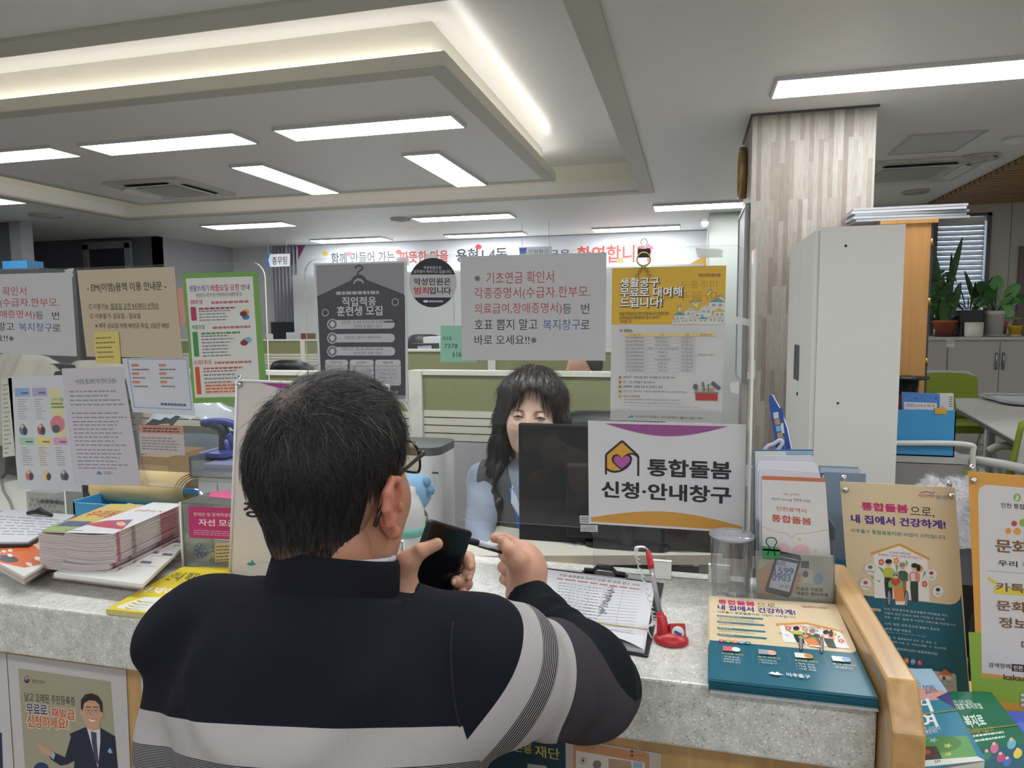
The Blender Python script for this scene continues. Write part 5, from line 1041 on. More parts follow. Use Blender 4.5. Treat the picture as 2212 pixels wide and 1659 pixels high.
for i in range(NM-1):
    c = dup(t0, (base[0]+shf_[0]+rnd.uniform(-.0012, .0012), base[1]+shf_[1]+rnd.uniform(-.0012, .0012), zb+i*HM)); c['label'] = 'pale edged magazine in the pile just left of and behind the tall leaning pile'; c['group'] = 'magazines in the second pile'
qy = [(238, 1088), (310, 1090), (190, 1150), (90, 1146)]
magazine('magazine', 'yellow and green magazine on top of the pile behind the tall leaning pile', qy, zt_-HM+.0003, zt_-.0004, 'C9C4C2', 'C4AE5C', lambda s: (s.poly([(90, 1146), (130, 1128), (200, 1128), (190, 1150)], '8FA86A'), s.text('우리동네', (215, 1100, 265, 1116), 'B0403A', .03), s.rect((155, 1122, 180, 1136), '4A5A7A')), cat='magazine')
# orange stack at far left
def p_or(s):
    s.poly([k6(0, 800), k6(480, 645), k6(560, 690), k6(540, 880), k6(260, 970), k6(0, 950)], 'D0642F'); s.text('함께하는 소식', k6(350, 755)+k6(545, 800), 'E8DCC8', .03); s.text('봄호', k6(420, 715)+k6(560, 760), 'D8A040', .02); s.ell(*k6(140, 905), 26, 9, '3A3040')
    for x, y in ((75, 840), (60, 895), (130, 830), (310, 935), (390, 885), (180, 870), (190, 820)): s.ell(*k6(x, y), 6, 4, 'DDD8D0')
OQ = [(-40, 1178), (122, 1138), (146, 1168), (52, 1238), (-60, 1230)]
oq = [(-10, 1178), (122, 1140), (146, 1192), (50, 1238)]
zz = Z0
for i, (h, ec, cc, lab) in enumerate(((.009, '7A8A9A', '5A7A92', 'blue grey magazine at the bottom of the leftmost pile'), (.014, 'C4C4C0', 'D0D0CC', 'thick white magazine in the leftmost pile under the orange one'), (.012, 'C0A8A4', 'C9B0AA', 'pinkish edged magazine in the leftmost pile second from top'), (.005, 'D0D0CC', 'D5D3CE', 'orange covered magazine on top of the leftmost pile'))):
    q = [(-50, 1190), (118, 1150), (146, 1190), (52, 1245)]
    q = [(x, y+(3-i)*1.5) for x, y in q]
    magazine('magazine', lab, q, zz, zz+h, ec, cc, p_or if i == 3 else None, 'magazines in the leftmost pile'); zz += h+.0005
cl = thing('clipboard', 'black clipboard with a printed form lying at the left edge of photo', 'clipboard', tuple(az(60, 1150, zz)))
cz = zz+.0105; q = [(12, 1100), (162, 1112), (60, 1170), (-90, 1172)]
s = Sheet([(x*1, y) for x, y in q], lambda x, y: az(x, y, cz), 'C4C5CC'); s.words((-40, 1114, 130, 1160), 7, '7A7A84', .25, .3); s.thick = .004; s.build('form_stack', cl)
P = [np.array(az(*c, cz)) for c in q]; mb = MB(); c_ = sum(P)/4
mb.add([(*(c_+(p-c_)*1.05)[:2], cz-.0098) for p in P]+[(*(c_+(p-c_)*1.05)[:2], cz-.0045) for p in P], [(3, 2, 1, 0), (4, 5, 6, 7)]+[(k, (k+1) % 4, 4+(k+1) % 4, 4+k) for k in range(4)], mat('1E1F24', .5)); mb.build('board', cl)
a, b = Vector(az(60, 1108, cz+.004)), Vector(az(112, 1113, cz+.004)); MB().tube([a, a.lerp(b, .3)+Vector((0, 0, .004)), a.lerp(b, .5)+Vector((0, 0, .008)), a.lerp(b, .7)+Vector((0, 0, .004)), b], [.004, .005, .009, .005, .004], bk, 10).build('clip', cl)
# donation box
dbp = az(450, 1235, ZT); db = thing('donation_box', 'clear acrylic charity box with a pink label left of the man', 'donation box', (-.93, 1.25, ZT))
DX = glass('F6F8F4', .10, .8, 'box', 'E4E6DE'); bx0, bx1, by0, by1 = -1.0216, -.83, 1.203, 1.30; bz1 = ay(410, 1090, by0)[2]
mb = MB(); T = .004
for lo, hi in (((bx0, by0, Z0), (bx1, by0+T, bz1)), ((bx0, by1-T, Z0), (bx1, by1, bz1)), ((bx0, by0+T, Z0), (bx0+T, by1-T, bz1)), ((bx1-T, by0+T, Z0), (bx1, by1-T, bz1)), ((bx0, by0, bz1), (bx1, by1, bz1+T))): mb.bb(lo, hi, DX)
mb.build('box_walls', db)
mb = MB()
for x in (bx0, bx1):
    for y in (by0, by1): mb.bb((x-.002, y-.002, Z0), (x+.002, y+.002, bz1+T), EDGE)
mb.build('edges', db)
k7 = q_((380, 880), 3.95)
s = Sheet([k7(105, 848), k7(600, 860), k7(600, 1135), k7(115, 1110)], lambda x, y: ay(x, y, by0-.0012), 'B8336F'); s.text('장애인 및 장애학생을 위한', k7(148, 895)+k7(560, 940), 'DCC8D2', .02); s.text('자선 모금함', k7(190, 950)+k7(590, 1025), 'E4D4DC', .04); s.words(k7(150, 1040)+k7(480, 1105), 3, 'D09AB4', .45, .1)
s.build('label', db)
s = Sheet([k7(300, 720), k7(500, 700), k7(560, 790), k7(280, 760)], lambda x, y: az(x, y, bz1+T+.0008), 'C43A78'); s.build('top_label', db)
s = Sheet([k7(335, 1160), k7(600, 1150), k7(600, 1300), k7(335, 1320)], lambda x, y: ay(x, y, by0-.001), 'BFAE8C'); s.words(k7(345, 1175)+k7(590, 1300), 5, '6A5A40', .4, .2); s.build('small_label', db)
mb = MB()
for i in range(7):
    t_ = i*2*PI/7; c_ = Vector(ay(*k7(207, 1222), by0-.001)); mb.tube([c_+Vector((.010*math.cos(t_)+.006*math.cos(a), 0, .010*math.sin(t_)+.006*math.sin(a))) for a in np.linspace(0, 2*PI, 14, endpoint=False)], .0005, mat('4A4A9A', .5), 5, closed=True)
mb.build('flower_stamp', db)
mb = MB(); 
for i in range(16): mb.box((rnd.uniform(bx0+.03, bx1-.03), rnd.uniform(by0+.02, by1-.02), Z0+.003+.0018*i), (.05, .024, .0006), mat(('8A6A4A', '9A7A5A', 'A89A6A', '7A8A9A')[i % 4], .6), rnd.uniform(0, 3))
o = mb.build('banknotes', db); o['kind'] = 'stuff'
# standing A4 sign behind the man
def paint_stand(s):
    s.poly([(560, 826), (800, 834), (770, 842), (720, 850), (660, 848), (605, 838)], 'A83A90')
    s.text('통합돌봄', (525, 975, 780, 1045), '26262B', .05); s.text('창구', (527, 1078, 610, 1120), '26262B', .05)
    s.poly([k7(608, 1340), k7(625, 1318), k7(640, 1322), k7(655, 1295), k7(672, 1320), k7(690, 1335), k7(650, 1350)], '3A8A98'); s.text('인천광역시 미추홀구', k7(710, 1312)+k7(1010, 1340), '4A4A54', .01)
ab = ay(500, 1262, 1.172); sg = thing('standing_sign', 'tall pale sign with magenta arc standing on counter right behind the man', 'sign', tuple(ab))
fl = apl(ay(512, 820, 1.172), (.0, -1, 0))
s = Sheet([(513, 822), (840, 834), (822, 1276), (497, 1249)], fl, 'D0C8C4', .35); s.thick = .004; paint_stand(s); s.build('printed_face', sg)
mb = MB(); P = s.P
for a, b in ((P[0], P[1]), (P[3], P[2]), (P[0], P[3]), (P[1], P[2])): mb.tube([Vector(a)+Vector((0, -.001, 0)), Vector(b)+Vector((0, -.001, 0))], .0028, mat('DADADE', .3), 8)
mb.build('edge_frame', sg)
mb = MB()
for f_ in (.06, .94):
    a = P[0]*(1-f_)+P[1]*f_; b = P[3]*(1-f_)+P[2]*f_; mb.tube([Vector(a)+Vector((0, .006, -.02)), Vector((b[0], b[1]+.035, Z0+.002))], .003, CHROME, 8)
mb.build('rear_leg', sg)
for f_ in (.02,): pin(sg, s.pt(f_, .018)); MB().tube([Vector(s.pt(0.01, 0))+Vector((0, .003, k)) for k in (-.004, .010)], .0035, CHROME, 8).build('clip', sg)
# ================================================================== OFFICE BEHIND THE SCREENS
OLIVE = mat('8F9369', .85, bump=.3, bscale=400, var=.06, vscale=30); SLATM = mat('DCD9C8', .5); RAIL = mat('E4E2D8', .45); GREYF = mat('B9B6BA', .85, var=.04, vscale=20)
BLACKP = mat('17181C', .38); DGREY = mat('3A3C42', .45); WHITEP = mat('DADADC', .4); LGREY = mat('B9BABC', .5)
def one(mb, name, lab, cat, loc, group=None): return tag(mb.build(name, None, loc=loc), lab, cat, group)
def partition(lab, x0, x1, y, zt, posts, group='office desk partitions', olive=.142, slats=4):
    t = thing('desk_partition', lab, 'partition', ((x0+x1)/2, y, 0), group)
    MB().bb((x0, y-.03, zt-.018), (x1, y+.03, zt), RAIL).build('top_rail', t)
    MB().bb((x0, y-.018, zt-.018-olive), (x1, y+.018, zt-.018), OLIVE).build('fabric_panel', t)
    z = zt-.018-olive
    for i in range(slats):
        MB().bb((x0, y-.020, z-.028), (x1, y+.018, z-.001), SLATM).build('slat', t); MB().bb((x0, y-.012, z-.032), (x1, y+.012, z-.028), DGREY).build('slat_gap', t); z -= .032
    MB().bb((x0, y-.018, .05), (x1, y+.018, z), GREYF).build('lower_panel', t)
    for px_ in posts: MB().bb((px_-.028, y-.034, 0), (px_+.028, y+.034, zt-.001), RAIL).build('post', t)
    return t
partition('olive and cream desk partition directly behind the smiling clerk', -1.045, .02, 2.65, 1.137, (-1.075, .05))
partition('olive and cream desk partition behind the left screen and standing sign', -2.9, -1.105, 2.65, 1.128, (-2.93,))
partition('far partition seen under the white notice with dark goods on it', -2.2, .1, 4.9, 1.13, (-1.4,))
t = partition('far left partition with white rail below the total office sign', -6.2, -2.4, 7.0, 1.15, (-4.2,))
# staff desk and equipment
dk_ = thing('staff_desk', 'cream edged work desk of the clerk behind the counter', 'desk', (-.3, 2.0, 0))
A, B = Vector(az(960, 1201, .74)), Vector(az(1560, 1199, .74)); ex = (B-A).normalized(); ey = Vector((-ex.y, ex.x, 0)); E2 = A+ey*.34; F2 = B+ey*.20
E2.x = A.x-.02
mb = MB(); q = [A, B, F2, E2]; mb.add([(p.x, p.y, .715) for p in q]+[(p.x, p.y, .74) for p in q], [(3, 2, 1, 0), (4, 5, 6, 7)]+[(k, (k+1) % 4, 4+(k+1) % 4, 4+k) for k in range(4)], mat('D5D2C4', .45)); mb.build('desk_top', dk_)
for p in (A+ex*.03+ey*.03, B-ex*.03+ey*.03, E2+ex*.05-ey*.05, F2-ex*.05-ey*.03): MB().bb((p.x-.02, p.y-.02, 0), (p.x+.02, p.y+.02, .715), LGREY).build('leg', dk_)
MB().add([(A.x, A.y+.02, .15), (B.x, B.y+.02, .15), (B.x, B.y+.03, .15), (A.x, A.y+.03, .15), (A.x, A.y+.02, .70), (B.x, B.y+.02, .70), (B.x, B.y+.03, .70), (A.x, A.y+.03, .70)], [(3, 2, 1, 0), (4, 5, 6, 7), (0, 1, 5, 4), (1, 2, 6, 5), (2, 3, 7, 6), (3, 0, 4, 7)], mat('4A4C52', .5)).build('modesty_panel', dk_)
mo = thing('monitor', 'black computer monitor seen from behind, half hiding the clerk', 'monitor', (-.15, 1.80, .74))
m0, m1 = ay(1120, 914, 1.80), ay(1612, 930, 1.80)
mx = (m0[0]+m1[0])/2; mw = m1[0]-m0[0]; zt = m0[2]
MB().box((mx, 1.805, zt-.165), (mw, .018, .33), mat('15171C', .6)).build('panel', mo, .004)
MB().box((mx, 1.794, zt-.20), (mw*.55, .03, .20), mat('1B1D22', .6)).build('rear_housing', mo, .008)
MB().tube([(mx, 1.785, .755), (mx, 1.782, zt-.2)], .022, BLACKP, 12).build('neck', mo); MB().rbox((mx, 1.83, .7466), (.22, .13, .012), .03, BLACKP).build('base', mo)
pcx = ay(1420, 1180, 1.86)[0]
one(MB().rbox((.10, 2.0, .80), (.09, .06, .118), .01, DGREY), 'desk_speaker', 'small dark speaker on the clerk desk right of the monitor', 'speaker', (.10, 2.0, .741))
ch = thing('office_chair', 'black high backed office chair behind the clerk', 'chair', (-.28, 2.36, 0))
def chair_back(cx, cy, zt, w, h, d=.05, col=None):
    mb = MB(); n = 10; m_ = 8; vs_ = []
    for i in range(n+1):
        for j in range(m_+1):
            u, v = i/n*2-1, j/m_; ww = w/2*(1-.25*max(0, v-.6)**2*4*1.0); vs_.append((cx+u*ww, cy-.06*(1-u*u)+.05*v, zt-h+h*v-.07*(u**4)*v))
    k = len(vs_); vs2 = [(x, y+d, z) for x, y, z in vs_]; fs = []
    for i in range(n):
        for j in range(m_):
            a = i*(m_+1)+j; fs += [(a, a+m_+1, a+m_+2, a+1), (k+a, k+a+1, k+a+m_+2, k+a+m_+1)]
    for i in range(n): a = i*(m_+1); fs += [(a, k+a, k+a+m_+1, a+m_+1), (a+m_, a+2*m_+1, k+a+2*m_+1, k+a+m_)]
    for j in range(m_): fs += [(j, j+1, k+j+1, k+j), (n*(m_+1)+j, k+n*(m_+1)+j, k+n*(m_+1)+j+1, n*(m_+1)+j+1)]
    return mb.add(vs_+vs2, fs, col or BLACKP, True)
chair_back(-.28, 2.36, ay(1250, 889, 2.36)[2], .56, .58).build('backrest', ch)
MB().rbox((-.32, 2.16, .46), (.50, .46, .08), .08, BLACKP).build('seat', ch); MB().tube([(-.30, 2.2, .08), (-.30, 2.2, .42)], .03, DGREY, 12).build('column', ch)
MB().tube([(-.30, 2.38, .40), (-.29, 2.44, .50), (-.28, 2.42, .62)], .025, DGREY, 8).build('back_bracket', ch)
for k in range(5): MB().tube([(-.30, 2.2, .10), (-.30+.26*math.cos(k*1.2566), 2.2+.26*math.sin(k*1.2566), .04)], [.03, .02], DGREY, 8).build('foot', ch)
# white bin, plush, flask beside the clerk
bx = ay(918, 960, 2.15); bn = thing('air_purifier', 'white rounded tower with dark top rim between the man and the clerk', 'air purifier', (bx[0], 2.25, 0)); bw = .17
MB().rbox((ay(888, 960, 2.15)[0], 2.25, .443), (.19, .20, .885), .045, mat('F0F0F0', .45), seg=6).build('body', bn); MB().rbox((ay(888, 960, 2.15)[0], 2.25, .900), (.192, .202, .026), .046, mat('55575C', .4), seg=6).build('top_rim', bn)
MB().box((ay(938, 1020, 2.14)[0], 2.149, .83), (.022, .002, .006), DGREY).build('badge', bn)
fl_ = ay(893, 1180, 1.62); fk = thing('thermos_flask', 'white flask with teal band beside the face of the man', 'flask', (fl_[0], 1.66, .74))
stn = thing('drawer_unit', 'low cream drawer unit behind the counter left of the clerk desk', 'drawer', (-.84, 1.66, 0)); MB().bb((-1.05, 1.48, 0), (-.64, 1.84, .72), SLATM).build('carcass', stn); MB().bb((-1.06, 1.47, .72), (-.63, 1.85, .74), RAIL).build('top', stn)
for k in range(3): MB().bb((-1.04, 1.472, .06+.22*k), (-.65, 1.48, .26+.22*k), LGREY).build('drawer_front', stn)
cx_ = ay(874, 1120, 1.62)[0]
MB().lathe([(.04, 0), (.045, .01), (.045, .08), (.042, .11), (.03, .14), (.022, .15), (.022, .165), (0, .165)], (cx_, 1.64, .7405), WHITEP, 24).build('bottle', fk); MB().lathe([(.0455, .045), (.0455, .068)], (cx_, 1.64, .7405), mat('6FBFB4', .5), 24).build('band', fk)
px_ = ay(905, 1085, 1.76); pl_ = thing('plush_toy', 'pale blue plush toy partly hidden by the cheek of the man', 'plush toy', (px_[0], 1.76, .74))
BLUEP = mat('8DB6D8', .9, bump=.3, bscale=300)
qx_ = px_[0]-.012; MB().lathe([(0, 0), (.03, .004), (.038, .03), (.034, .06), (.02, .08), (0, .085)], (qx_, 1.76, .742), mat('6A6E74', .9), 20).build('body', pl_)
MB().lathe([(0, -.05), (.028, -.042), (.044, -.02), (.048, .01), (.038, .038), (.02, .05), (0, .054)], (qx_, 1.76, .862), BLUEP, 22).build('head', pl_)
mb = MB()
for k, (dx, dz) in enumerate(((.040, .034), (.050, .012))): mb.lathe([(0, -.016), (.010, -.010), (.013, 0), (.010, .010), (0, .016)], (qx_+dx, 1.75, .862+dz), mat('6E9CC4', .9), 12)
mb.build('fins', pl_); MB().lathe([(0, 0), (.012, .004), (.013, .012), (0, .016)], (qx_+.030, 1.735, .79), mat('D8C04A', .8), 12).build('hand', pl_)
# far goods over the partitions
def carton(lab, x, y, z0, x1_, y1_, Yp, depth, col, name='box', cat='box', group=None):
    a = ay(x, y, Yp); b = ay(x1_, y1_, Yp); return one(MB().bb((a[0], Yp, b[2]), (b[0], Yp+depth, a[2]), mat(col, .55)), name, lab, cat, (a[0], Yp, b[2]), group)
dsk = thing('work_table', 'long pale work table behind the second partition', 'table', (-1.2, 5.4, 0)); MB().bb((-2.3, 5.0, .80), (.15, 5.9, .83), LGREY).build('table_top', dsk)
for x in (-2.2, .05):
    for y in (5.1, 5.8): MB().bb((x-.03, y-.03, 0), (x+.03, y+.03, .80), LGREY).build('leg', dsk)
def stand(lab, x, y, x1_, y1_, Yp, d, col, name, cat):
    a = ay(x, y, Yp); b = ay(x1_, y1_, Yp); t = thing(name, lab, cat, ((a[0]+b[0])/2, Yp, .83))
    MB().bb((a[0], Yp, b[2]), (b[0], Yp+d, a[2]), mat(col, .4)).build('panel', t)
    MB().bb(((a[0]+b[0])/2-.03, Yp+.01, .8305), ((a[0]+b[0])/2+.03, Yp+d, b[2]), BLACKP).build('stand', t); return t
def faced(lab, x, y, x1_, y1_, Yp, d, col, name, cat, paint=None, zb=.8305):
    a = ay(x, y, Yp); b = ay(x1_, y1_, Yp); t = thing(name, lab, cat, ((a[0]+b[0])/2, Yp, zb))
    MB().bb((a[0], Yp, zb), (b[0], Yp+d, a[2]), mat(col, .5)).build('body', t)
    if paint: s = Sheet([(x+1, y+1), (x1_-1, y+1), (x1_-1, y1_-1), (x+1, y1_-1)], lambda u, v: ay(u, v, Yp-.003), paint); s.thick = .002; s.build('front_sheet', t)
    return t
faced('dark monitor with a lilac name card far behind the round sticker', 884, 742, 938, 795, 5.1, .12, '23252B', 'monitor', 'monitor')
s = Sheet([(902, 748), (932, 746), (934, 790), (904, 794)], lambda x, y: ay(x, y, 5.08), 'B9B9D2'); s.words((906, 756, 930, 786), 3, '5A5A7A', .4, .2); s.build('name_card', None, 'lilac name card stuck on far dark monitor', 'card')
faced('tilted white paper pile beside the far dark monitor', 914, 728, 956, 752, 5.45, .2, 'D8DCDC', 'paper_pile', 'paper')
c_ = thing('office_chair', 'far black office chair under the round sticker', 'chair', (ay(915, 750, 6.3)[0], 6.35, 0)); chair_back(ay(915, 750, 6.3)[0], 6.3, ay(915, 722, 6.3)[2], .5, .7).build('backrest', c_); MB().tube([(c_.location.x, 6.4, .03), (c_.location.x, 6.4, .7)], .04, DGREY).build('column', c_); MB().rbox((c_.location.x, 6.2, .5), (.48, .4, .08), .08, BLACKP).build('seat', c_)
faced('black case on the far table below the white notice', 1016, 768, 1060, 800, 5.2, .2, '26282E', 'equipment_case', 'case')
faced('white paper pad leaning on the far table below the white notice', 1104, 778, 1188, 800, 5.25, .1, '26282E', 'paper_pad', 'paper', 'DDE0DC')
b_ = thing('bottle', 'small blue bottle on the far table left of the seated man', 'bottle', tuple(ay(1206, 800, 5.3))); 
for n_, x in (('bottle', 1200), ('bottle', 1219)):
    p = ay(x, 800, 5.3)
    if x == 1200: MB().lathe([(.04, 0), (.045, .02), (.045, .09), (.02, .12), (.018, .14), (0, .14)], (p[0], 5.3, .8305), mat('3A6FC0', .4), 16).build('bottle_body', b_)
    else: one(MB().lathe([(.045, 0), (.05, .03), (.045, .10), (.02, .125), (0, .13)], (p[0], 5.3, .8305), mat('3F7AC8', .4), 16), 'bottle', 'blue bottle nearest the far seated person', 'bottle', (p[0], 5.3, .8305))
# far left counter goods
ltab = thing('work_table', 'far left work table under the grey curtain', 'table', (-3.6, 7.4, 0)); MB().bb((-5.3, 7.15, .85), (-2.5, 7.9, .88), LGREY).build('table_top', ltab)
for x in (-5.2, -2.6):
    for y in (7.2, 7.8): MB().bb((x-.03, y-.03, 0), (x+.03, y+.03, .85), LGREY).build('leg', ltab)
faced('grey green storage box on the far left table', 566, 738, 598, 790, 7.2, .3, 'A9B0A4', 'storage_box', 'box', None, .8805)
faced('pastel patterned box with a yellow memo on far left table', 606, 740, 660, 792, 7.22, .3, 'B9C0C8', 'storage_box', 'box', None, .8805)
s = Sheet([(621, 746), (642, 745), (643, 762), (622, 762)], lambda x, y: ay(x, y, 7.20), 'D8C83A'); s.build('sticky_note', None, 'tiny yellow memo on the far pastel box', 'sticky note')
faced('small white name sign standing above the far left partition', 618, 718, 648, 735, 7.6, .02, 'D0D2DC', 'name_sign', 'sign', None, .8805)
faced('brown cork panel standing beside the far white name sign', 650, 720, 681, 735, 7.6, .02, '7A5238', 'cork_panel', 'panel', None, .8805)
c_ = thing('office_chair', 'far black chair seen below the pastel box left of the hanger notice', 'chair', (ay(620, 780, 5.6)[0], 5.6, 0)); chair_back(ay(620, 780, 5.6)[0], 5.6, ay(620, 778, 5.6)[2], .50, .5).build('backrest', c_); MB().tube([(c_.location.x, 5.7, .03), (c_.location.x, 5.7, .6)], .04, DGREY).build('column', c_); MB().rbox((c_.location.x, 5.5, .5), (.46, .4, .08), .08, BLACKP).build('seat', c_)
# banner, curtain, cabinets and signs along the back wall
s = Sheet([(628, 527), (1531, 489), (1531, 592), (628, 640)], lambda x, y: ay(x, y, 9.93), 'D5D7DC'); s.thick = .003
s.P = [ay(628, 527, 9.93), ay(1531, 489, 9.93), ay(1531, 489, 9.93), ay(628, 527, 9.93)]
for p in s.P: p[2] = 2.54
for p in s.P[2:]: p[2] = 1.92
s.setup([(628, 527), (1531, 489), (1531, 589), (628, 627)])
s.poly([(628, 527), (664, 525), (640, 570), (628, 575)], '8A3A6A'); s.poly([(1531, 540), (1500, 560), (1480, 590), (1531, 588)], 'C99A3A')
for t, b, c in (('함께 만들어 가는', (727, 543, 879, 566), '5A5A66'), ('따뜻한 마을', (891, 539, 1001, 563), 'C8504A'), ('용현1,4동', (1018, 532, 1130, 560), '3A3A46'), ('방문을', (1195, 534, 1262, 556), '4A5A78'), ('환영합니다', (1275, 525, 1424, 558), 'D0504A')): s.text(t, b, c, .03)
for x, y, c in ((713, 545, 'D8C04A'), (888, 540, 'D8706A'), (1068, 527, 'C83A3A'), (975, 570, 'D8C04A'), (1420, 528, 'D86A7A'), (1362, 556, 'E0905A'), (771, 546, 'D87A8A')): s.ell(x, y, 7, 6, c)
s.build('banner', None, 'wide white welcome banner with brush lettering on far wall', 'banner')
cw = thing('storage_cabinet', 'row of tall white cabinets below the banner on the far wall', 'cabinet', (-3, 9.6, 0)); xa, xb = ay(632, 600, 9.5)[0], min(.15, ay(1528, 600, 9.5)[0]); zt_c = ay(700, 592, 9.5)[2]
MB().bb((xa, 9.5, 0), (xb, 9.92, zt_c), mat('CDD0D0', .5)).build('carcass', cw)
n_ = 7
for i in range(n_): MB().bb((xa+(xb-xa)*i/n_+.006, 9.488, .05), (xa+(xb-xa)*(i+1)/n_-.006, 9.499, zt_c-.02), mat('D6D9D9', .45)).build('door', cw)
cu = MB(); xa, xb = ay(572, 570, 9.7)[0], ay(628, 570, 9.7)[0]; N_ = 40
vs_ = [(xa+(xb-xa)*i/N_, 9.918+.03*math.sin(i*1.1), z) for i in range(N_+1) for z in (.9, 2.54)]
cu.add(vs_, [(2*i, 2*i+2, 2*i+3, 2*i+1) for i in range(N_)], mat('A9A6B4', .8), True); one(cu, 'curtain', 'lilac grey curtain left of the banner', 'curtain', (xa, 9.72, .9))
wn = MB().bb((xa, 9.80, .9), (xb, 9.9, 1.35), mat('3A3C44', .3)); one(wn, 'dark_screen', 'dark screen standing below the lilac curtain', 'screen', (xa, 9.8, .9))
sg_ = thing('hanging_sign', 'small white sign with blue edge hanging at the left end of the banner', 'sign', tuple(ay(600, 548, 8.5))); s = Sheet([(575, 549), (626, 548), (625, 575), (577, 577)], lambda x, y: ay(x, y, 8.5), 'DADCE0'); s.thick = .01; s.poly([(575, 549), (584, 549), (580, 562), (584, 577), (576, 577)], '3A6AB8'); s.text('총무팀', (588, 555, 620, 571), '3A3A46', .02); s.build('face', sg_)
for x in (580, 620): p = ay(x, 549, 8.503); MB().tube([tuple(p), (p[0], p[1], ZC)], .003, LGREY, 6).build('wire', sg_)
sg_ = thing('hanging_sign', 'small grey sign with blue mark hanging before the middle of the banner', 'sign', tuple(ay(1155, 540, 8.6))); s = Sheet([(1120, 534), (1192, 532), (1192, 550), (1122, 552)], lambda x, y: ay(x, y, 8.6), 'B9BCC4'); s.thick = .01; s.poly([(1122, 536), (1138, 535), (1136, 548), (1124, 549)], '2F55A8'); s.text('민원창구', (1142, 539, 1185, 547), '4A4A55', .01); s.build('face', sg_)
for x in (1128, 1186): p = ay(x, 534, 8.603); MB().tube([tuple(p), (p[0], p[1], ZC)], .003, LGREY, 6).build('wire', sg_)
p = ay(1522, 482, 8.4); cv = thing('security_camera', 'small dome camera with red stripe at the top of pale wall', 'camera', tuple(p)); MB().bb((p[0]-.03, 8.33, p[2]-.05), (p[0]+.03, 8.419, p[2]+.04), LGREY).build('bracket', cv); MB().lathe([(0, -.06), (.04, -.04), (.05, 0), (.05, .02), (0, .02)], (p[0], 8.29, p[2]-.02), WHITEP, 18).build('dome', cv)
for o in (cv,): o.location.x += .0
# ------------------------------------------------------------------ clutter behind the left screen
sd = thing('service_desk', 'low cream desk behind the counter under the left screen clutter', 'desk', (-1.7, 1.8, 0)); MB().bb((-2.6, 1.47, .69), (-1.10, 2.3, .715), RAIL).build('desk_top', sd)
MB().bb((-2.58, 1.50, 0), (-2.54, 2.26, .69), SLATM).build('side_panel', sd); MB().bb((-1.16, 1.50, 0), (-1.12, 2.26, .69), SLATM).build('side_panel', sd); ZD = .7155
tr = thing('file_tray', 'shallow sky blue tray holding a roll of kraft paper', 'tray', (-1.68, 1.72, ZD)); BLT = mat('4A9CCB', .4)
a = ay(160, 1125, 1.62); b = ay(398, 1125, 1.62); zt_t = ay(280, 1094, 1.62)[2]
mb = MB(); T = .006
for lo, hi in (((a[0], 1.62, ZD), (b[0], 1.62+T, zt_t)), ((a[0], 1.92, ZD), (b[0], 1.92+T, zt_t+.01)), ((a[0], 1.62, ZD), (a[0]+T, 1.926, zt_t+.005)), ((b[0]-T, 1.62, ZD), (b[0], 1.926, zt_t+.005)), ((a[0], 1.62, ZD), (b[0], 1.926, ZD+.005))): mb.bb(lo, hi, BLT)
mb.build('tray_walls', tr)
kr_ = thing('kraft_roll', 'loosely rolled tan kraft envelopes lying in the blue tray', 'paper roll', tuple(ay(320, 1100, 1.72)))
KR = mat('EACB90', .6); l_ = Vector(ay(225, 1062, 1.76)); r_ = Vector(ay(405, 1062, 1.76)); R0 = .047; zc2 = l_.z
for k in range(4):
    mb = MB(); Rk = R0-.0045*k; th0 = -.3+.12*k; n_ = 26; vs_ = []
    for xx in (l_.x-.002*k, r_.x+.006*k):
        for i in range(n_+1):
            th = th0+(1.75*PI)*i/n_; rr = Rk*(1+.02*math.sin(th*2)); vs_.append((xx+.01*math.cos(th), 1.77+rr*math.cos(th)*1.25, ay(320, 1052, 1.77)[2]+rr*math.sin(th)*1.05))
    mb.add(vs_, [(i, i+1, n_+2+i, n_+1+i) for i in range(n_)], KR, True); o = mb.build('paper_layer', kr_); o.modifiers.new('s', 'SOLIDIFY').thickness = .0012
bx_ = thing('cardboard_box', 'small brown cardboard box behind the kraft roll', 'box', tuple(ay(335, 1040, 2.0))); a = ay(300, 985, 2.02); b = ay(368, 1100, 2.02); MB().bb((a[0], 2.02, ZD), (b[0], 2.22, a[2]), mat('A4845E', .7)).build('carton', bx_); MB().bb((a[0], 2.018, a[2]-.05), (b[0], 2.02, a[2]-.03), mat('BF9E70', .5)).build('tape', bx_)
pb_ = MB(); a = ay(300, 960, 2.26); b = ay(485, 960, 2.26); N1, N2 = 14, 8; vs_ = []
for i in range(N1+1):
    for j in range(N2+1):
        u, v = i/N1, j/N2; vs_.append((a[0]+(b[0]-a[0])*u, 2.24+.2*v+.02*rnd.random(), .90+.13*math.sin(PI*u)**.5*(1-(v-.5)**2*2)+.025*rnd.random()))
pb_.add(vs_, [(i*(N2+1)+j, (i+1)*(N2+1)+j, (i+1)*(N2+1)+j+1, i*(N2+1)+j+1) for i in range(N1) for j in range(N2)], mat('C4CDD4', .15), True)
pb_.bb((a[0]+.01, 2.26, ZD), (b[0]-.01, 2.42, .91), mat('7A8794', .3)); one(pb_, 'plastic_wrapped_bundle', 'crumpled clear plastic wrapped bundle behind the small salmon headed slip', 'bundle', (a[0], 2.26, ZD))
dt = thing('desktop_drawers', 'white small drawer unit under a clear tray beside the standing sign', 'drawer', (-1.30, 1.75, ZD)); a = ay(428, 1030, 1.70); b = ay(560, 1030, 1.70)
MB().bb((a[0], 1.70, ZD), (b[0], 1.95, a[2]), WHITEP).build('carcass', dt)
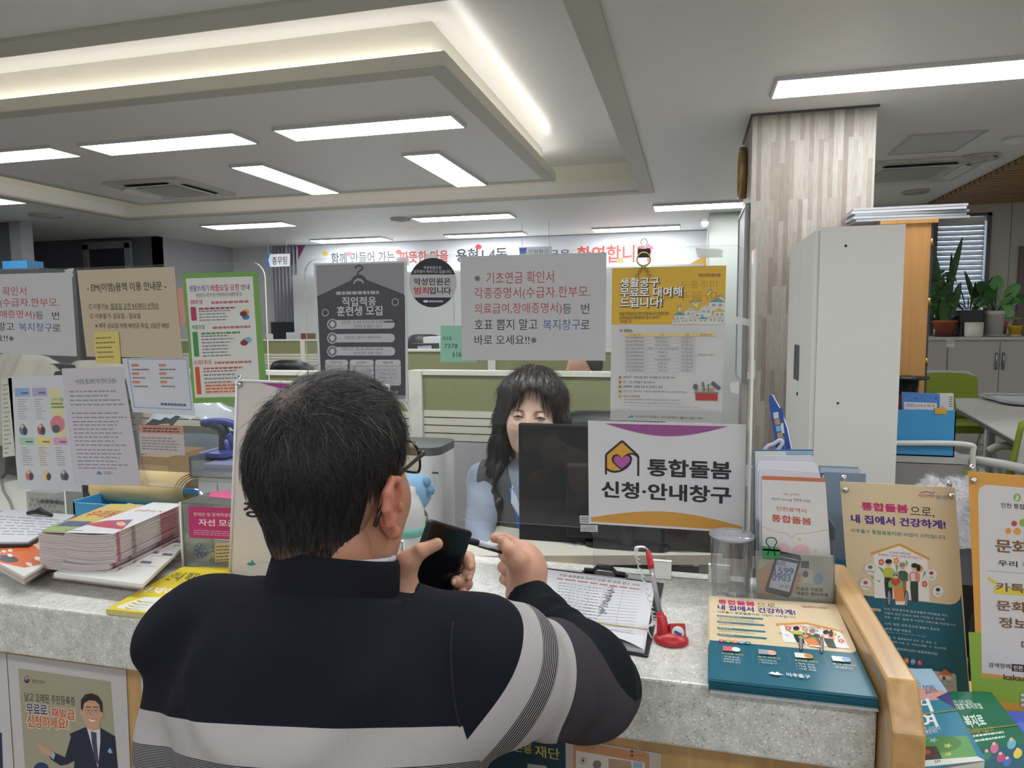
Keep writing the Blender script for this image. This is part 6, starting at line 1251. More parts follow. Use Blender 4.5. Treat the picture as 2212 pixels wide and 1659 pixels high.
for i in range(3):
    x0_ = a[0]+.004+(b[0]-a[0]-.004)*i/3; dfr = MB().bb((x0_, 1.694, ZD+.01), (x0_+(b[0]-a[0])/3-.006, 1.70, a[2]-.012), mat('E2E2E2', .4)).build('drawer_front', dt); MB().lathe([(.008, 0), (.008, .006), (0, .008)], (x0_+.045, 1.694, ZD+.05), DGREY, 12, Matrix.Rotation(PI/2, 4, 'X')).build('knob', dfr)
ctray = thing('clear_tray', 'clear plastic tray with blue folders on the white drawer unit', 'tray', (-1.3, 1.8, a[2])); z = a[2]; mb = MB()
for lo, hi in (((a[0]-.02, 1.69, z+.0005), (b[0], 1.96, z+.004)), ((a[0]-.02, 1.69, z+.004), (a[0]-.016, 1.96, z+.06)), ((a[0]-.02, 1.69, z+.004), (b[0], 1.694, z+.05)), ((a[0]-.02, 1.956, z+.004), (b[0], 1.96, z+.08))): mb.bb(lo, hi, glass('F8FAFC', .2, 1, 'tray', 'E4E8EE'))
mb.build('tray_walls', ctray)
for k in range(3): one(MB().box((a[0]+.10, 1.82, z+.010+.011*k), (.18, .22, .010), mat(('C9CCD6', '4A5AB0', '8A90C0')[k], .5), .05*k-.05), 'folder', ('pale folder at the bottom of the clear tray', 'deep blue folder in the middle of the clear tray', 'lilac blue folder on top in the clear tray')[k], 'folder', (a[0]+.10, 1.82, z+.005+.011*k), 'folders in the clear tray')
hp = thing('hole_punch', 'large hole punch with a blue curved handle left of the standing sign', 'hole punch', (a[0]+.09, 1.86, z+.04)); HB = mat('3A4894', .35); Yh = 1.83
def P3(x, y): return Vector(ay(x, y, Yh))
mb = MB(); mb.tube(catmull([P3(441, 915), P3(462, 918), P3(480, 925), P3(487, 950), P3(486, 985)], 6), [.012]*6+[.015]*6+[.018]*6+[.020]*7, mat('23252E', .4), 12); mb.build('frame_post', hp)
mb = MB(); mb.tube(catmull([P3(438, 914), P3(470, 911), P3(500, 915), P3(520, 930)], 6), .0125, HB, 12); mb.tube(catmull([P3(496, 938), P3(508, 955), P3(524, 965)], 5), .016, HB, 12); mb.tube([P3(490, 950), P3(505, 985)], .018, HB, 12); mb.build('handle', hp)
MB().rbox((P3(490, 990).x, Yh, z+.052), (.10, .15, .012), .02, HB).build('base', hp)
# left edge: cable, speaker, stand, jackets
spk = thing('speaker', 'black ribbed speaker box beside the blue tray', 'speaker', tuple(ay(200, 1080, 1.98))); a = ay(176, 1048, 1.98); b = ay(224, 1090, 1.98)
MB().bb((a[0], 1.98, ZD), (b[0], 2.10, a[2]), mat('26262C', .5)).build('cabinet', spk)
for k in range(7): MB().bb((a[0]+.006+.011*k, 1.976, ZD+.02), (a[0]+.011+.011*k, 1.98, a[2]-.01), mat('3E3E48', .4)).build('rib', spk)
ms = thing('mesh_pen_cup', 'grey honeycomb mesh stand behind the leftmost piles', 'pen cup', tuple(ay(90, 1100, 1.7))); a = ay(56, 1062, 1.7); b = ay(122, 1110, 1.7)
MB().bb((a[0], 1.70, ZD), (b[0], 1.80, a[2]), mat('8E8E8C', .5)).build('shell', ms)
hm = mat('2E2E30', .6)
for r_i in range(4):
    for c_i in range(6):
        MB().lathe([(.0075, 0), (0, .0005)], (a[0]+.014+c_i*.019+(r_i % 2)*.009, 1.6995, ZD+.02+r_i*.017), hm, 6, Matrix.Rotation(PI/2, 4, 'X'), False).build('hole', ms)
cbp = [Vector(ay(x, y, 1.62)) for x, y in ((35, 1018), (15, 1022), (4, 1035), (8, 1060), (22, 1085), (30, 1110))]
one(MB().tube(catmull(cbp, 6), .004, BLACKP, 8), 'cable', 'black cable looping down at the left edge', 'cable', cbp[-1])
jm = mat('E6E2D2', .9, bump=.5, bscale=60, var=.06, vscale=12); jc = thing('office_chair', 'chair behind the left screen hung with pale jackets', 'chair', (-2.45, 2.42, 0))
jx0, jx1 = ay(0, 780, 2.4)[0], ay(210, 780, 2.4)[0]; jx0 -= .15; zj = ay(100, 772, 2.4)[2]
chair_back((jx0+jx1)/2, 2.45, zj-.03, (jx1-jx0)*.8, .5).build('backrest', jc); MB().rbox(((jx0+jx1)/2, 2.25, .48), (.5, .45, .08), .08, BLACKP).build('seat', jc); MB().tube([((jx0+jx1)/2, 2.28, .02), ((jx0+jx1)/2, 2.28, .46)], .04, DGREY).build('column', jc)
def jacket(lab, xa, xb, y, zt, h, seed):
    mb = MB(); n_, m_ = 26, 16; r2 = random.Random(seed); ph = [r2.uniform(0, 6) for _ in range(6)]; vs_ = []
    for side in (0, 1):
        for i in range(n_+1):
            for j in range(m_+1):
                u, v = i/n_, j/m_; fold = .014*math.sin(u*17+ph[0]+v*2)+.009*math.sin(u*31+ph[1]-v*3)
                zt2 = zt-.09*(abs(u-.5)*2)**2.4+.01*math.sin(u*9+ph[2])
                vs_.append((xa+(xb-xa)*u+.01*math.sin(v*6+ph[3]), y+(.10*(1-(1-v)**3) if side else -.10*(1-(1-v)**3))+fold+.04*side, zt2-h*v))
    k = (n_+1)*(m_+1); fs = []
    for sd_ in (0, 1):
        for i in range(n_):
            for j in range(m_): a_ = sd_*k+i*(m_+1)+j; fs.append((a_, a_+m_+1, a_+m_+2, a_+1) if not sd_ else (a_, a_+1, a_+m_+2, a_+m_+1))
    for i in range(n_): a_ = i*(m_+1); fs.append((a_, k+a_, k+a_+m_+1, a_+m_+1))
    mb.add(vs_, fs, jm, True); return one(mb, 'jacket', lab, 'jacket', (xa, y, zt-h))
jacket('pale cream jacket hung on chair at the far left behind screen', jx0, jx0+.62*(jx1-jx0), 2.44, zj+.02, .40, 1)
jacket('pale green grey jacket behind the tan notice and white text sheet', jx0+.55*(jx1-jx0), jx1+.02, 2.50, zj-.01, .42, 2)
one(MB().box(ay(50, 574, 6.2), (.34, .2, .09), mat('3F8EC4', .5)), 'document_box', 'sky blue box on a high shelf above the leftmost notice', 'box', ay(50, 574, 6.2))
shf = thing('filing_cabinet', 'tall dark filing cabinet under the sky blue box at far left', 'cabinet', (ay(50, 600, 6.2)[0], 6.25, 0)); zz_ = ay(50, 574, 6.2)[2]-.046
MB().bb((shf.location.x-.45, 6.0, 0), (shf.location.x+.45, 6.45, zz_), mat('56585F', .5)).build('carcass', shf)
for k in range(4): MB().bb((shf.location.x-.43, 5.99, .05+k*zz_/4.2), (shf.location.x+.43, 6.0, (k+1)*zz_/4.2), mat('60626A', .5)).build('drawer_front', shf)
# ------------------------------------------------------------------ right side: cabinets, plants, meeting table
GC = mat('DFDFDB', .5, var=.01, vscale=3); cX = .555
cbn = thing('storage_cabinet', 'tall pale grey two door cabinet standing in front of the wood strip column', 'cabinet', (.73, 3.8, 0)); zc3 = 1.738
MB().bb((cX, 3.4, 0), (.897, 4.245, zc3), GC).build('carcass', cbn)
drs_ = [MB().bb((cX-.02, 3.42, .06), (cX-.0005, 3.826, zc3-.012), GC).build('door', cbn), MB().bb((cX-.02, 3.83, .06), (cX-.0005, 4.24, zc3-.012), GC).build('door', cbn)]
for y, dr_o in ((3.79, drs_[0]), (3.87, drs_[1])): MB().bb((cX-.032, y-.008, 1.02), (cX-.0205, y+.008, 1.20), mat('77797C', .3, .8)).build('handle', dr_o)
MB().lathe([(.009, 0), (.009, .006), (0, .007)], (cX-.020, 3.80, .95), DGREY, 12, Matrix.Rotation(-PI/2, 4, 'Y')).build('lock', drs_[0])
for x, y in ((1827, 531), (1810, 871)): p = ay(x, y, 3.3995); MB().lathe([(.006, 0), (.005, .001), (0, .0012)], tuple(p), mat('2E2A26', .6), 12, Matrix.Rotation(PI/2, 4, 'X')).build('screw_hole', cbn)
wcab = thing('wood_cabinet', 'tall honey coloured wood cabinet panel right behind the grey cabinet', 'cabinet', (1.1, 4.35, 0)); WC = wood_mat('B9844A', 'C89658', .45, 2, 6)
MB().bb((1.04, 4.28, .0), (1.255, 4.50, 1.845), WC).build('side_panel', wcab); MB().bb((1.0, 4.27, 1.845), (1.285, 4.50, 1.865), WC).build('top', wcab)
for z in (1.74, 1.42, 1.09): MB().tube([(1.262, 4.285, z-.02), (1.262, 4.285, z+.02)], .008, mat('A98A4A', .3, 1), 8).build('hinge', wcab)
MB().bb((1.256, 4.29, .0), (1.268, 4.49, 1.845), DGREY).build('door_edge', wcab)
for i in range(5): one(MB().box((1.16+rnd.uniform(-.02, .02), 4.38, 1.872+i*.0155), (.56, .20, .013), mat(('A9ACB0', 'B9BCC0', '9A9DA2', 'C4C6C8', 'B0B3B8')[i], .6), rnd.uniform(-.03, .03)), 'flat_carton', ('pale blue flat carton at the bottom of the pile on the wood cabinet', 'second flat carton from the bottom on the wood cabinet', 'middle flat carton of the pile on the wood cabinet', 'second flat carton from the top on wood cabinet', 'topmost grey flat carton on the wood cabinet')[i], 'carton', (1.16, 4.38, 1.8655+i*.0155), 'flat cartons on the wood cabinet')
# low cabinets along the window wall
LC = mat('ABA9A2', .5); lc = thing('low_cabinet', 'long low grey cabinet carrying the row of plants', 'cabinet', (3.2, 8.1, 0)); zl = 1.14
MB().bb((2.15, 7.9, 0), (4.6, 8.41, zl-.03), LC).build('carcass', lc); MB().bb((2.13, 7.88, zl-.03), (4.62, 8.415, zl), mat('BDBBB4', .45)).build('top', lc)
lcd = []
for x0_, x1_ in ((2.16, 2.50), (2.515, 2.965), (2.972, 3.42), (3.435, 3.9)): lcd.append(MB().bb((x0_, 7.885, .06), (x1_, 7.899, zl-.045), LC).build('door', lc))
for x, dr_o in ((2.94, lcd[1]), (3.0, lcd[2])): MB().tube([(x, 7.884, .82), (x, 7.868, .84), (x, 7.868, .96), (x, 7.884, .98)], .010, mat('8E9094', .3, 1), 8).build('handle', dr_o)
s = Sheet([(2044, 734), (2062, 734), (2062, 750), (2044, 750)], lambda x, y: ay(x, y, 7.883), 'D5D5D0'); s.rect((2045, 735, 2061, 742), 'B4B4AE'); s.build('paper_label', lc)
s = Sheet([(2163, 655), (2184, 655), (2185, 672), (2165, 672)], lambda x, y: ay(x, y, 8.415), 'C9C9C4'); s.words((2166, 660, 2182, 669), 1, '3A3A3A', .7, 0); s.build('label_tag', None, 'tiny white label on the wall behind the white potted plant', 'label')
dr = thing('door_3', 'mauve brown door leaf at the right edge of the window wall', 'door', (3.6, 8.4, 0)); dr['kind'] = 'structure'; a = ay(2203, 532, 8.40); MB().bb((a[0], 8.38, zl+.01), (a[0]+.5, 8.418, a[2]), mat('6E5E5E', .5)).build('leaf', dr)
LEAF = mat('3A6A34', .45, var=.25, vscale=14); LEAF2 = mat('6AA864', .4, var=.2, vscale=14); DLEAF = mat('2E4A32', .45, var=.2, vscale=14); SOIL = mat('3A2E26', .9)
TERR = mat('A0553A', .7, var=.05)
def pot(t, x, y, r0, r1, h, m_, sq=False, sau=None):
    if sau: MB().lathe([(r0*1.2, 0), (r0*1.45, .018), (r0*1.4, .02), (r0*1.1, .008), (0, .008)], (x, y, zl+.001), sau, 24).build('saucer', t)
    z = zl+.0095 if sau else zl+.001
    if sq: MB().rbox((x, y, z+h/2), (2*r1, 2*r1, h), .02, m_).build('pot', t)
    else: MB().lathe([(r0, 0), (r1*.97, h*.84), (r1*1.08, h*.85), (r1*1.08, h), (r1*.95, h), (r1*.93, h*.92), (0, h*.92)], (x, y, z), m_, 28).build('pot', t)
    return z+h*.9
def blade(mb, p, tip, w, m_, bend=.1, n=8, fold=.2):
    p = Vector(p); tip = Vector(tip); d = tip-p; side = d.cross(Vector((0, 1, 0.2))).normalized(); nn = side.cross(d).normalized(); vs_ = []
    for i in range(n+1):
        f_ = i/n; c = p+d*f_+Vector((0, 0, bend*d.length*math.sin(PI*f_)*.5))+nn*bend*d.length*f_*f_; ww = w*(math.sin(PI*min(1, f_*.92+.06))**.7); vs_ += [c-side*ww/2, c+nn*ww*fold, c+side*ww/2]
    mb.add(vs_, [(3*i+k, 3*i+k+1, 3*i+k+4, 3*i+k+3) for i in range(n) for k in (0, 1)], m_, True)
def plantthing(lab, x): return thing('potted_plant', lab, 'plant', (x, 8.12, zl), 'potted plants on the low cabinet')
p1 = plantthing('tall spiky leaved plant in a terracotta pot, leftmost on the low cabinet', 2.545); zt1 = pot(p1, 2.545, 8.12, .075, .11, .16, TERR, sau=mat('3A2E2A', .6)); MB().lathe([(.1, 0), (0, .004)], (2.545, 8.12, zt1), SOIL, 20).build('soil', p1)
def Pz(x, y, Y=8.1): return Vector(ay(x, y, Y))
for (x, y), w in (((2026, 553), .07), ((2085, 512), .075), ((2060, 545), .05), ((2012, 620), .08), ((2078, 610), .09), ((2040, 600), .08), ((2062, 650), .09), ((2020, 650), .08), ((2100, 680), .06), ((2010, 690), .05), ((2005, 640), .07), ((2050, 625), .1)):
    mb = MB(); blade(mb, (2.545+rnd.uniform(-.05, .05), 8.12+rnd.uniform(-.04, .04), zt1), Pz(x, y, 8.05+rnd.uniform(-.05, .1)), w, LEAF if w > .06 else DLEAF, .08); mb.build('leaf', p1)
for k in range(40):
    mb = MB(); a = rnd.uniform(0, 6.28); r_ = rnd.uniform(.02, .16); c = Vector((2.49+r_*math.cos(a)*1.0, 8.06+.06*math.sin(a), zt1+.12+rnd.uniform(0, .38))); d = Vector((rnd.uniform(-1, 1), rnd.uniform(-.6, .3), rnd.uniform(-.6, .6))).normalized()*.07; blade(mb, c, c+d, .035, LEAF if k % 3 else DLEAF, .2, 4); mb.build('leaf', p1)
p2 = plantthing('grassy dark leaved plant in a black square pot second from left', 2.765); zt2 = pot(p2, 2.765, 8.14, .1, .11, .27, mat('26262A', .5), True); 
for k in range(26):
    mb = MB(); a = rnd.uniform(0, 6.28); blade(mb, (2.765+.05*math.cos(a), 8.14+.04*math.sin(a), zt2+.02), (2.765+.28*math.cos(a), 8.1+.12*math.sin(a), zt2+rnd.uniform(.08, .36)), .012, DLEAF, .25, 6); mb.build('leaf', p2)
for (x, y), w in (((2085, 585), .05), ((2108, 610), .06)): mb = MB(); blade(mb, (2.84, 8.14, zt2+.02), Pz(x, y), w, DLEAF, .05); mb.build('leaf', p2)
one(MB().lathe([(.075, 0), (.08, .01), (.083, .145), (.076, .145), (.07, .13), (0, .13)], (2.765, 7.98, zl+.001), mat('D8D4C8', .5), 24), 'empty_pot', 'short cream pot standing in front of the black square pot', 'pot', (2.765, 7.98, zl))
p3 = plantthing('broad green leaved plant in a white pot third from left', 2.99); zt3 = pot(p3, 2.99, 8.12, .085, .092, .25, mat('C9C9C6', .5), sau=mat('C9C5BC', .5)); MB().lathe([(.085, 0), (0, .004)], (2.99, 8.12, zt3), SOIL, 20).build('soil', p3)
for k, ((x, y), w) in enumerate((((2125, 625), .12), ((2155, 615), .12), ((2188, 630), .12), ((2205, 650), .10), ((2180, 655), .11), ((2120, 655), .11), ((2140, 640), .12), ((2170, 670), .09))):
    e = Pz(x, y, 8.02+.03*(k % 3)); st_ = Vector((2.99, 8.12, zt3)); mid = st_.lerp(e, .55)+Vector((0, 0, .03)); mb = MB().tube([st_, mid, e.lerp(mid, .2)], .005, DLEAF, 6); dr_ = (e-mid).normalized(); blade(mb, e-dr_*.09, e+dr_*.09, w, LEAF2 if k % 3 else LEAF, .15); mb.build('leaf', p3)
p4 = plantthing('tiny cactus in a yellow pot on a white saucer at right end', 3.165); zt4 = pot(p4, 3.165, 8.08, .045, .058, .10, mat('D8BE2A', .5), sau=mat('C9C5BC', .5)); MB().lathe([(.02, 0), (.026, .02), (.02, .05), (0, .055)], (3.165, 8.08, zt4), mat('6A5A3A', .8), 12).build('cactus', p4)
p5 = plantthing('drooping leaf plant in a small pink pot behind the yellow one', 3.09); zt5 = pot(p5, 3.105, 8.26, .05, .06, .17, mat('C98A80', .6)); 
for x, y in ((2190, 688), (2212, 690), (2178, 680)): mb = MB(); blade(mb, (3.105, 8.26, zt5), Pz(x, y, 8.24), .03, LEAF2, .2); mb.build('leaf', p5)
# meeting table, green chairs, trolley
tb = thing('meeting_table', 'long pale grey meeting table with dark edge at the right', 'table', (2.3, 4.8, 0)); ZB = .73
q = [az(2066, 880, ZB), az(2212, 962, ZB), None, None]; q[2] = q[1]+np.array((1.5, .25, 0)); q[3] = az(2063, 860, ZB); q3 = q[3]+np.array((1.2, .2, 0)); Q = [q[0], q[1], q[2], q3, q[3]]; n = 5
for z0, z1, m_, nm in ((ZB-.008, ZB, mat('BFBDB8', .4), 'table_top'), (ZB-.03, ZB-.0085, mat('2E3038', .4), 'edge')): MB().add([(p[0], p[1], z0) for p in Q]+[(p[0], p[1], z1) for p in Q], [tuple(range(n))[::-1], tuple(range(n, 2*n))]+[(k, (k+1) % n, n+(k+1) % n, n+k) for k in range(n)], m_).build(nm, tb)
for x, y in ((2.0, 5.4), (2.9, 5.6), (1.95, 4.2), (2.8, 4.2)): MB().tube([(x, y, 0), (x, y, ZB-.03)], .03, LGREY, 10).build('leg', tb)
ty = thing('serving_tray', 'pale grey rimmed tray lying on the meeting table', 'tray', tuple(az(2195, 868, ZB))); c_ = Vector(az(2215, 869, ZB)); MB().rbox(c_+Vector((.05, 0, .012)), (.50, .62, .006), .12, mat('C9CCCE', .35)).build('tray_base', ty)
mb = MB(); rr_ = rrect(.52, .64, .13, 6); mb.tube([c_+Vector((.05+x, y, .024)) for x, y in rr_], .012, mat('9A9DA2', .35), 8, closed=True); mb.build('rim', ty)
GRN = mat('7C8C2A', .8, var=.06, vscale=30); CHW = mat('B4B4B2', .4)
def gchair(lab, loc, rz, arms=True):
    t = thing('meeting_chair', lab, 'chair', (0, 0, 0), 'green meeting chairs')
    mb = MB(); n_, m_ = 10, 8
    def sh(w, z0, z1, off, th, m2):
        vs_ = [((u/n_*2-1)*w*(.86+.14*(1-v/m_*.3)), .20+off+.06*(u/n_*2-1)**2*-1+.05*v/m_, z0+(z1-z0)*v/m_-.03*(u/n_*2-1)**4*(v > 4)) for u in range(n_+1) for v in range(m_+1)]
        k = len(vs_); v2 = [(x, y+th, z) for x, y, z in vs_]; fs = []
        for i in range(n_):
            for j in range(m_): a = i*(m_+1)+j; fs += [(a, a+m_+1, a+m_+2, a+1), (k+a, k+a+1, k+a+m_+2, k+a+m_+1)]
        for i in range(n_): a = i*(m_+1); fs += [(a, k+a, k+a+m_+1, a+m_+1), (a+m_, a+2*m_+1, k+a+2*m_+1, k+a+m_)]
        for j in range(m_): fs += [(j, j+1, k+j+1, k+j), (n_*(m_+1)+j, k+n_*(m_+1)+j, k+n_*(m_+1)+j+1, n_*(m_+1)+j+1)]
        return MB().add(vs_+v2, fs, m2, True)
    sh(.225, .50, .87, 0, .03, GRN).build('backrest', t)
    fr_ = [((u)*.22, .215-.06*u*u+.05*v, .50+.37*v) for u, v in ((-1, 0), (-1, .5), (-1, .9), (-.8, 1), (0, 1.0), (.8, 1), (1, .9), (1, .5), (1, 0), (.8, -.03), (0, -.04), (-.8, -.03))]
    MB().tube([(x, y+.035, z) for x, y, z in fr_], .017, CHW, 8, closed=True).build('back_frame', t)
    sh(.15, .55, .80, .034, .008, mat('6A7426', .8)).build('back_insert', t)
    MB().rbox((0, -.02, .46), (.46, .45, .06), .09, GRN).build('seat', t)
    for sx in (-1, 1):
        MB().tube(catmull([(sx*.22, .24, .62), (sx*.27, .16, .64), (sx*.28, -.05, .64), (sx*.28, -.12, .60)], 5), .022, CHW, 10).build('armrest', t)
        MB().tube([(sx*.27, .05, .63), (sx*.25, .20, .30), (sx*.26, .30, .02)], .015, CHW, 8).build('leg', t); MB().tube([(sx*.25, .10, .44), (sx*.26, -.22, .02)], .015, CHW, 8).build('leg', t)
    t.location = loc; t.rotation_euler = (0, 0, rz); return t
gA = Vector(az(2130, 985, .62)); gchair('green backed chair with white arms at the near side of the meeting table', (1.50, 4.02, 0), -2.3)
gchair('green chair on the far side of the meeting table, only its back top showing', (2.12, 6.35, 0), .1)
tl = thing('trolley', 'white railed grey trolley in front of the meeting corner', 'trolley', (1.1, 3.8, 0)); Yt = 3.72
a = ay(1928, 957, Yt); b = ay(2086, 960, Yt); rb = ay(2101, 985, Yt); lw = ay(2101, 1040, Yt)
MB().tube(catmull([(a[0]-.15, Yt, a[2]), (a[0], Yt, a[2]), (b[0], Yt, b[2]), (rb[0], Yt, rb[2]), (lw[0], Yt, lw[2]-.1)], 8), .013, mat('D5D3CC', .4), 10).build('rail', tl)
zs_ = ay(2000, 988, Yt)[2]; MB().bb((.93, Yt+.015, zs_-.03), (rb[0]-.01, Yt+.33, zs_), CHW).build('shelf', tl); MB().bb((.93, Yt+.02, .06), (rb[0]-.03, Yt+.32, zs_-.035), mat('8E8C8A', .5)).build('body', tl)
for x in (.97, rb[0]-.06):
    for y in (Yt+.05, Yt+.28): MB().lathe([(.028, -.012), (.03, 0), (.028, .012)], (x, y, .03), BLACKP, 14, Matrix.Rotation(PI/2, 4, 'Y')).build('caster', tl)
db_ = thing('document_box', 'bright blue open document box standing on the trolley', 'box', (1.15, Yt+.15, zs_)); Yd = Yt+.03; a = ay(1926, 884, Yd); b = ay(2066, 886, Yd); SB = mat('3F97CE', .45); T = .005; zb_ = zs_+.0015
mb = MB()
for lo, hi in (((a[0], Yd, zb_), (b[0], Yd+T, a[2])), ((a[0], Yd+.10, zb_), (b[0], Yd+.105, a[2]+.02)), ((a[0], Yd, zb_), (a[0]+T, Yd+.10, a[2])), ((b[0]-T, Yd, zb_), (b[0], Yd+.10, a[2])), ((a[0], Yd, zb_), (b[0], Yd+.1, zb_+T))): mb.bb(lo, hi, SB)
mb.build('box_walls', db_)
def fold(lab, q, Y, col, paint=None):
    s = Sheet(q, lambda x, y: ay(x, y, Y), col, .4); s.thick = .012
    if paint: paint(s)
    s.build('folder', None, lab, 'folder', 'folders in the bright blue document box')
def pf_(s): s.rect((1953, 868, 2024, 900), 'D8DAE0'); s.text('코로나19소독약', (1957, 871, 2020, 881), 'B0304A', .02); s.text('소독관리', (1978, 883, 2005, 889), '3A3A46', .02); s.ell(1980, 860, 2, 2, '2A4A8A', 10); s.ell(2022, 861, 2, 2, '2A4A8A', 10)
fold('cobalt folder with a white title card in the bright blue box', [(1949, 847), (2030, 851), (2030, 940), (1949, 940)], Yd+.012, '4A82CC', pf_)
fold('white folder standing behind the cobalt one in bright blue box', [(2026, 850), (2060, 850), (2060, 940), (2026, 940)], Yd+.030, 'D2D2CC', lambda s: s.words((2050, 856, 2058, 880), 5, '6A6A6A', .5, .1))
fold('rust red folder at the left side of bright blue box', [(1937, 855), (1949, 854), (1949, 940), (1937, 940)], Yd+.05, 'A8502E'); fold('pale folder beside the rust red folder', [(1928, 858), (1937, 856), (1937, 940), (1928, 940)], Yd+.066, 'C9CCD4')
yc = thing('binder_clip', 'yellow binder clip on the bright blue document box', 'clip', tuple(ay(2032, 888, Yd))); p = Vector(ay(2032, 889, Yd-.004)); MB().box(p, (.05, .004, .025), mat('D2A62E', .4)).box(p+Vector((0, .005, .014)), (.05, .014, .003), mat('D2A62E', .4)).build('jaw', yc); MB().tube([p+Vector((-.01, 0, .01)), p+Vector((-.006, 0, .03)), p+Vector((.008, 0, .03)), p+Vector((.011, 0, .01))], .0012, CHROME, 6).build('wire_handle', yc)
sp_ = thing('cable_spool', 'black cable spool standing before the wood cabinet', 'spool', tuple(ay(1960, 850, 4.1))); p = ay(1960, 815, 4.15); Zs = p[2]
MB().lathe([(.105, 0), (.105, .012), (.056, .014), (.056, .20), (.105, .202), (.105, .214)], (p[0], 4.15, Zs-.21), BLACKP, 28).build('reel', sp_); MB().bb((p[0]-.12, 4.03, 0), (p[0]+.12, 4.265, Zs-.2105), mat('8A6A44', .6)).build('stand_box', sp_)
# black chair with a pale fur coat, right of the stand poster
bc_ = thing('office_chair', 'black chair under the grey fur coat behind upright posters', 'chair', (1.05, 2.85, 0)); fx0, fx1 = ay(1985, 1060, 2.75)[0], ay(2240, 1060, 2.75)[0]
chair_back((fx0+fx1)/2, 2.9, ay(2100, 1050, 2.9)[2]-.02, (fx1-fx0)*.8, .62).build('backrest', bc_); MB().rbox(((fx0+fx1)/2, 2.62, .46), (.5, .48, .09), .09, BLACKP).build('seat', bc_); MB().tube([((fx0+fx1)/2, 2.65, .05), ((fx0+fx1)/2, 2.65, .42)], .035, DGREY).build('column', bc_)
for k in range(5): MB().tube([((fx0+fx1)/2, 2.65, .08), ((fx0+fx1)/2+.27*math.cos(k*1.2566), 2.65+.27*math.sin(k*1.2566), .035)], [.03, .02], DGREY, 8).build('foot', bc_)
fc_ = thing('fur_coat', 'fluffy pale grey fur coat draped over the black chair', 'coat', ((fx0+fx1)/2, 2.86, .6)); FUR = mat('C9C8CC', .95, var=.1, vscale=25); zf_ = ay(2080, 1032, 2.85)[2]
def furpt(u, v):      # u 0..1 across, v 0..1 over the back from rear to front hem
    th = -.5*PI+PI*1.15*v; x = fx0+(fx1-fx0)*u; r_ = .085+.012*math.sin(u*13)+.01*math.sin(u*29+v*5); zc4 = zf_-.09-.10*max(0, .25-u)**1.2*4-.05*max(0, u-.75)**1.2*4
    if v < .3: return Vector((x+.01*math.sin(v*9), 2.94+.02*math.sin(u*9), zc4-.36*(.3-v)/.3))
    if v > .7: return Vector((x-.012*math.sin(v*11), 2.77-.03*math.sin(u*7)-.02*(v-.7), zc4-.30*(v-.7)/.3*(1 if u < .5 else .55)))
    a = PI*(v-.3)/.4; return Vector((x, 2.855+.085*math.cos(a), zc4+r_*math.sin(a)))
mb = MB(); N1, N2 = 40, 40; vs_ = [furpt(i/N1, j/N2) for i in range(N1+1) for j in range(N2+1)]; mb.add(vs_, [(i*(N2+1)+j, (i+1)*(N2+1)+j, (i+1)*(N2+1)+j+1, i*(N2+1)+j+1) for i in range(N1) for j in range(N2)], FUR, True); mb.build('lining', fc_)
mb = MB(); FT = mat('D2D1D5', .9); FT2 = mat('A9A8B0', .9)
for k in range(7000):
    u, v = rnd.random(), rnd.random(); p = furpt(u, v); a_ = furpt(min(1, u+.01), v)-furpt(max(0, u-.01), v); b_ = furpt(u, min(1, v+.01))-furpt(u, max(0, v-.01)); nn = a_.cross(b_); nn = nn.normalized() if nn.length > 0 else Vector((0, 0, 1))
    if nn.dot(Vector((0, -.5, .8))) < 0 and v > .3: nn = -nn
    if v < .3 and nn.y < 0: nn = -nn
    d = (nn+Vector((rnd.uniform(-.7, .7), rnd.uniform(-.7, .7), rnd.uniform(-.9, .3)))).normalized()*rnd.uniform(.012, .024); s_ = d.orthogonal().normalized()*.0012
    mb.add([p-s_, p+s_, p+d], [(0, 1, 2)], FT if k % 3 else FT2)
mb.build('fur', fc_)['kind'] = 'stuff'
# ------------------------------------------------------------------ things on the column and ceiling
ck = thing('wall_clock', 'round gold rimmed clock seen edge on at the left of the column', 'clock', (c0[0]-.03, 5.0, 2.32)); MR = Matrix.Rotation(-PI/2, 4, 'Y')
MB().lathe([(.165, 0), (.17, .03), (.165, .045), (.15, .045), (.148, .03), (.148, 0)], (c0[0]-.001, 4.98, 2.30), mat('A98E5E', .35, .6), 36, MR).build('rim', ck); MB().lathe([(.15, .030), (0, .031)], (c0[0]-.001, 4.98, 2.30), mat('E4E4E0', .4), 36, MR).build('face', ck)
for a, l_, w_ in ((.6, .08, .006), (2.2, .11, .004)): MB().box((c0[0]-.034, 4.98+math.sin(a)*l_/2, 2.30+math.cos(a)*l_/2), (.002, w_, l_), BLACKP, M=Matrix.Rotation(-a, 4, 'X')).build('hand', ck)
wbd = thing('white_board', 'pale framed board on the left face of the wood strip column', 'board', (c0[0]-.02, 4.95, 1.5)); MB().bb((c0[0]-.022, 4.58, .95), (c0[0]-.001, 5.17, 2.02), mat('C9CBCC', .35)).build('panel', wbd)
mb = MB()
for lo, hi in (((c0[0]-.03, 4.56, .93), (c0[0]-.001, 4.58, 2.04)), ((c0[0]-.03, 5.17, .93), (c0[0]-.001, 5.19, 2.04)), ((c0[0]-.03, 4.58, 2.02), (c0[0]-.001, 5.17, 2.04)), ((c0[0]-.03, 4.58, .93), (c0[0]-.001, 5.17, .95))): mb.bb(lo, hi, mat('9A9C9E', .35))
mb.build('frame', wbd)
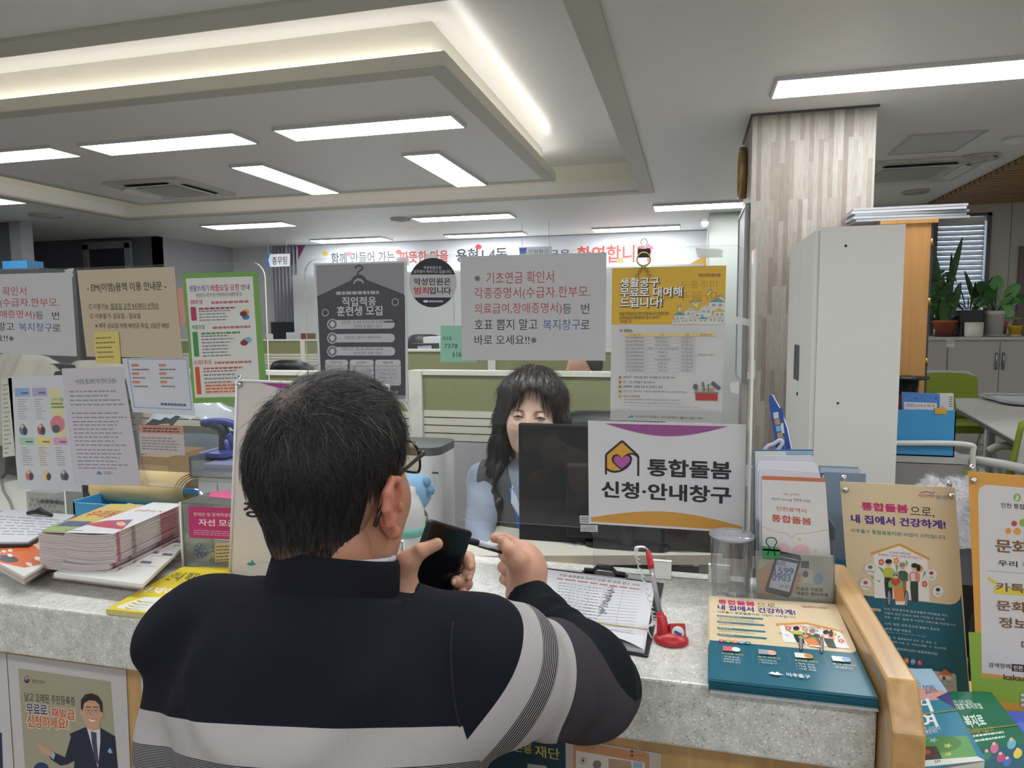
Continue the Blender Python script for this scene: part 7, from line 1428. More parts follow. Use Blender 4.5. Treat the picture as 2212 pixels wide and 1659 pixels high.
def cassette(lab, x, y, z, w=.84):
    t = thing('ceiling_air_conditioner', lab, 'air conditioner', (x, y, z), 'ceiling air conditioners'); m_ = mat('C4C4C0', .5)
    MB().rbox((x, y, z-.012), (w, w, .022), .05, m_).build('panel', t); MB().rbox((x, y, z-.028), (w*.5, w*.5, .010), .02, mat('A9A9A6', .5)).build('grille', t)
    for k in range(4):
        a = k*PI/2; c = Vector((x+math.cos(a)*w*.37, y+math.sin(a)*w*.37, z-.034)); MB().box(c, (.085, w*.56, .007), mat('D5D5D2', .4), M=Matrix.Rotation(a, 4, 'Z') @ Matrix.Rotation(.38, 4, 'Y')).build('vane', t); MB().box(c+Vector((0, 0, .0085)), (.06, w*.54, .004), DGREY, M=Matrix.Rotation(a, 4, 'Z')).build('slot', t)
    return t
cassette('square ceiling air conditioner set in the left end of the floating panel', -4.55, 5.45, ZC+.002, .8)
cassette('square ceiling air conditioner between the column and the timber slats', 1.72, 6.55, ZC, .95)
def vent(lab, x, y, r):
    t = thing('ceiling_vent', lab, 'vent', (x, y, ZC), 'round ceiling vents'); m_ = mat('B9B9B5', .5)
    for k in range(3): r_ = r*(1-.28*k); MB().lathe([(r_, -.001), (r_*.97, -.02-.006*k), (r_*.84, -.014-.006*k), (r_*.86, -.001)], (x, y, ZC), m_, 32).build('ring', t)
    return t
p = az(2112, 342, ZC-.01); vent('round ceiling vent nearest the timber slats on the right', p[0], p[1], .15); p = az(1978, 415, ZC-.01); vent('small round ceiling vent beyond the right air conditioner', p[0], p[1], .12)
p = az(865, 474, ZC-.01); vent('far round ceiling vent between two lamps above the banner', p[0], p[1], .12); p = az(100, 466, ZC-.01); vent('far left round ceiling vent near the glass doors', p[0], p[1], .17)
p = az(2187, 305, ZC-.02); sd_ = thing('smoke_detector', 'round white smoke detector at the far right of the ceiling', 'smoke detector', (p[0], p[1], ZC)); MB().lathe([(.06, 0), (.06, -.02), (.045, -.04), (.02, -.048), (0, -.048)], (p[0], p[1], ZC-.0005), WHITEP, 24).build('body', sd_)
qq = [az(x, y, ZC) for x, y in ((1925, 326), (2022, 326), (2115, 284), (1990, 290))]; xs = sorted(p[0] for p in qq); ys = sorted(p[1] for p in qq)
hz = thing('ceiling_hatch', 'square access hatch in the ceiling right of the column', 'hatch', ((xs[0]+xs[3])/2, (ys[0]+ys[3])/2, ZC)); MB().bb((xs[1]-.05, ys[0], ZC-.006), (xs[2]+.12, ys[3], ZC-.0005), mat('C9C8C8', .5)).build('lid', hz)
mb = MB(); A_, B_ = (xs[1]-.05, ys[0]), (xs[2]+.12, ys[3])
for lo, hi in (((A_[0]-.015, A_[1]-.015), (B_[0]+.015, A_[1])), ((A_[0]-.015, B_[1]), (B_[0]+.015, B_[1]+.015)), ((A_[0]-.015, A_[1]), (A_[0], B_[1])), ((B_[0], A_[1]), (B_[0]+.015, B_[1]))): mb.bb(lo+(ZC-.01,), hi+(ZC-.0005,), LGREY)
mb.build('frame', hz)
# ================================================================== PEOPLE
class Field:
    """signed distance grid: parts are blended smoothly into one skin"""
    def __init__(s, lo, hi, h):
        s.lo = np.array(lo, float); s.h = h; n = np.ceil((np.array(hi)-s.lo)/h).astype(int)+1; s.n = n
        s.ax = [(s.lo[i]+h*np.arange(n[i])).astype(np.float32) for i in range(3)]; s.D = np.full(n, .5, np.float32)
    def _sub(s, lo, hi, pad):
        a = np.maximum(0, np.floor((np.array(lo)-pad-s.lo)/s.h).astype(int)); b = np.minimum(s.n, np.ceil((np.array(hi)+pad-s.lo)/s.h).astype(int)+1)
        if np.any(b <= a): return None, None
        sl = tuple(slice(a[i], b[i]) for i in range(3)); return sl, (s.ax[0][sl[0]][:, None, None], s.ax[1][sl[1]][None, :, None], s.ax[2][sl[2]][None, None, :])
    def _mix(s, sl, d, k, sub=False):
        A = s.D[sl]
        if sub: A = -A
        if k > 0:
            h = np.maximum(k-np.abs(A-d), 0)/k; r = np.minimum(A, d)-h*h*k*.25
        else: r = np.minimum(A, d)
        s.D[sl] = -r if sub else r
    def cap(s, p, q, ra, rb=None, k=.02, flat=None, sub=False):
        p, q = np.array(p, float), np.array(q, float); rb = ra if rb is None else rb; R_ = max(ra, rb)
        sl, g = s._sub(np.minimum(p, q)-R_, np.maximum(p, q)+R_, k+3*s.h)
        if sl is None: return s
        d = q-p; L2 = max(d@d, 1e-9); v = [g[i]-p[i] for i in range(3)]
        t = np.clip((v[0]*d[0]+v[1]*d[1]+v[2]*d[2])/L2, 0, 1)
        e = np.sqrt((v[0]-t*d[0])**2+(v[1]-t*d[1])**2+(v[2]-t*d[2])**2)-(ra+(rb-ra)*t)
        s._mix(sl, e.astype(np.float32), k, sub); return s
    def chain(s, pts, rs, k=.006, kj=None):
        for i in range(len(pts)-1): s.cap(pts[i], pts[i+1], rs[i], rs[i+1], k if i else (kj or k))
        return s
    def ell(s, c, r, k=.02, R=None, sub=False):
        c = np.array(c, float); r = np.array(r, float); m = max(r)
        sl, g = s._sub(c-m, c+m, k+3*s.h)
        if sl is None: return s
        v = [g[i]-c[i] for i in range(3)]
        if R is not None: R = np.array(R); v = [R[0][j]*v[0]+R[1][j]*v[1]+R[2][j]*v[2] for j in range(3)]
        k0 = np.sqrt((v[0]/r[0])**2+(v[1]/r[1])**2+(v[2]/r[2])**2); k1 = np.sqrt((v[0]/r[0]**2)**2+(v[1]/r[1]**2)**2+(v[2]/r[2]**2)**2)
        s._mix(sl, (k0*(k0-1)/np.maximum(k1, 1e-6)).astype(np.float32), k, sub); return s
    def cut(s, fn, k=.004):
        """keep only where fn < 0"""
        d = np.broadcast_to(fn(s.ax[0][:, None, None], s.ax[1][None, :, None], s.ax[2][None, None, :]), s.D.shape).astype(np.float32)
        s._mix(tuple(slice(0, n) for n in s.n), -d, k, True); return s
    def disp(s, fn): s.D += fn(s.ax[0][:, None, None], s.ax[1][None, :, None], s.ax[2][None, None, :]).astype(np.float32); return s
    def val(s, P):
        f = (np.asarray(P, float)-s.lo)/s.h; i = np.clip(np.floor(f).astype(int), 0, s.n-2); t = f-i; o = 0
        for c in np.ndindex(2, 2, 2):
            w = 1
            for a in range(3): w = w*(t[..., a] if c[a] else 1-t[..., a])
            o = o+w*s.D[i[..., 0]+c[0], i[..., 1]+c[1], i[..., 2]+c[2]]
        return o
    def grad(s, P):
        P = np.asarray(P, float); g = np.stack([s.val(P+np.eye(3)[a]*s.h)-s.val(P-np.eye(3)[a]*s.h) for a in range(3)], -1); return g/np.maximum(np.linalg.norm(g, axis=-1, keepdims=True), 1e-9)
    def hit(s, P, d, n=500):
        P = np.array(P, float); d = np.array(d, float)/np.linalg.norm(d); t = 0
        for _ in range(n):
            v = float(s.val(P+d*t));
            if v < .0002: break
            t += min(max(v*.7, .0003), .004)
        return P+d*t
    def mesh(s):
        D = s.D; neg = D < 0; c = [D[i:D.shape[0]-1+i, j:D.shape[1]-1+j, k:D.shape[2]-1+k] for i in (0, 1) for j in (0, 1) for k in (0, 1)]
        cn = sum((x < 0).astype(np.int8) for x in c); act = (cn > 0) & (cn < 8); ids = np.argwhere(act); idx = -np.ones(act.shape, int); idx[act] = np.arange(len(ids))
        V = np.zeros((len(ids), 3)); W = np.zeros(len(ids)); cv = [x[act] for x in c]; co = [np.array(t) for t in np.ndindex(2, 2, 2)]
        for a in range(8):
            for b in range(a+1, 8):
                if np.abs(co[a]-co[b]).sum() != 1: continue
                m = (cv[a] < 0) != (cv[b] < 0); t = np.where(m, cv[a]/np.where(m, cv[a]-cv[b], 1), 0)
                V += m[:, None]*(co[a]+(co[b]-co[a])*t[:, None]); W += m
        V = s.lo+s.h*(ids+V/W[:, None]); F = []
        for ax_ in range(3):
            o1, o2 = [(1, 2), (2, 0), (0, 1)][ax_]; A = neg; sh = [slice(None)]*3; s1, s2 = list(sh), list(sh); s1[ax_] = slice(0, -1); s2[ax_] = slice(1, None)
            ch = A[tuple(s1)] != A[tuple(s2)]; e = np.argwhere(ch); e = e[(e[:, o1] > 0) & (e[:, o2] > 0) & (e[:, o1] < act.shape[o1]) & (e[:, o2] < act.shape[o2])]
            u1 = np.zeros(3, int); u1[o1] = 1; u2 = np.zeros(3, int); u2[o2] = 1
            q = [idx[tuple((e-u).T)] for u in (u1+u2, u2, 0*u1, u1)]; ins = neg[tuple(e.T)]
            Q = np.stack(q, 1); Q[~ins] = Q[~ins][:, ::-1]; F.append(Q[(Q >= 0).all(1)])
        return V, np.concatenate(F)
def frame(f, up=(0, 0, 1)):
    f = np.array(f, float); f /= np.linalg.norm(f); r = np.cross(f, up); r /= np.linalg.norm(r); u = np.cross(r, f); return np.stack([r, f, u], 1)      # columns: right, forward, up
def put(mb, VF, mt, R=None, o=(0, 0, 0)):
    V, F = VF
    if R is not None: V = V @ np.array(R).T
    V = V+np.array(o); k = len(mb.v); i = mb.m(mt); mb.v.extend(map(tuple, V.tolist())); mb.f.extend((F+k).tolist()); mb.mi.extend([i]*len(F)); mb.sm.extend([True]*len(F)); return mb
def strands(mb, roots, dirs, nrm, L, w, mats_, r_, lift=.35, curl=.004, seg=4, gravity=0):
    """tapering hairs laid along the surface"""
    for i in range(len(roots)):
        p = np.array(roots[i]); d = np.array(dirs[i]); n = np.array(nrm[i]); l = L*r_.uniform(.6, 1.25); lf = lift*r_.uniform(.3, 1.3); pts = []
        sd = np.cross(d, n); cu = r_.uniform(-1, 1)*curl; vs_ = []
        for k in range(seg+1):
            t = k/seg; q = p+d*l*t+n*(l*lf*(t-t*t*1.05))+sd*cu*math.sin(t*3)*t-np.array((0, 0, gravity*l*t*t)); pts.append(q)
        for k, q in enumerate(pts):
            ww = w*(1-k/seg)**.6+.00005; vs_ += [q-sd*ww, q+sd*ww, q+n*ww]
        fs = []
        for k in range(seg):
            a = 3*k; fs += [(a, a+1, a+4, a+3), (a+1, a+2, a+5, a+4), (a+2, a, a+3, a+5)]
        mb.add(vs_, fs, mats_[r_.randrange(len(mats_))], True)
SKIN_M = mat('B48269', .5, bump=.12, bscale=500, var=.05, vscale=22, sss=.12, key='m'); SKIN_H = mat('CB9A82', .5, bump=.15, bscale=420, var=.07, vscale=30, sss=.12, key='h'); SKIN_W = mat('F0CBB6', .45, var=.03, vscale=20, sss=.12, key='w')
NAIL = mat('D9A898', .25); HAIR1 = mat('17151A', .42, spec=.6); HAIR2 = mat('221D1E', .42, spec=.6); HAIR3 = mat('35302F', .4, spec=.6); HAIRG = mat('77746F', .4); LIP = mat('B4605C', .4)
# ------------------------------------------------------------------ the man at the counter
mr = random.Random(11)
man = thing('person', 'man seen from behind in navy striped sweater and glasses holding a phone and pen', 'person', (-.40, .66, .0))
NB = np.array(ad(722, 1262, .835)); HC = np.array(ad(727, 1040, .857)); HK = .93
HF = frame((math.sin(math.radians(8)), math.cos(math.radians(8)), .10)); A3 = lambda x, y, d: np.array(ad(x, y, d))
hf = Field((-.125, -.16, -.235), (.125, .15, .15), .0030)
hf.ell((0, -.014, .032), (.078, .098, .090), .02).ell((0, .030, -.015), (.066, .068, .098), .03).ell((0, .045, -.088), (.050, .050, .038), .03)
for sx in (-1, 1): hf.ell((sx*.040, .050, -.040), (.032, .036, .036), .03).ell((sx*.052, .005, -.085), (.022, .035, .035), .03)
hf.cap((0, .096, .005), (0, .112, -.038), .009, .013, .015).ell((0, .088, -.075), (.026, .014, .016), .012).ell((0, .088, -.108), (.02, .014, .016), .015)
for sx in (-1, 1): hf.ell((sx*.032, .085, .002), (.017, .014, .011), .01, sub=True).ell((sx*.032, .076, .002), (.0135, .0135, .0135), .003).ell((sx*.012, .106, -.042), (.009, .010, .008), .006)
hf.cap((0, -.020, -.06), (0, -.030, -.25), .060, .066, .03).ell((0, -.062, -.105), (.05, .030, .045), .03)
def ear(F_, sx, k=1.0):
    P = lambda y, z, o: (sx*(.079+o), y, z)
    F_.ell(P(-.004, -.030, .001), (.008, .020, .033), .010)
    rim = [P(.006, -.026, .007), P(.015, -.010, .007), P(.010, .006, .008), P(-.006, .011, .010), P(-.021, .0, .012), P(-.025, -.020, .012), P(-.018, -.042, .010), P(-.006, -.060, .007), P(.004, -.062, .005)]
    F_.chain(rim, [.0045, .0045, .005, .0055, .0058, .0055, .0055, .0075, .006], .004)
    F_.ell(P(-.002, -.018, .014), (.0095, .014, .022), .003, sub=True); F_.ell(P(.003, -.034, .013), (.0095, .009, .011), .003, sub=True); F_.chain([P(.002, .0, .006), P(-.011, -.012, .009), P(-.013, -.034, .009), P(-.004, -.046, .008)], [.0026, .0036, .0036, .003], .003); F_.ell(P(.013, -.032, .007), (.005, .0045, .007), .003)
bodyb = MB(); put(bodyb, hf.mesh(), SKIN_M, HF*HK, HC); SKIN_E = mat('C17C68', .5, bump=.1, bscale=400, sss=.2, key='e')
for sx in (-1, 1): ef = Field((sx*.082-.03, -.045, -.085), (sx*.082+.03, .035, .03), .0014); ear(ef, sx); put(bodyb, ef.mesh(), SKIN_E, HF*HK, HC)
# hair: a cap over skull and nape, faded to skin at its lower edge, and many single hairs
gf = Field((-.125, -.16, -.17), (.125, .15, .17), .0030)
gf.ell((0, -.016, .036), (.0885, .112, .101), .02).ell((0, -.047, -.045), (.057, .064, .075), .03).ell((0, .012, .062), (.080, .092, .076), .03)
def keep(x, y, z):
    x, y, z = np.broadcast_arrays(x, y, z)
    line = .012+.020*np.clip((y+.0)/.08, -1, 1)           # lower border of the side hair, rising to the temple
    sidecut = np.where(y > -.028, -(z-line), np.where(y > -.10, -(z+.082-.008*np.clip((y+.09)/.06, 0, 1)), -(z+.082)))
    face = np.minimum(y-.050+.0*x, -(z-.085+.25*np.clip(y-.05, 0, 1)))
    burn = np.maximum.reduce([.030-np.abs(x), np.abs(y-.014)-.012, np.abs(z+.002)-.028])
    k_ = np.maximum(sidecut, np.minimum(y-.055, .09-z)); return np.minimum(k_, burn)
gf.cut(keep, .010); GV, GF = gf.mesh()
def hair_mat():
    m, nt, b = nodes_mat('short_hair'); a = nt.nodes.new('ShaderNodeAttribute'); a.attribute_name = 'fade'; r = ramp(nt, [(0, 'A27C68'), (.35, '5A453C'), (.75, '1F1B1D'), (1, '1A181B')]); nt.links.new(a.outputs['Fac'], r.inputs[0]); nt.links.new(r.outputs[0], b.inputs['Base Color']); b.inputs['Roughness'].default_value = .6
    n = nt.nodes.new('ShaderNodeTexNoise'); n.inputs['Scale'].default_value = 300; tc = nt.nodes.new('ShaderNodeTexCoord'); mp = nt.nodes.new('ShaderNodeMapping'); mp.inputs['Scale'].default_value = (1, 1, .2); nt.links.new(tc.outputs['Object'], mp.inputs[0]); nt.links.new(mp.outputs[0], n.inputs[0]); bp = nt.nodes.new('ShaderNodeBump'); bp.inputs['Strength'].default_value = .6; bp.inputs['Distance'].default_value = .003; nt.links.new(n.outputs[0], bp.inputs['Height']); nt.links.new(bp.outputs[0], b.inputs['Normal']); return m
hb_ = MB(); put(hb_, (GV, GF), hair_mat(), HF*HK, HC)
WH = np.array((-.012, -.060, .125))
def flow(P):      # combed away from the whorl: forwards over the top, down the sides and nape
    d = P-WH; f_ = np.zeros_like(P); back = np.clip((-P[:, 1]-.02)/.05, 0, 1); top = np.clip((P[:, 2]-.085)/.03, 0, 1)
    rad = d/np.maximum(np.linalg.norm(d, axis=1, keepdims=True), 1e-6); down = np.array((0, -.12, -1.0)); fwd = np.array((.35, .9, .15))
    f_ = rad*.7+down*(1-top)[:, None]*.9+fwd*(top*(1-back))[:, None]*.8; return f_
hb_n = len(hb_.v)
gn = gf.grad(GV); ok = (gn*(GV-np.array((0, -.01, .0)))).sum(1) > .02; ci = np.where(ok)[0]
hfade = np.clip(.5+np.minimum((GV[:, 2]+.055)/.050, np.where(GV[:, 1] > -.045, (GV[:, 2]-.004)/.030, 9)), 0, 1)
whd = np.linalg.norm((GV-WH)*np.array((1, .8, 1)), axis=1); hfade = np.minimum(hfade, np.where(GV[:, 2] > .05, np.clip(.32+whd/.075, 0, 1), 1))
def hair_batch(n, L, w, ms, lift, curl, sel=None, jit=.25, gravity=0):
    c = ci if sel is None else ci[sel(GV[ci])]
    pk = np.array([c[mr.randrange(len(c))] for _ in range(n)]); keepm = np.array([mr.random() < hfade[i]**.8 for i in pk]); pk = pk[keepm]
    P = GV[pk]+np.array([[mr.uniform(-.002, .002) for _ in range(3)] for _ in pk]); N_ = gn[pk]; d = flow(P)+np.array([[mr.gauss(0, jit) for _ in range(3)] for _ in pk]); d -= N_*(d*N_).sum(1, keepdims=True); d /= np.maximum(np.linalg.norm(d, axis=1, keepdims=True), 1e-6)
    strands(hb_, (P-N_*.001) @ HF.T*HK+HC, d @ HF.T, N_ @ HF.T, L, w, ms, mr, lift, curl, 4, gravity)
hair_batch(4300, .030, .00035, [HAIR1, HAIR1, HAIR2, HAIR3], .34, .009, lambda p: p[:, 2] > .03, .36)
hair_batch(3300, .020, .00035, [HAIR1, HAIR1, HAIR2], .18, .003, lambda p: (p[:, 2] <= .04) & (p[:, 2] > -.06), .12)
hair_batch(1300, .010, .00025, [HAIR1, HAIR2, HAIR3], .15, .001, lambda p: p[:, 2] <= -.04, .12)
hair_batch(500, .034, .00030, [HAIRG, HAIR3, HAIR3], .42, .010, lambda p: p[:, 2] > .08, .4)
hair_batch(200, .045, .00022, [HAIR1, HAIR2], .75, .014, lambda p: (p[:, 2] > .09), .6, -.2)
hob = hb_.build('hair', man); at_ = hob.data.attributes.new('fade', 'FLOAT', 'POINT'); fv = np.ones(len(hob.data.vertices), np.float32); fv[:len(GV)] = hfade; at_.data.foreach_set('value', fv)
HP = lambda x, y, z: Vector((np.array((x, y, z)) @ HF.T*HK+HC).tolist())
# brows, eyes and mouth, turned away from the lens but there
mb = MB()
for sx in (-1, 1): mb.tube([HP(sx*.018, .097, .022), HP(sx*.034, .095, .027), HP(sx*.050, .083, .022)], [.0025, .0035, .002], HAIR1, 8)
mb.build('eyebrows', man); mb = MB()
for sx in (-1, 1): mb.lathe([(0, -.0035), (.0035, -.002), (.0048, 0), (.0035, .002), (0, .0035)], HP(sx*.032, .0885, .002), mat('1A1412', .2), 14)
mb.build('irises', man); MB().tube([HP(-.024, .094, -.074), HP(0, .1025, -.077), HP(.024, .094, -.074)], [.002, .004, .002], LIP, 8).build('lips', man)
# spectacles are worn by him: lenses, rims and temples
gl = MB(); GB_ = mat('15131A', .25); 
for sx in (-1, 1):
    rim = [HP(sx*.034+.0275*math.copysign(abs(math.cos(t))**.6, math.cos(t))*1.0, .128-.012*abs(math.cos(t)+.2*sx)*.6-(.006 if sx*math.cos(t) > .5 else 0), .000+.0235*math.copysign(abs(math.sin(t))**.7, math.sin(t))) for t in np.linspace(0, 2*PI, 30, endpoint=False)]
    gl.tube(rim, .0018, GB_, 8, closed=True)
    gl.tube(catmull([HP(sx*.061, .120, .010), HP(sx*.069, .110, .011), HP(sx*.078, .055, .010), HP(sx*.085, .010, .006), HP(sx*.087, -.012, -.004), HP(sx*.083, -.030, -.026), HP(sx*.079, -.036, -.040)], 5), [.0030]*8+[.0024]*12+[.0026]*11, GB_, 8)
gl.tube([HP(-.010, .128, .006), HP(0, .130, .008), HP(.010, .128, .006)], .0018, GB_, 8)
sp_o = gl.build('spectacles', man); gl = MB()
for sx in (-1, 1):
    n_ = 24; c_ = [HP(sx*.034+.027*math.copysign(abs(math.cos(t))**.6, math.cos(t)), .1275-.012*abs(math.cos(t)+.2*sx)*.6-(.006 if sx*math.cos(t) > .5 else 0), -.0+.0235*math.copysign(abs(math.sin(t))**.7, math.sin(t))) for t in np.linspace(0, 2*PI, n_, endpoint=False)]
    gl.add(c_, [tuple(range(n_))], glass('F0E9D2', .12, 1.2, 'lens', 'E8E0C4'))
gl.build('lens', sp_o)
# phone and its plane
TL, TR = A3(930, 1121, .945), A3(1018, 1147, .998); wv = (TR-TL); wv *= .079/np.linalg.norm(wv)
e_img = A3(930-52, 1121+150, .945)-TL; e_img /= np.linalg.norm(e_img); b__ = -(e_img @ wv)/(_f @ wv); dv_ = e_img+_f*b__*.999
dv_ = dv_/np.linalg.norm(dv_)
Lph = .165; pn = np.cross(wv, dv_); pn /= np.linalg.norm(pn)
if pn @ (CAMP-TL) < 0: pn = -pn
pc = TL+wv/2+dv_*Lph/2; wu = wv/np.linalg.norm(wv); PMt = Matrix(((wu[0], -dv_[0], pn[0], 0), (wu[1], -dv_[1], pn[1], 0), (wu[2], -dv_[2], pn[2], 0), (0, 0, 0, 1)))
phn = thing('smartphone', 'black smartphone in dark case held in the left hand of the man', 'phone', tuple(pc))
MB().rbox(pc-pn*.0005, (.0805, Lph, .0095), .006, mat('22242A', .5), M=PMt, seg=5).build('case', phn, .0012); MB().rbox(pc+pn*.0046, (.072, Lph-.007, .0006), .004, mat('0B0B0E', .10, var=.2, vscale=30), M=PMt, seg=5).build('screen', phn)
MB().rbox(pc+pn*.0044+(-dv_)*(Lph/2-.0042), (.028, .0016, .0012), .0006, mat('08080A', .4), M=PMt).build('speaker_slot', phn); MB().lathe([(.0016, 0), (0, .0004)], pc+pn*.0050+(-dv_)*(Lph/2-.014), mat('2A2C34', .1), 12, PMt).build('front_camera', phn)
def on_ph(x, y, off):   # point over the phone plane
    d = ray(x, y); t = ((pc-CAMP) @ pn)/(d @ pn); return CAMP+d*t+pn*off
# hands
rh = Field(A3(1110, 1230, 1.08)-.115, A3(1110, 1230, 1.08)+.12, .0014); 
Wr = A3(1136, 1292, 1.075); El = np.array(ad(1268, 1478, .90)); 
rh.cap(Wr+(El-Wr)*.45, Wr, .031, .027, .01).cap(Wr, A3(1138, 1240, 1.085), .0265, .030, .02)
rh.ell(A3(1138, 1222, 1.088), (.026, .030, .034), .02)
Kn = dict(i=A3(1128, 1190, 1.098), m=A3(1147, 1203, 1.118), r=A3(1150, 1230, 1.124), p=A3(1144, 1256, 1.118))
for k_, rr in (('i', .0125), ('m', .0125), ('r', .0118), ('p', .0108)): rh.cap(A3(1134, 1240, 1.09), Kn[k_], .018, rr, .014)
rh.chain([Kn['i'], A3(1104, 1172, 1.118), A3(1083, 1163, 1.100), A3(1069, 1162, 1.080)], [.0118, .0100, .0088, .0078], .004, .01)
rh.chain([Kn['m'], A3(1108, 1200, 1.132), A3(1090, 1198, 1.105), A3(1096, 1208, 1.080)], [.0118, .0104, .0096, .0085], .003, .01)
rh.chain([Kn['r'], A3(1108, 1226, 1.132), A3(1088, 1225, 1.105), A3(1096, 1234, 1.080)], [.0112, .0100, .0094, .0082], .003, .01)
rh.chain([Kn['p'], A3(1108, 1252, 1.122), A3(1090, 1251, 1.098), A3(1097, 1257, 1.078)], [.0100, .0088, .0082, .0074], .003, .01)
rh.cap(A3(1126, 1252, 1.062), A3(1117, 1212, 1.052), .0165, .0150, .015).chain([A3(1117, 1212, 1.052), A3(1103, 1190, 1.050), A3(1086, 1170, 1.062)], [.0140, .0118, .0088], .004, .012)
put(bodyb, rh.mesh(), SKIN_H)
def nail(c, n, d, w, l):
    c, n, d = Vector(c), Vector(n).normalized(), Vector(d).normalized(); s_ = d.cross(n).normalized(); n = s_.cross(d)
    M_ = Matrix(((s_.x, d.x, n.x, 0), (s_.y, d.y, n.y, 0), (s_.z, d.z, n.z, 0), (0, 0, 0, 1))) @ Matrix.Diagonal((w, l, .0014, 1))
    MB().lathe([(0, -1), (.7, -.7), (1, 0), (.7, .7), (0, 1)], c, NAIL, 16, M_).build('fingernail', man)
cv = lambda p: (CAMP-np.array(p))/np.linalg.norm(CAMP-np.array(p))
p = A3(1084, 1167, 1.062); nail(rh.hit(p+cv(p)*.04, -cv(p))+cv(p)*.0002, cv(p)+np.array((-.2, 0, .35)), A3(1074, 1156, 1.062)-A3(1086, 1170, 1.062), .0056, .0066)
lh = Field(A3(935, 1235, .96)-np.array((.14, .14, .15)), A3(935, 1235, .96)+np.array((.11, .13, .12)), .0015)
Wl = A3(868, 1312, .935); lh.cap(Wl+np.array((-.05, -.02, -.06)), Wl, .030, .027, .01)
pm = [on_ph(905, 1215, -.022), on_ph(930, 1225, -.026), on_ph(930, 1255, -.026), on_ph(925, 1285, -.026)]
lh.cap(Wl, on_ph(890, 1255, -.020), .024, .020, .02)
for q_i in pm: lh.cap(on_ph(884, 1272, -.022), q_i, .017, .013, .016)
for (x0_, y0_), (x1_, y1_), (x2_, y2_), r_ in (((940, 1205), (1010, 1206), (1001, 1214), .0088), ((938, 1228), (1011, 1229), (996, 1236), .0094), ((936, 1250), (1006, 1262), (972, 1251), .0090), ((930, 1280), (992, 1287), (985, 1276), .0080)):
    lh.chain([on_ph(x0_, y0_, -.022), on_ph(x1_-14, y1_, -.019), on_ph(x1_+3, y1_, -.002), on_ph(x2_+4, y2_, .0105)], [r_*1.15, r_*1.1, r_*1.02, r_*.92], .003, .01)
lh.cap(on_ph(872, 1285, -.014), on_ph(884, 1220, -.006), .018, .0135, .015).chain([on_ph(884, 1220, -.006), on_ph(903, 1190, .004), on_ph(932, 1170, .012)], [.0128, .0106, .0084], .004, .012)
put(bodyb, lh.mesh(), SKIN_H)
for x, y, dx, dy in ((1001, 1216, -6, 3), (997, 1239, -8, 3), (968, 1250, -14, -2)):
    c = on_ph(x, y, .03); h_ = lh.hit(c, -pn); nail(h_+pn*.0002, pn+np.array((0, 0, .2)), on_ph(x+dx, y+dy, .01)-on_ph(x, y, .01), .0046, .0056)
# body core under the clothes
SL, SR, EL = np.array(ad(452, 1384, .87)), np.array(ad(1040, 1446, .79)), np.array(ad(425, 1600, .87))
def torso(F_, o, arms=True):
    mx = (SL[0]+SR[0])/2; my = (SL[1]+SR[1])/2
    F_.ell((mx, my-.02, .82), (.185-o, .118-o, .19-o), .04).ell((mx, my-.01, .64), (.19-o, .135-o, .20-o), .06).cap((mx, my-.02, SL[2]-.01), SL, .085-o, .072-o, .05).cap((mx, my-.035, SR[2]), SR, .080-o, .076-o, .05).ell((mx, my-.065, .885), (.15-o, .085-o, .12-o), .06)
    F_.cap(NB+np.array((0, -.01, -.03)), SL+np.array((.05, 0, .015)), .056-o, .048-o, .05).cap(NB+np.array((0, -.01, -.03)), SR+np.array((-.05, 0, .015)), .056-o, .046-o, .05)
    F_.chain([SL, EL], [.074-o, .066-o], .03).cap(EL, Wl+(EL-Wl)*.12, .062-o, .040-o, .03)
    F_.chain([SR, El], [.076-o, .064-o], .03).cap(El, Wr+(El-Wr)*.16, .064-o, .041-o, .03)
    return F_
tc_ = torso(Field((-.75, .42, .40), (.02, 1.16, 1.12), .012), .022); tc_.cap(NB+np.array((0, 0, .05)), NB-np.array((0, 0, .12)), .05, .06, .03)
put(bodyb, tc_.mesh(), SKIN_M); bodyb.build('body', man)
# sweater
sw = torso(Field((-.75, .42, .44), (.02, 1.16, 1.14), .0052), 0)
ca, cb_ = NB+np.array((.002, -.03, -.055)), NB+np.array((.002, -.004, .004)); sw.cap(ca, cb_-np.array((0, 0, .02)), .084, .074, .016)
cn_ = np.array((.05, .30, .95)); cn_ /= np.linalg.norm(cn_); sw.cut(lambda x, y, z: np.where((x-NB[0])**2+(y-NB[1]+.02)**2 < .0115, (x-cb_[0])*cn_[0]+(y-cb_[1])*cn_[1]+(z-cb_[2])*cn_[2]+.006, -1), .006)
c1_ = np.cross((0, 1., 0), cn_); c1_ /= np.linalg.norm(c1_); c2_ = np.cross(cn_, c1_); cm = MB(); nt_ = 180; cp_ = ((.0950, -.062), (.0880, -.050), (.0830, -.040), (.0785, -.012), (.0760, .012), (.0742, .026), (.0722, .0325), (.0696, .033), (.0672, .028), (.0665, .006), (.0668, -.02))
vs_ = [cb_+(c1_*math.cos(2*PI*k/nt_)+c2_*math.sin(2*PI*k/nt_)*1.02)*(r_+.0006*(k % 2)*(q < 6))+cn_*h_ for k in range(nt_) for q, (r_, h_) in enumerate(cp_)]; nq = len(cp_)
cm.add(vs_, [(k*nq+q, ((k+1) % nt_)*nq+q, ((k+1) % nt_)*nq+q+1, k*nq+q+1) for k in range(nt_) for q in range(nq-1)], mat('12131D', .9, spec=.2), True)
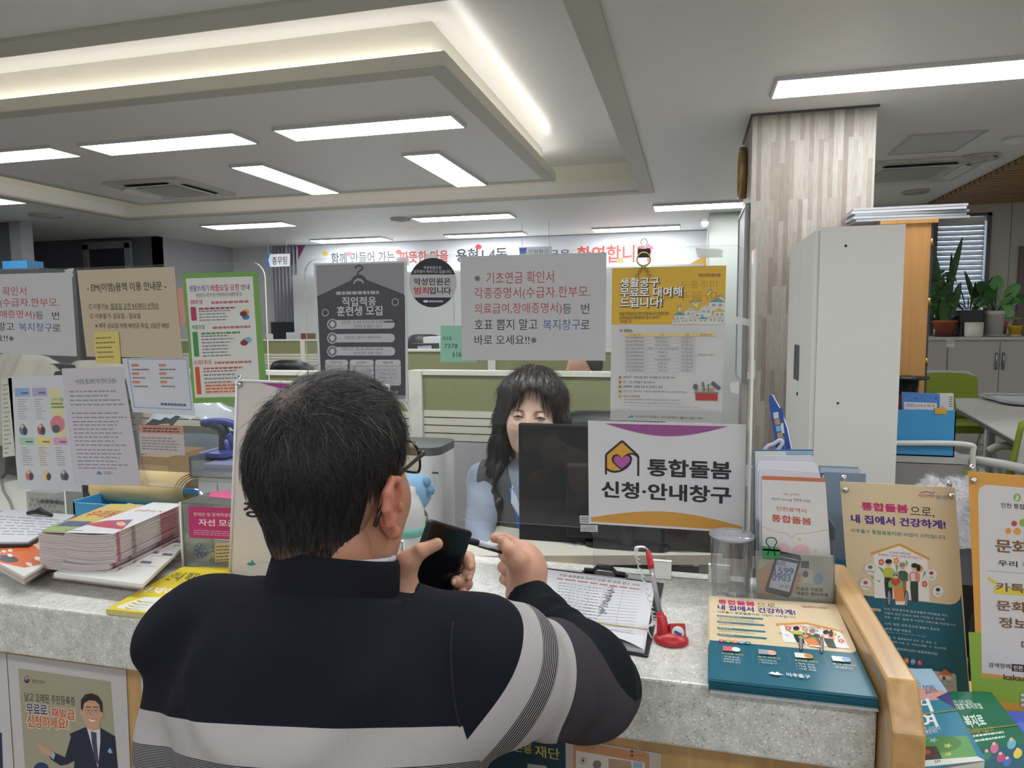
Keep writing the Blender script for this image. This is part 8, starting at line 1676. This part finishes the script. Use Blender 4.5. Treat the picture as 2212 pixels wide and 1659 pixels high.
def folds(x, y, z):
    ux = (El-SR)/np.linalg.norm(El-SR); t = (x-SR[0])*ux[0]+(y-SR[1])*ux[1]+(z-SR[2])*ux[2]
    fx = (Wr-El)/np.linalg.norm(Wr-El); t2 = (x-El[0])*fx[0]+(y-El[1])*fx[1]+(z-El[2])*fx[2]
    inarm = np.clip((x+.215)/.03, 0, 1); d = .0042*np.sin(t*95+6*(z-.9))*inarm*np.clip((y-.70)/.06, 0, 1)*np.clip((z-.80)/.05, 0, 1)
    fore = np.clip((x+.02)/-.04, 0, 1)*np.clip((y-.90)/.03, 0, 1)*inarm; d = d+.0045*np.sin(t2*150+8*x+20*(y-z))*fore*np.clip((.19-t2)/.05, 0, 1)
    bk_ = np.clip((.66-y)/.05, 0, 1); rr_ = np.sqrt((x+.41)**2+(z-1.02)**2); d = d+.010*np.exp(-((rr_-.115)/.022)**2)*bk_*np.clip((1.02-z)/.05, 0, 1)*-1+.004*np.exp(-((rr_-.075)/.02)**2)*bk_
    lf = np.clip((-.50-x)/.04, 0, 1)*np.clip((z-.88)/.04, 0, 1); d = d+.0070*np.sin((x*.6+y*.3-z*.45)*95)*lf*np.clip((1.0-z)/.04, 0, 1)
    return d+.0022*np.sin(x*38+z*22)*np.sin(z*31+y*17)
sw.disp(folds)
fw_ = (Wr-El)/np.linalg.norm(Wr-El); wc = Wr+(El-Wr)*.06
sw.cap(wc-fw_*.055, wc+fw_*.02, .0415, .037, .008); sw.cut(lambda x, y, z: np.where((x-wc[0])**2+(y-wc[1])**2+(z-wc[2])**2 < .008, (x-wc[0])*fw_[0]+(y-wc[1])*fw_[1]+(z-wc[2])*fw_[2]-.004, -1), .004); sw.cap(wc-fw_*.02, wc+fw_*.05, .032, .033, .002, sub=True)
SV, SF = sw.mesh(); swb = MB(); 
def sweater_mat():
    m, nt, b = nodes_mat('striped_knit'); N = nt.nodes.new; L = nt.links.new
    a1, a2, a3 = (N('ShaderNodeAttribute') for _ in range(3)); a1.attribute_name = 'torso_drop'; a2.attribute_name = 'sleeve_run'; a3.attribute_name = 'is_sleeve'
    NV, LG, CH = '13141F', 'A9A5A6', '3A373D'
    def col(att, stops, fs):
        r = ramp(nt, stops, 'CONSTANT'); L(att.outputs['Fac'], r.inputs[0]); return r
    r1 = col(a1, [(0, NV), (.30, LG), (.58, 'FF0000'), (.80, LG), (.97, CH)], 0); r2 = col(a2, [(0, NV), (.233, LG), (.40, 'FF0000'), (.52, LG), (.667, CH), (.82, '10141B')], 0)
    def stripes(att, rp):
        mu = N('ShaderNodeMath'); mu.operation = 'MULTIPLY'; mu.inputs[1].default_value = 75; L(att.outputs['Fac'], mu.inputs[0]); fr = N('ShaderNodeMath'); fr.operation = 'FRACT'; L(mu.outputs[0], fr.inputs[0]); gt = N('ShaderNodeMath'); gt.operation = 'GREATER_THAN'; gt.inputs[1].default_value = .62; L(fr.outputs[0], gt.inputs[0])
        sx = N('ShaderNodeSeparateColor'); L(rp.outputs[0], sx.inputs[0]); g2 = N('ShaderNodeMath'); g2.operation = 'GREATER_THAN'; g2.inputs[1].default_value = .7; L(sx.outputs[0], g2.inputs[0])
        cm = N('ShaderNodeMix'); cm.data_type = 'RGBA'; cm.inputs[6].default_value = s2l('1D1D25')+(1,); cm.inputs[7].default_value = s2l(LG)+(1,); L(gt.outputs[0], cm.inputs[0])
        o = N('ShaderNodeMix'); o.data_type = 'RGBA'; L(g2.outputs[0], o.inputs[0]); L(rp.outputs[0], o.inputs[6]); L(cm.outputs[2], o.inputs[7]); return o.outputs[2]
    c1, c2 = stripes(a1, r1), stripes(a2, r2); mx = N('ShaderNodeMix'); mx.data_type = 'RGBA'; gt = N('ShaderNodeMath'); gt.operation = 'GREATER_THAN'; gt.inputs[1].default_value = .5; L(a3.outputs['Fac'], gt.inputs[0]); L(gt.outputs[0], mx.inputs[0]); L(c1, mx.inputs[6]); L(c2, mx.inputs[7]); L(mx.outputs[2], b.inputs['Base Color'])
    b.inputs['Roughness'].default_value = .9; b.inputs['Specular IOR Level'].default_value = .2
    tc = N('ShaderNodeTexCoord'); wv_ = N('ShaderNodeTexWave'); wv_.inputs['Scale'].default_value = 130; wv_.inputs['Distortion'].default_value = .6; wv_.bands_direction = 'X'; L(tc.outputs['Object'], wv_.inputs['Vector']); bp = N('ShaderNodeBump'); bp.inputs['Strength'].default_value = .25; bp.inputs['Distance'].default_value = .0008; L(wv_.outputs['Fac'], bp.inputs['Height']); L(bp.outputs[0], b.inputs['Normal']); return m
put(swb, (SV, SF), sweater_mat()); so = swb.build('sweater', man); cm.build('knit_collar', so)
ua = El-SR; ua /= np.linalg.norm(ua); un = ua+np.array((.0, -.10, -.35)); un /= np.linalg.norm(un)
qx, qy, qz = ((SV-np.array((-.145, .73, .93)))/.05).clip(-3, 3).T
sr = .5519+.1345*qx+.0906*qy-.0895*qz-.0167*qx*qx+.0065*qy*qy-.0198*qz*qz-.0171*qx*qy+.0208*qx*qz+.0372*qy*qz
fr_ = (SV-El) @ fw_; sr = np.where(fr_ > .045, np.maximum(sr, .99), sr)
tdrop = 9.072+.671*SV[:, 0]-3.316*SV[:, 1]-7.059*SV[:, 2]
isl = np.clip(.5+((SV-np.array((-.222, .66, .93))) @ np.array((.96, .10, .22)))/.01, 0, 1)
for nm, v in (('torso_drop', np.clip(tdrop, 0, 1)), ('sleeve_run', np.clip(sr, 0, 1)), ('is_sleeve', isl)): so.data.attributes.new(nm, 'FLOAT', 'POINT').data.foreach_set('value', v.astype(np.float32))
# seams, shirt collar edge
mb = MB(); n_ = 40; P_ = []
for k in range(n_):
    t = 1.35+2.1*k/(n_-1); d = np.array((0, math.cos(t), math.sin(t))); P_.append(sw.hit(np.array((-.222-.0*t, .66, .93))+d*.2+np.array((-.23*d[2]*.2, 0, 0)), -d-np.array((-.23*d[2], 0, 0)))+d*.0003)
mb.tube(P_, .0014, mat('101018', .9), 6); mb.build('sleeve_seam', man)
cR = [cb_+(c1_*math.cos(t)+c2_*math.sin(t))*.0655+cn_*(.027+.008*max(0, math.cos(t-.5))) for t in np.linspace(0, 2*PI, 60, endpoint=False)]
MB().tube(cR, .0035, mat('B9B9C4', .8, var=.5, vscale=300), 8, closed=True).build('shirt_collar', man)
# trousers, shoes
tf = Field((-.72, .38, -.01), (-.08, 1.06, .62), .010); tf.ell((-.40, .62, .52), (.18, .15, .11), .05)
for sx in (-1, 1):
    k_ = np.array((-.40+sx*.15, .945, .50)); tf.cap((-.40+sx*.09, .64, .51), k_, .088, .066, .05).cap(k_, (-.40+sx*.16, .84, .10), .062, .048, .03)
put(MB(), tf.mesh(), mat('2A2B33', .85)).build('trousers', man); mb = MB()
for sx in (-1, 1): sf = Field((-.40+sx*.16-.08, .70, -.01), (-.40+sx*.16+.08, 1.04, .13), .008); sf.ell((-.40+sx*.16, .85, .05), (.045, .075, .045), .02).ell((-.40+sx*.16, .94, .035), (.045, .075, .032), .03); sf.cut(lambda x, y, z: .004-z+0*x+0*y, .003); put(mb, sf.mesh(), BLACKP).build('shoe', man); mb = MB()
stl = thing('stool', 'round black stool under the man in the navy sweater', 'stool', (-.40, .60, 0)); MB().lathe([(.0, .36), (.17, .36), (.19, .375), (.19, .405), (.16, .418), (0, .418)], (-.40, .58, 0), BLACKP, 32).build('seat', stl)
MB().tube([(-.40, .58, .06), (-.40, .58, .36)], .03, CHROME, 14).build('column', stl)
for k in range(5): MB().tube([(-.40, .58, .07), (-.40+.25*math.cos(k*1.2566+.3), .58+.25*math.sin(k*1.2566+.3), .025)], [.025, .018], CHROME, 8).build('foot', stl)
# pen in the right hand
pp = thing('ballpoint_pen', 'dark grip ballpoint pen pinched in the right hand of the man', 'pen', tuple(A3(1045, 1176, 1.07))); q0, q1 = Vector(A3(1006, 1166, 1.045)), Vector(A3(1112, 1196, 1.072)); d = q1-q0
MB().tube([q0, q0+d*.05, q0+d*.25], [.0040, .0052, .0050], mat('1B1C22', .6), 12).build('grip', pp); MB().tube([q0+d*.25, q0+d*.75], [.0052, .0052], mat('C9CCD4', .25), 14).build('barrel', pp); MB().tube([q0+d*.26+Vector((0, 0, -.0006)), q0+d*.74+Vector((0, 0, -.0012))], .00505, mat('2A2A4A', .3), 14).build('ink_window', pp); MB().tube([q0+d*.75, q0+d], [.0052, .0045], mat('23243A', .4), 12).build('rear_end', pp); MB().tube([q0-d.normalized()*.010, q0], [.0008, .0038], CHROME, 10).build('tip', pp)
# ------------------------------------------------------------------ the clerk
wm = thing('person', 'smiling young woman with long dark hair and blue lanyard seated behind the monitor', 'person', (-.46, 2.15, 0)); wr = random.Random(5)
WHd = np.array(ad(1150, 893, 2.05)); tc = CAMP-WHd; WF = frame((tc[0]*.9-.18, tc[1], 0.0-.02), (.06, 0, 1))     # x her left... columns: right, forward, up
wf = Field((-.10, -.13, -.25), (.10, .135, .14), .0032)
wf.ell((0, -.012, .034), (.072, .090, .086), .02).ell((0, .028, -.018), (.062, .062, .092), .03).ell((0, .046, -.088), (.036, .040, .030), .035)
for sx in (-1, 1): wf.ell((sx*.035, .052, -.036), (.027, .031, .028), .03).ell((sx*.036, .020, -.072), (.016, .032, .03), .03)
wf.cap((0, .086, .000), (0, .102, -.034), .0075, .0105, .014).ell((0, .084, -.070), (.022, .012, .012), .012)
for sx in (-1, 1): wf.ell((sx*.031, .083, .003), (.016, .010, .008), .012, sub=True).ell((sx*.031, .074, .002), (.0135, .0135, .0115), .003).ell((sx*.010, .096, -.037), (.007, .008, .006), .006)
wf.cap((0, -.015, -.06), (0, -.025, -.25), .045, .048, .03)
for sx in (-1, 1): ear(wf, sx*.93)
wb_ = MB(); put(wb_, wf.mesh(), SKIN_W, WF, WHd)
WPf = lambda x, z, o=.0006, F_=wf: Vector(((F_.hit((x, .14, z), (0, -1, 0))+np.array((0, o, 0))) @ WF.T+WHd).tolist())
def patch(name, pts, m_, o=.0006):
    c = sum(p[0] for p in pts)/len(pts), sum(p[1] for p in pts)/len(pts); v = [WPf(c[0], c[1], o)]+[WPf(x, z, o) for x, z in pts]; n = len(pts)
    return MB().add(v, [(0, 1+i, 1+(i+1) % n) for i in range(n)], m_, True).build(name, wm)
def arc(c, w, h0, h1, n=10): return [(c[0]-w+2*w*t, c[1]+h0*math.sin(PI*t)) for t in np.linspace(0, 1, n)]+[(c[0]+w-2*w*t, c[1]+h1*math.sin(PI*t)) for t in np.linspace(.1, .9, n-2)]
for sx in (-1, 1):
    patch('eye_white', arc((sx*.031, -.002), .0140, .0052, .0016), mat('DAD4D0', .3)); patch('iris', arc((sx*.031, .0006), .0058, .0034, -.0012), mat('1C1210', .2), .0011)
    up = [WPf(sx*.031-.0155+.031*t, -.0030+.0068*math.sin(PI*t)+.0, .0012) for t in np.linspace(0, 1, 9)]; MB().tube(up, [.0006]+[.0012]*7+[.0007], HAIR1, 6).build('lash_line', wm)
    lo = [WPf(sx*.031-.013+.026*t, -.0085-.003*math.sin(PI*t), .0003) for t in np.linspace(0, 1, 7)]; MB().tube(lo, .0007, mat('C99A86', .5), 5).build('eyelid_crease', wm)
    patch('eyebrow', [(sx*.016, .0180), (sx*.024, .0198), (sx*.034, .0196), (sx*.048, .0140), (sx*.034, .0172), (sx*.024, .0172), (sx*.016, .0158)], mat('5E4A40', .7)); patch('blush', [(sx*.042+.016*math.cos(t), -.034+.011*math.sin(t)) for t in np.linspace(0, 2*PI, 14, endpoint=False)], mat('E5AE9E', .5), .0003)
patch('lips', arc((0, -.068), .026, -.012, -.004), LIP); patch('teeth', arc((0, -.0685), .019, -.009, -.005), mat('EDE8E2', .3), .0011)
# hair: full cap with parted fringe and long locks
wg_ = Field((-.16, -.17, -.34), (.16, .15, .15), .0040)
wg_.ell((0, -.018, .036), (.090, .108, .104), .02).ell((0, .02, .058), (.078, .080, .076), .03)
for sx in (-1, 1):
    wg_.chain([(sx*.066, .005, .06), (sx*.083, .010, -.02), (sx*.088, .010, -.10), (sx*.098, .020, -.18), (sx*.092, .050, -.27), (sx*.080, .062, -.325)], [.03, .026, .029, .031, .026, .012], .03)
wg_.chain([(0, -.085, 0), (0, -.09, -.12), (-.02, -.085, -.26)], [.06, .06, .04], .04); wg_.chain([(-.09, -.03, -.16), (-.13, -.02, -.24), (-.15, .0, -.30)], [.03, .022, .008], .03)
wg_.cut(lambda x, y, z: np.minimum.reduce(np.broadcast_arrays(y-.012+.0*x, .076-5*np.clip(np.abs(x+.006)-.014, 0, .2)**1.5-z+.0*y, .0655-np.abs(x)-.18*np.clip(-.06-z, 0, .08))), .010)
wg_.disp(lambda x, y, z: .0022*np.sin((np.arctan2(x, y+.03))*34+z*14)+.0015*np.sin(np.arctan2(x, y+.03)*71-z*20)); wh = MB(); WV, WFc = wg_.mesh(); put(wh, (WV, WFc), mat('1D1718', .38, spec=.6), WF, WHd)
gn2 = wg_.grad(WV); pk = [wr.randrange(len(WV)) for _ in range(4200)]; P = WV[pk]; N_ = gn2[pk]; d = np.stack([.35*np.sign(P[:, 0])*(P[:, 2] > .06)+.05*P[:, 0]*0, .25*(P[:, 2] > .08)*np.sign(P[:, 1]+.05), -1+.6*(P[:, 2] > .10)], 1)+np.array([[wr.gauss(0, .12) for _ in range(3)] for _ in pk]); d -= N_*(d*N_).sum(1, keepdims=True); d /= np.maximum(np.linalg.norm(d, axis=1, keepdims=True), 1e-6)
okk = (P[:, 1] < .045) | (np.abs(P[:, 0]) > .06); P, N_, d = P[okk], N_[okk], d[okk]
strands(wh, P @ WF.T+WHd, d @ WF.T, N_ @ WF.T, .05, .0006, [HAIR1, HAIR2, HAIR2, HAIR3], wr, .10, .006)
for k in range(46):      # wispy fringe over the forehead
    t = k/45; x0_ = -.040+.085*t+wr.uniform(-.003, .003); side = (t-.45); 
    if -.30 < side < .16 and k % 7: continue
    x1_ = x0_+side*.055+wr.uniform(-.005, .005); z1_ = .058-.12*abs(side)-wr.uniform(0, .020); pts = [WPf(x0_+(x1_-x0_)*s_**1.5, .098+(z1_-.098)*s_, .004+.004*math.sin(PI*s_)) for s_ in np.linspace(0.12, 1, 7)]
    wh.tube(pts, [.0016, .0016, .0015, .0014, .0012, .0009, .0004], HAIR2, 4)
wh.build('hair', wm)
SHW = mat('96A0B2', .85, bump=.25, bscale=150, var=.05, vscale=60); VEST = mat('5A5A5E', .9, bump=.5, bscale=240, var=.12, vscale=180)
def WT(x, y, d): return np.array(ad(x, y, d))
nbw = WHd+np.array((0, .02, -.17)); wsh = [WT(1048, 1035, 2.09), WT(1268, 1035, 2.06)]; wel = [WT(1036, 1160, 1.98), WT(1290, 1160, 1.98)]; wwr = [WT(1050, 1215, 1.84), WT(1240, 1205, 1.84)]
wt = Field(np.min(wel+wsh, 0)-.15, np.max(wel+wsh, 0)+np.array((.15, .22, .12)), .007); bot = wt.lo[2]; ctr = (wsh[0]+wsh[1])/2
wt2 = Field((ctr[0]-.32, 1.72, .42), (ctr[0]+.32, 2.36, 1.02), .007); wt = wt2
def wtorso(F_, o): return F_.cap(wsh[0], wsh[1], .052+o, .052+o, .05).ell(ctr+np.array((0, .0, -.13)), (.150+o, .095+o, .16), .05).ell(ctr+np.array((0, .0, -.36)), (.150+o, .105+o, .20), .06)
wtorso(wt, 0).cap(nbw, ctr+np.array((0, 0, -.03)), .046, .07, .05)
for i in (0, 1): wt.chain([wsh[i], wel[i]], [.050, .044], .02).chain([wel[i], wwr[i]], [.043, .034], .02)
wt.disp(lambda x, y, z: .0025*np.sin(z*70+x*40)*np.sin(y*40+x*25)); put(MB(), wt.mesh(), SHW).build('shirt', wm)
vf = wtorso(Field((ctr[0]-.24, 1.86, .42), (ctr[0]+.24, 2.32, 1.04), .006), .009)
vf.cut(lambda x, y, z: np.maximum.reduce(np.broadcast_arrays(np.abs(x-ctr[0])-.162-.25*np.clip(ctr[2]-.10-z, 0, .12)+.0*y, .34*(z-(ctr[2]-.17))-np.abs(x-ctr[0])-9*np.clip(y-ctr[1]-.05, 0, 1))), .006); put(MB(), vf.mesh(), VEST).build('vest', wm)
cl_ = MB()
for sx in (-1, 1): a = nbw+np.array((sx*.046, -.02, -.005)); cl_.add([a+np.array((0, .03, .015)), a+np.array((sx*.006, -.035, .0)), ctr+np.array((sx*.045, -.112, -.045)), ctr+np.array((sx*.012, -.110, -.10)), nbw+np.array((sx*.022, -.062, -.045))], [(0, 1, 2, 3, 4)], mat('CCD5E4', .8), False)
co_ = cl_.build('collar', wm); co_.modifiers.new('s', 'SOLIDIFY').thickness = .004
vh = lambda x, z: Vector(vf.hit((x, 1.80, z), (0, 1, 0)).tolist())+Vector((0, -.003, 0))
lan = MB(); LB = mat('2F6AC0', .5); A_, B_ = WT(1094, 1045, 1.98), WT(1122, 1165, 1.96)
pts = [Vector(p) for p in (np.linspace(A_[0], B_[0], 8)[k]*np.array((1, 0, 0))+np.linspace(A_[2], B_[2], 8)[k]*np.array((0, 0, 1)) for k in range(8))]; pts = [vh(p.x, p.z) for p in pts]
vs_ = [p+Vector((s_*.006, 0, 0)) for p in pts for s_ in (-1, 1)]; lan.add(vs_, [(2*i, 2*i+1, 2*i+3, 2*i+2) for i in range(7)], LB, True); pts2 = [vh(2*ctr[0]-p.x+.0, p.z) for p in pts]; vs_ = [p+Vector((s_*.006, 0, 0)) for p in pts2 for s_ in (-1, 1)]; lan.add(vs_, [(2*i, 2*i+1, 2*i+3, 2*i+2) for i in range(7)], LB, True); lan.build('lanyard', wm)
cf = Field((ctr[0]-.3, 1.6, .45), (ctr[0]+.3, 2.4, 1.05), .012); cf.cap(wsh[0], wsh[1], .035, .035, .04).ell(ctr+np.array((0, 0, -.13)), (.13, .075, .14), .05).ell(ctr+np.array((0, 0, -.36)), (.13, .08, .18), .06).cap(nbw+np.array((0, 0, .03)), ctr, .04, .05, .04)
for i in (0, 1): cf.chain([wsh[i], wel[i], wwr[i]], [.035, .03, .024], .02)
put(wb_, cf.mesh(), SKIN_W)
for i in (0, 1):      # hands resting at the keyboard
    s_ = (1, -1)[i]; w = wwr[i]; fd = np.array((s_*.25, -1, -.05)); fd /= np.linalg.norm(fd); sd = np.array((-fd[1], fd[0], 0)); hd = Field(w-.15, w+.13, .0028); pc_ = w+fd*.055
    hd.cap(w-fd*.02, pc_, .023, .022, .01).cap(pc_+sd*.022, pc_-sd*.022, .013, .013, .02)
    for k, (o_, l_) in enumerate(((.030, .066), (.011, .074), (-.009, .068), (-.028, .052))): b0 = pc_+sd*o_*.9+fd*.012; hd.chain([b0, b0+fd*l_*.45+np.array((0, 0, .008)), b0+fd*l_*.8-np.array((0, 0, .004)), b0+fd*l_-np.array((0, 0, .018))], [.0088, .0080, .0072, .0062], .003, .008)
    tb_ = w+fd*.02+sd*s_*.022; hd.chain([tb_, tb_+fd*.03+sd*s_*.018, tb_+fd*.055+sd*s_*.014-np.array((0, 0, .012))], [.0115, .0095, .0075], .004, .01); put(wb_, hd.mesh(), SKIN_W)
wb_.build('body', wm)
tf = Field((ctr[0]-.28, 1.62, 0), (ctr[0]+.28, 2.36, .62), .012); tf.ell(ctr*np.array((1, 1, 0))+np.array((0, .03, .50)), (.17, .14, .10), .05)
for sx in (-1, 1): k_ = np.array((ctr[0]+sx*.10, 1.80, .50)); tf.cap(np.array((ctr[0]+sx*.08, 2.10, .52)), k_, .08, .06, .05).cap(k_, np.array((ctr[0]+sx*.10, 1.86, .04)), .055, .045, .03)
put(MB(), tf.mesh(), mat('2A2B30', .85)).build('trousers', wm)
# ------------------------------------------------------------------ a colleague seen as a forehead and ear over the far partition
bg = thing('person', 'seated person far behind, only the top of head and ear showing over partition', 'person', (ad(1262, 800, 4.2)[0], ad(1262, 800, 4.2)[1], 0)); bh = np.array(ad(1258, 800, 4.2)); BF = frame((-.85, -.45, 0)); b1 = Field((-.13, -.15, -.26), (.13, .15, .16), .005)
b1.ell((0, -.012, .032), (.075, .096, .088), .02).ell((0, .03, -.015), (.064, .064, .095), .03).ell((0, .045, -.088), (.048, .048, .036), .03).cap((0, .096, .0), (0, .110, -.038), .009, .012, .015).cap((0, -.02, -.06), (0, -.03, -.25), .055, .06, .03); 
for sx in (-1, 1): ear(b1, sx)
bb_ = MB(); put(bb_, b1.mesh(), SKIN_H, BF, bh); b2 = Field((-.13, -.16, -.12), (.13, .15, .17), .005); b2.ell((0, -.02, .038), (.086, .108, .098), .02); b2.cut(lambda x, y, z: np.maximum.reduce(np.broadcast_arrays(y+.015-.55*(z-.03)+.0*x, -.06-z+0*x)), .008); put(MB(), b2.mesh(), mat('231F20', .6), BF, bh).build('hair', bg)
b3 = Field(bh-np.array((.32, .28, .75)), bh+np.array((.32, .28, -.12)), .012); b3.cap(bh+np.array((.12, -.12, -.29)), bh+np.array((-.12, .12, -.29)), .065, .065, .04).ell(bh+np.array((0, 0, -.42)), (.16, .16, .2), .05).ell(bh+np.array((0, 0, -.62)), (.16, .16, .16), .05).cap(bh+np.array((.0, 0, -.2)), bh+np.array((0, 0, -.3)), .06, .08, .04)
for sx in (-1, 1): s_ = bh+np.array((sx*.17, -sx*.17*.6, -.31)); b3.chain([s_, s_+np.array((-.02, -.06, -.26)), s_+np.array((-.14-sx*.06, -.12, -.34))], [.055, .045, .035], .02)
put(bb_, Field(bh-np.array((.12, .12, .3)), bh+np.array((.12, .12, -.16)), .01).cap(bh+np.array((0, 0, -.19)), bh+np.array((0, 0, -.28)), .055, .06, .02).mesh(), SKIN_H); bb_.build('body', bg); put(MB(), b3.mesh(), mat('3E4A6A', .85)).build('shirt', bg)
c_ = thing('office_chair', 'grey chair of the far seated person behind the partition', 'chair', (bh[0], bh[1], 0)); MB().rbox((bh[0], bh[1], bh[2]-.80), (.48, .46, .08), .08, DGREY).build('seat', c_); MB().tube([(bh[0], bh[1], .03), (bh[0], bh[1], bh[2]-.84)], .035, DGREY).build('column', c_)
for k in range(5): MB().tube([(bh[0], bh[1], .07), (bh[0]+.26*math.cos(k*1.2566), bh[1]+.26*math.sin(k*1.2566), .03)], [.028, .018], DGREY, 8).build('foot', c_)
bpy.data.objects.remove(_fo)
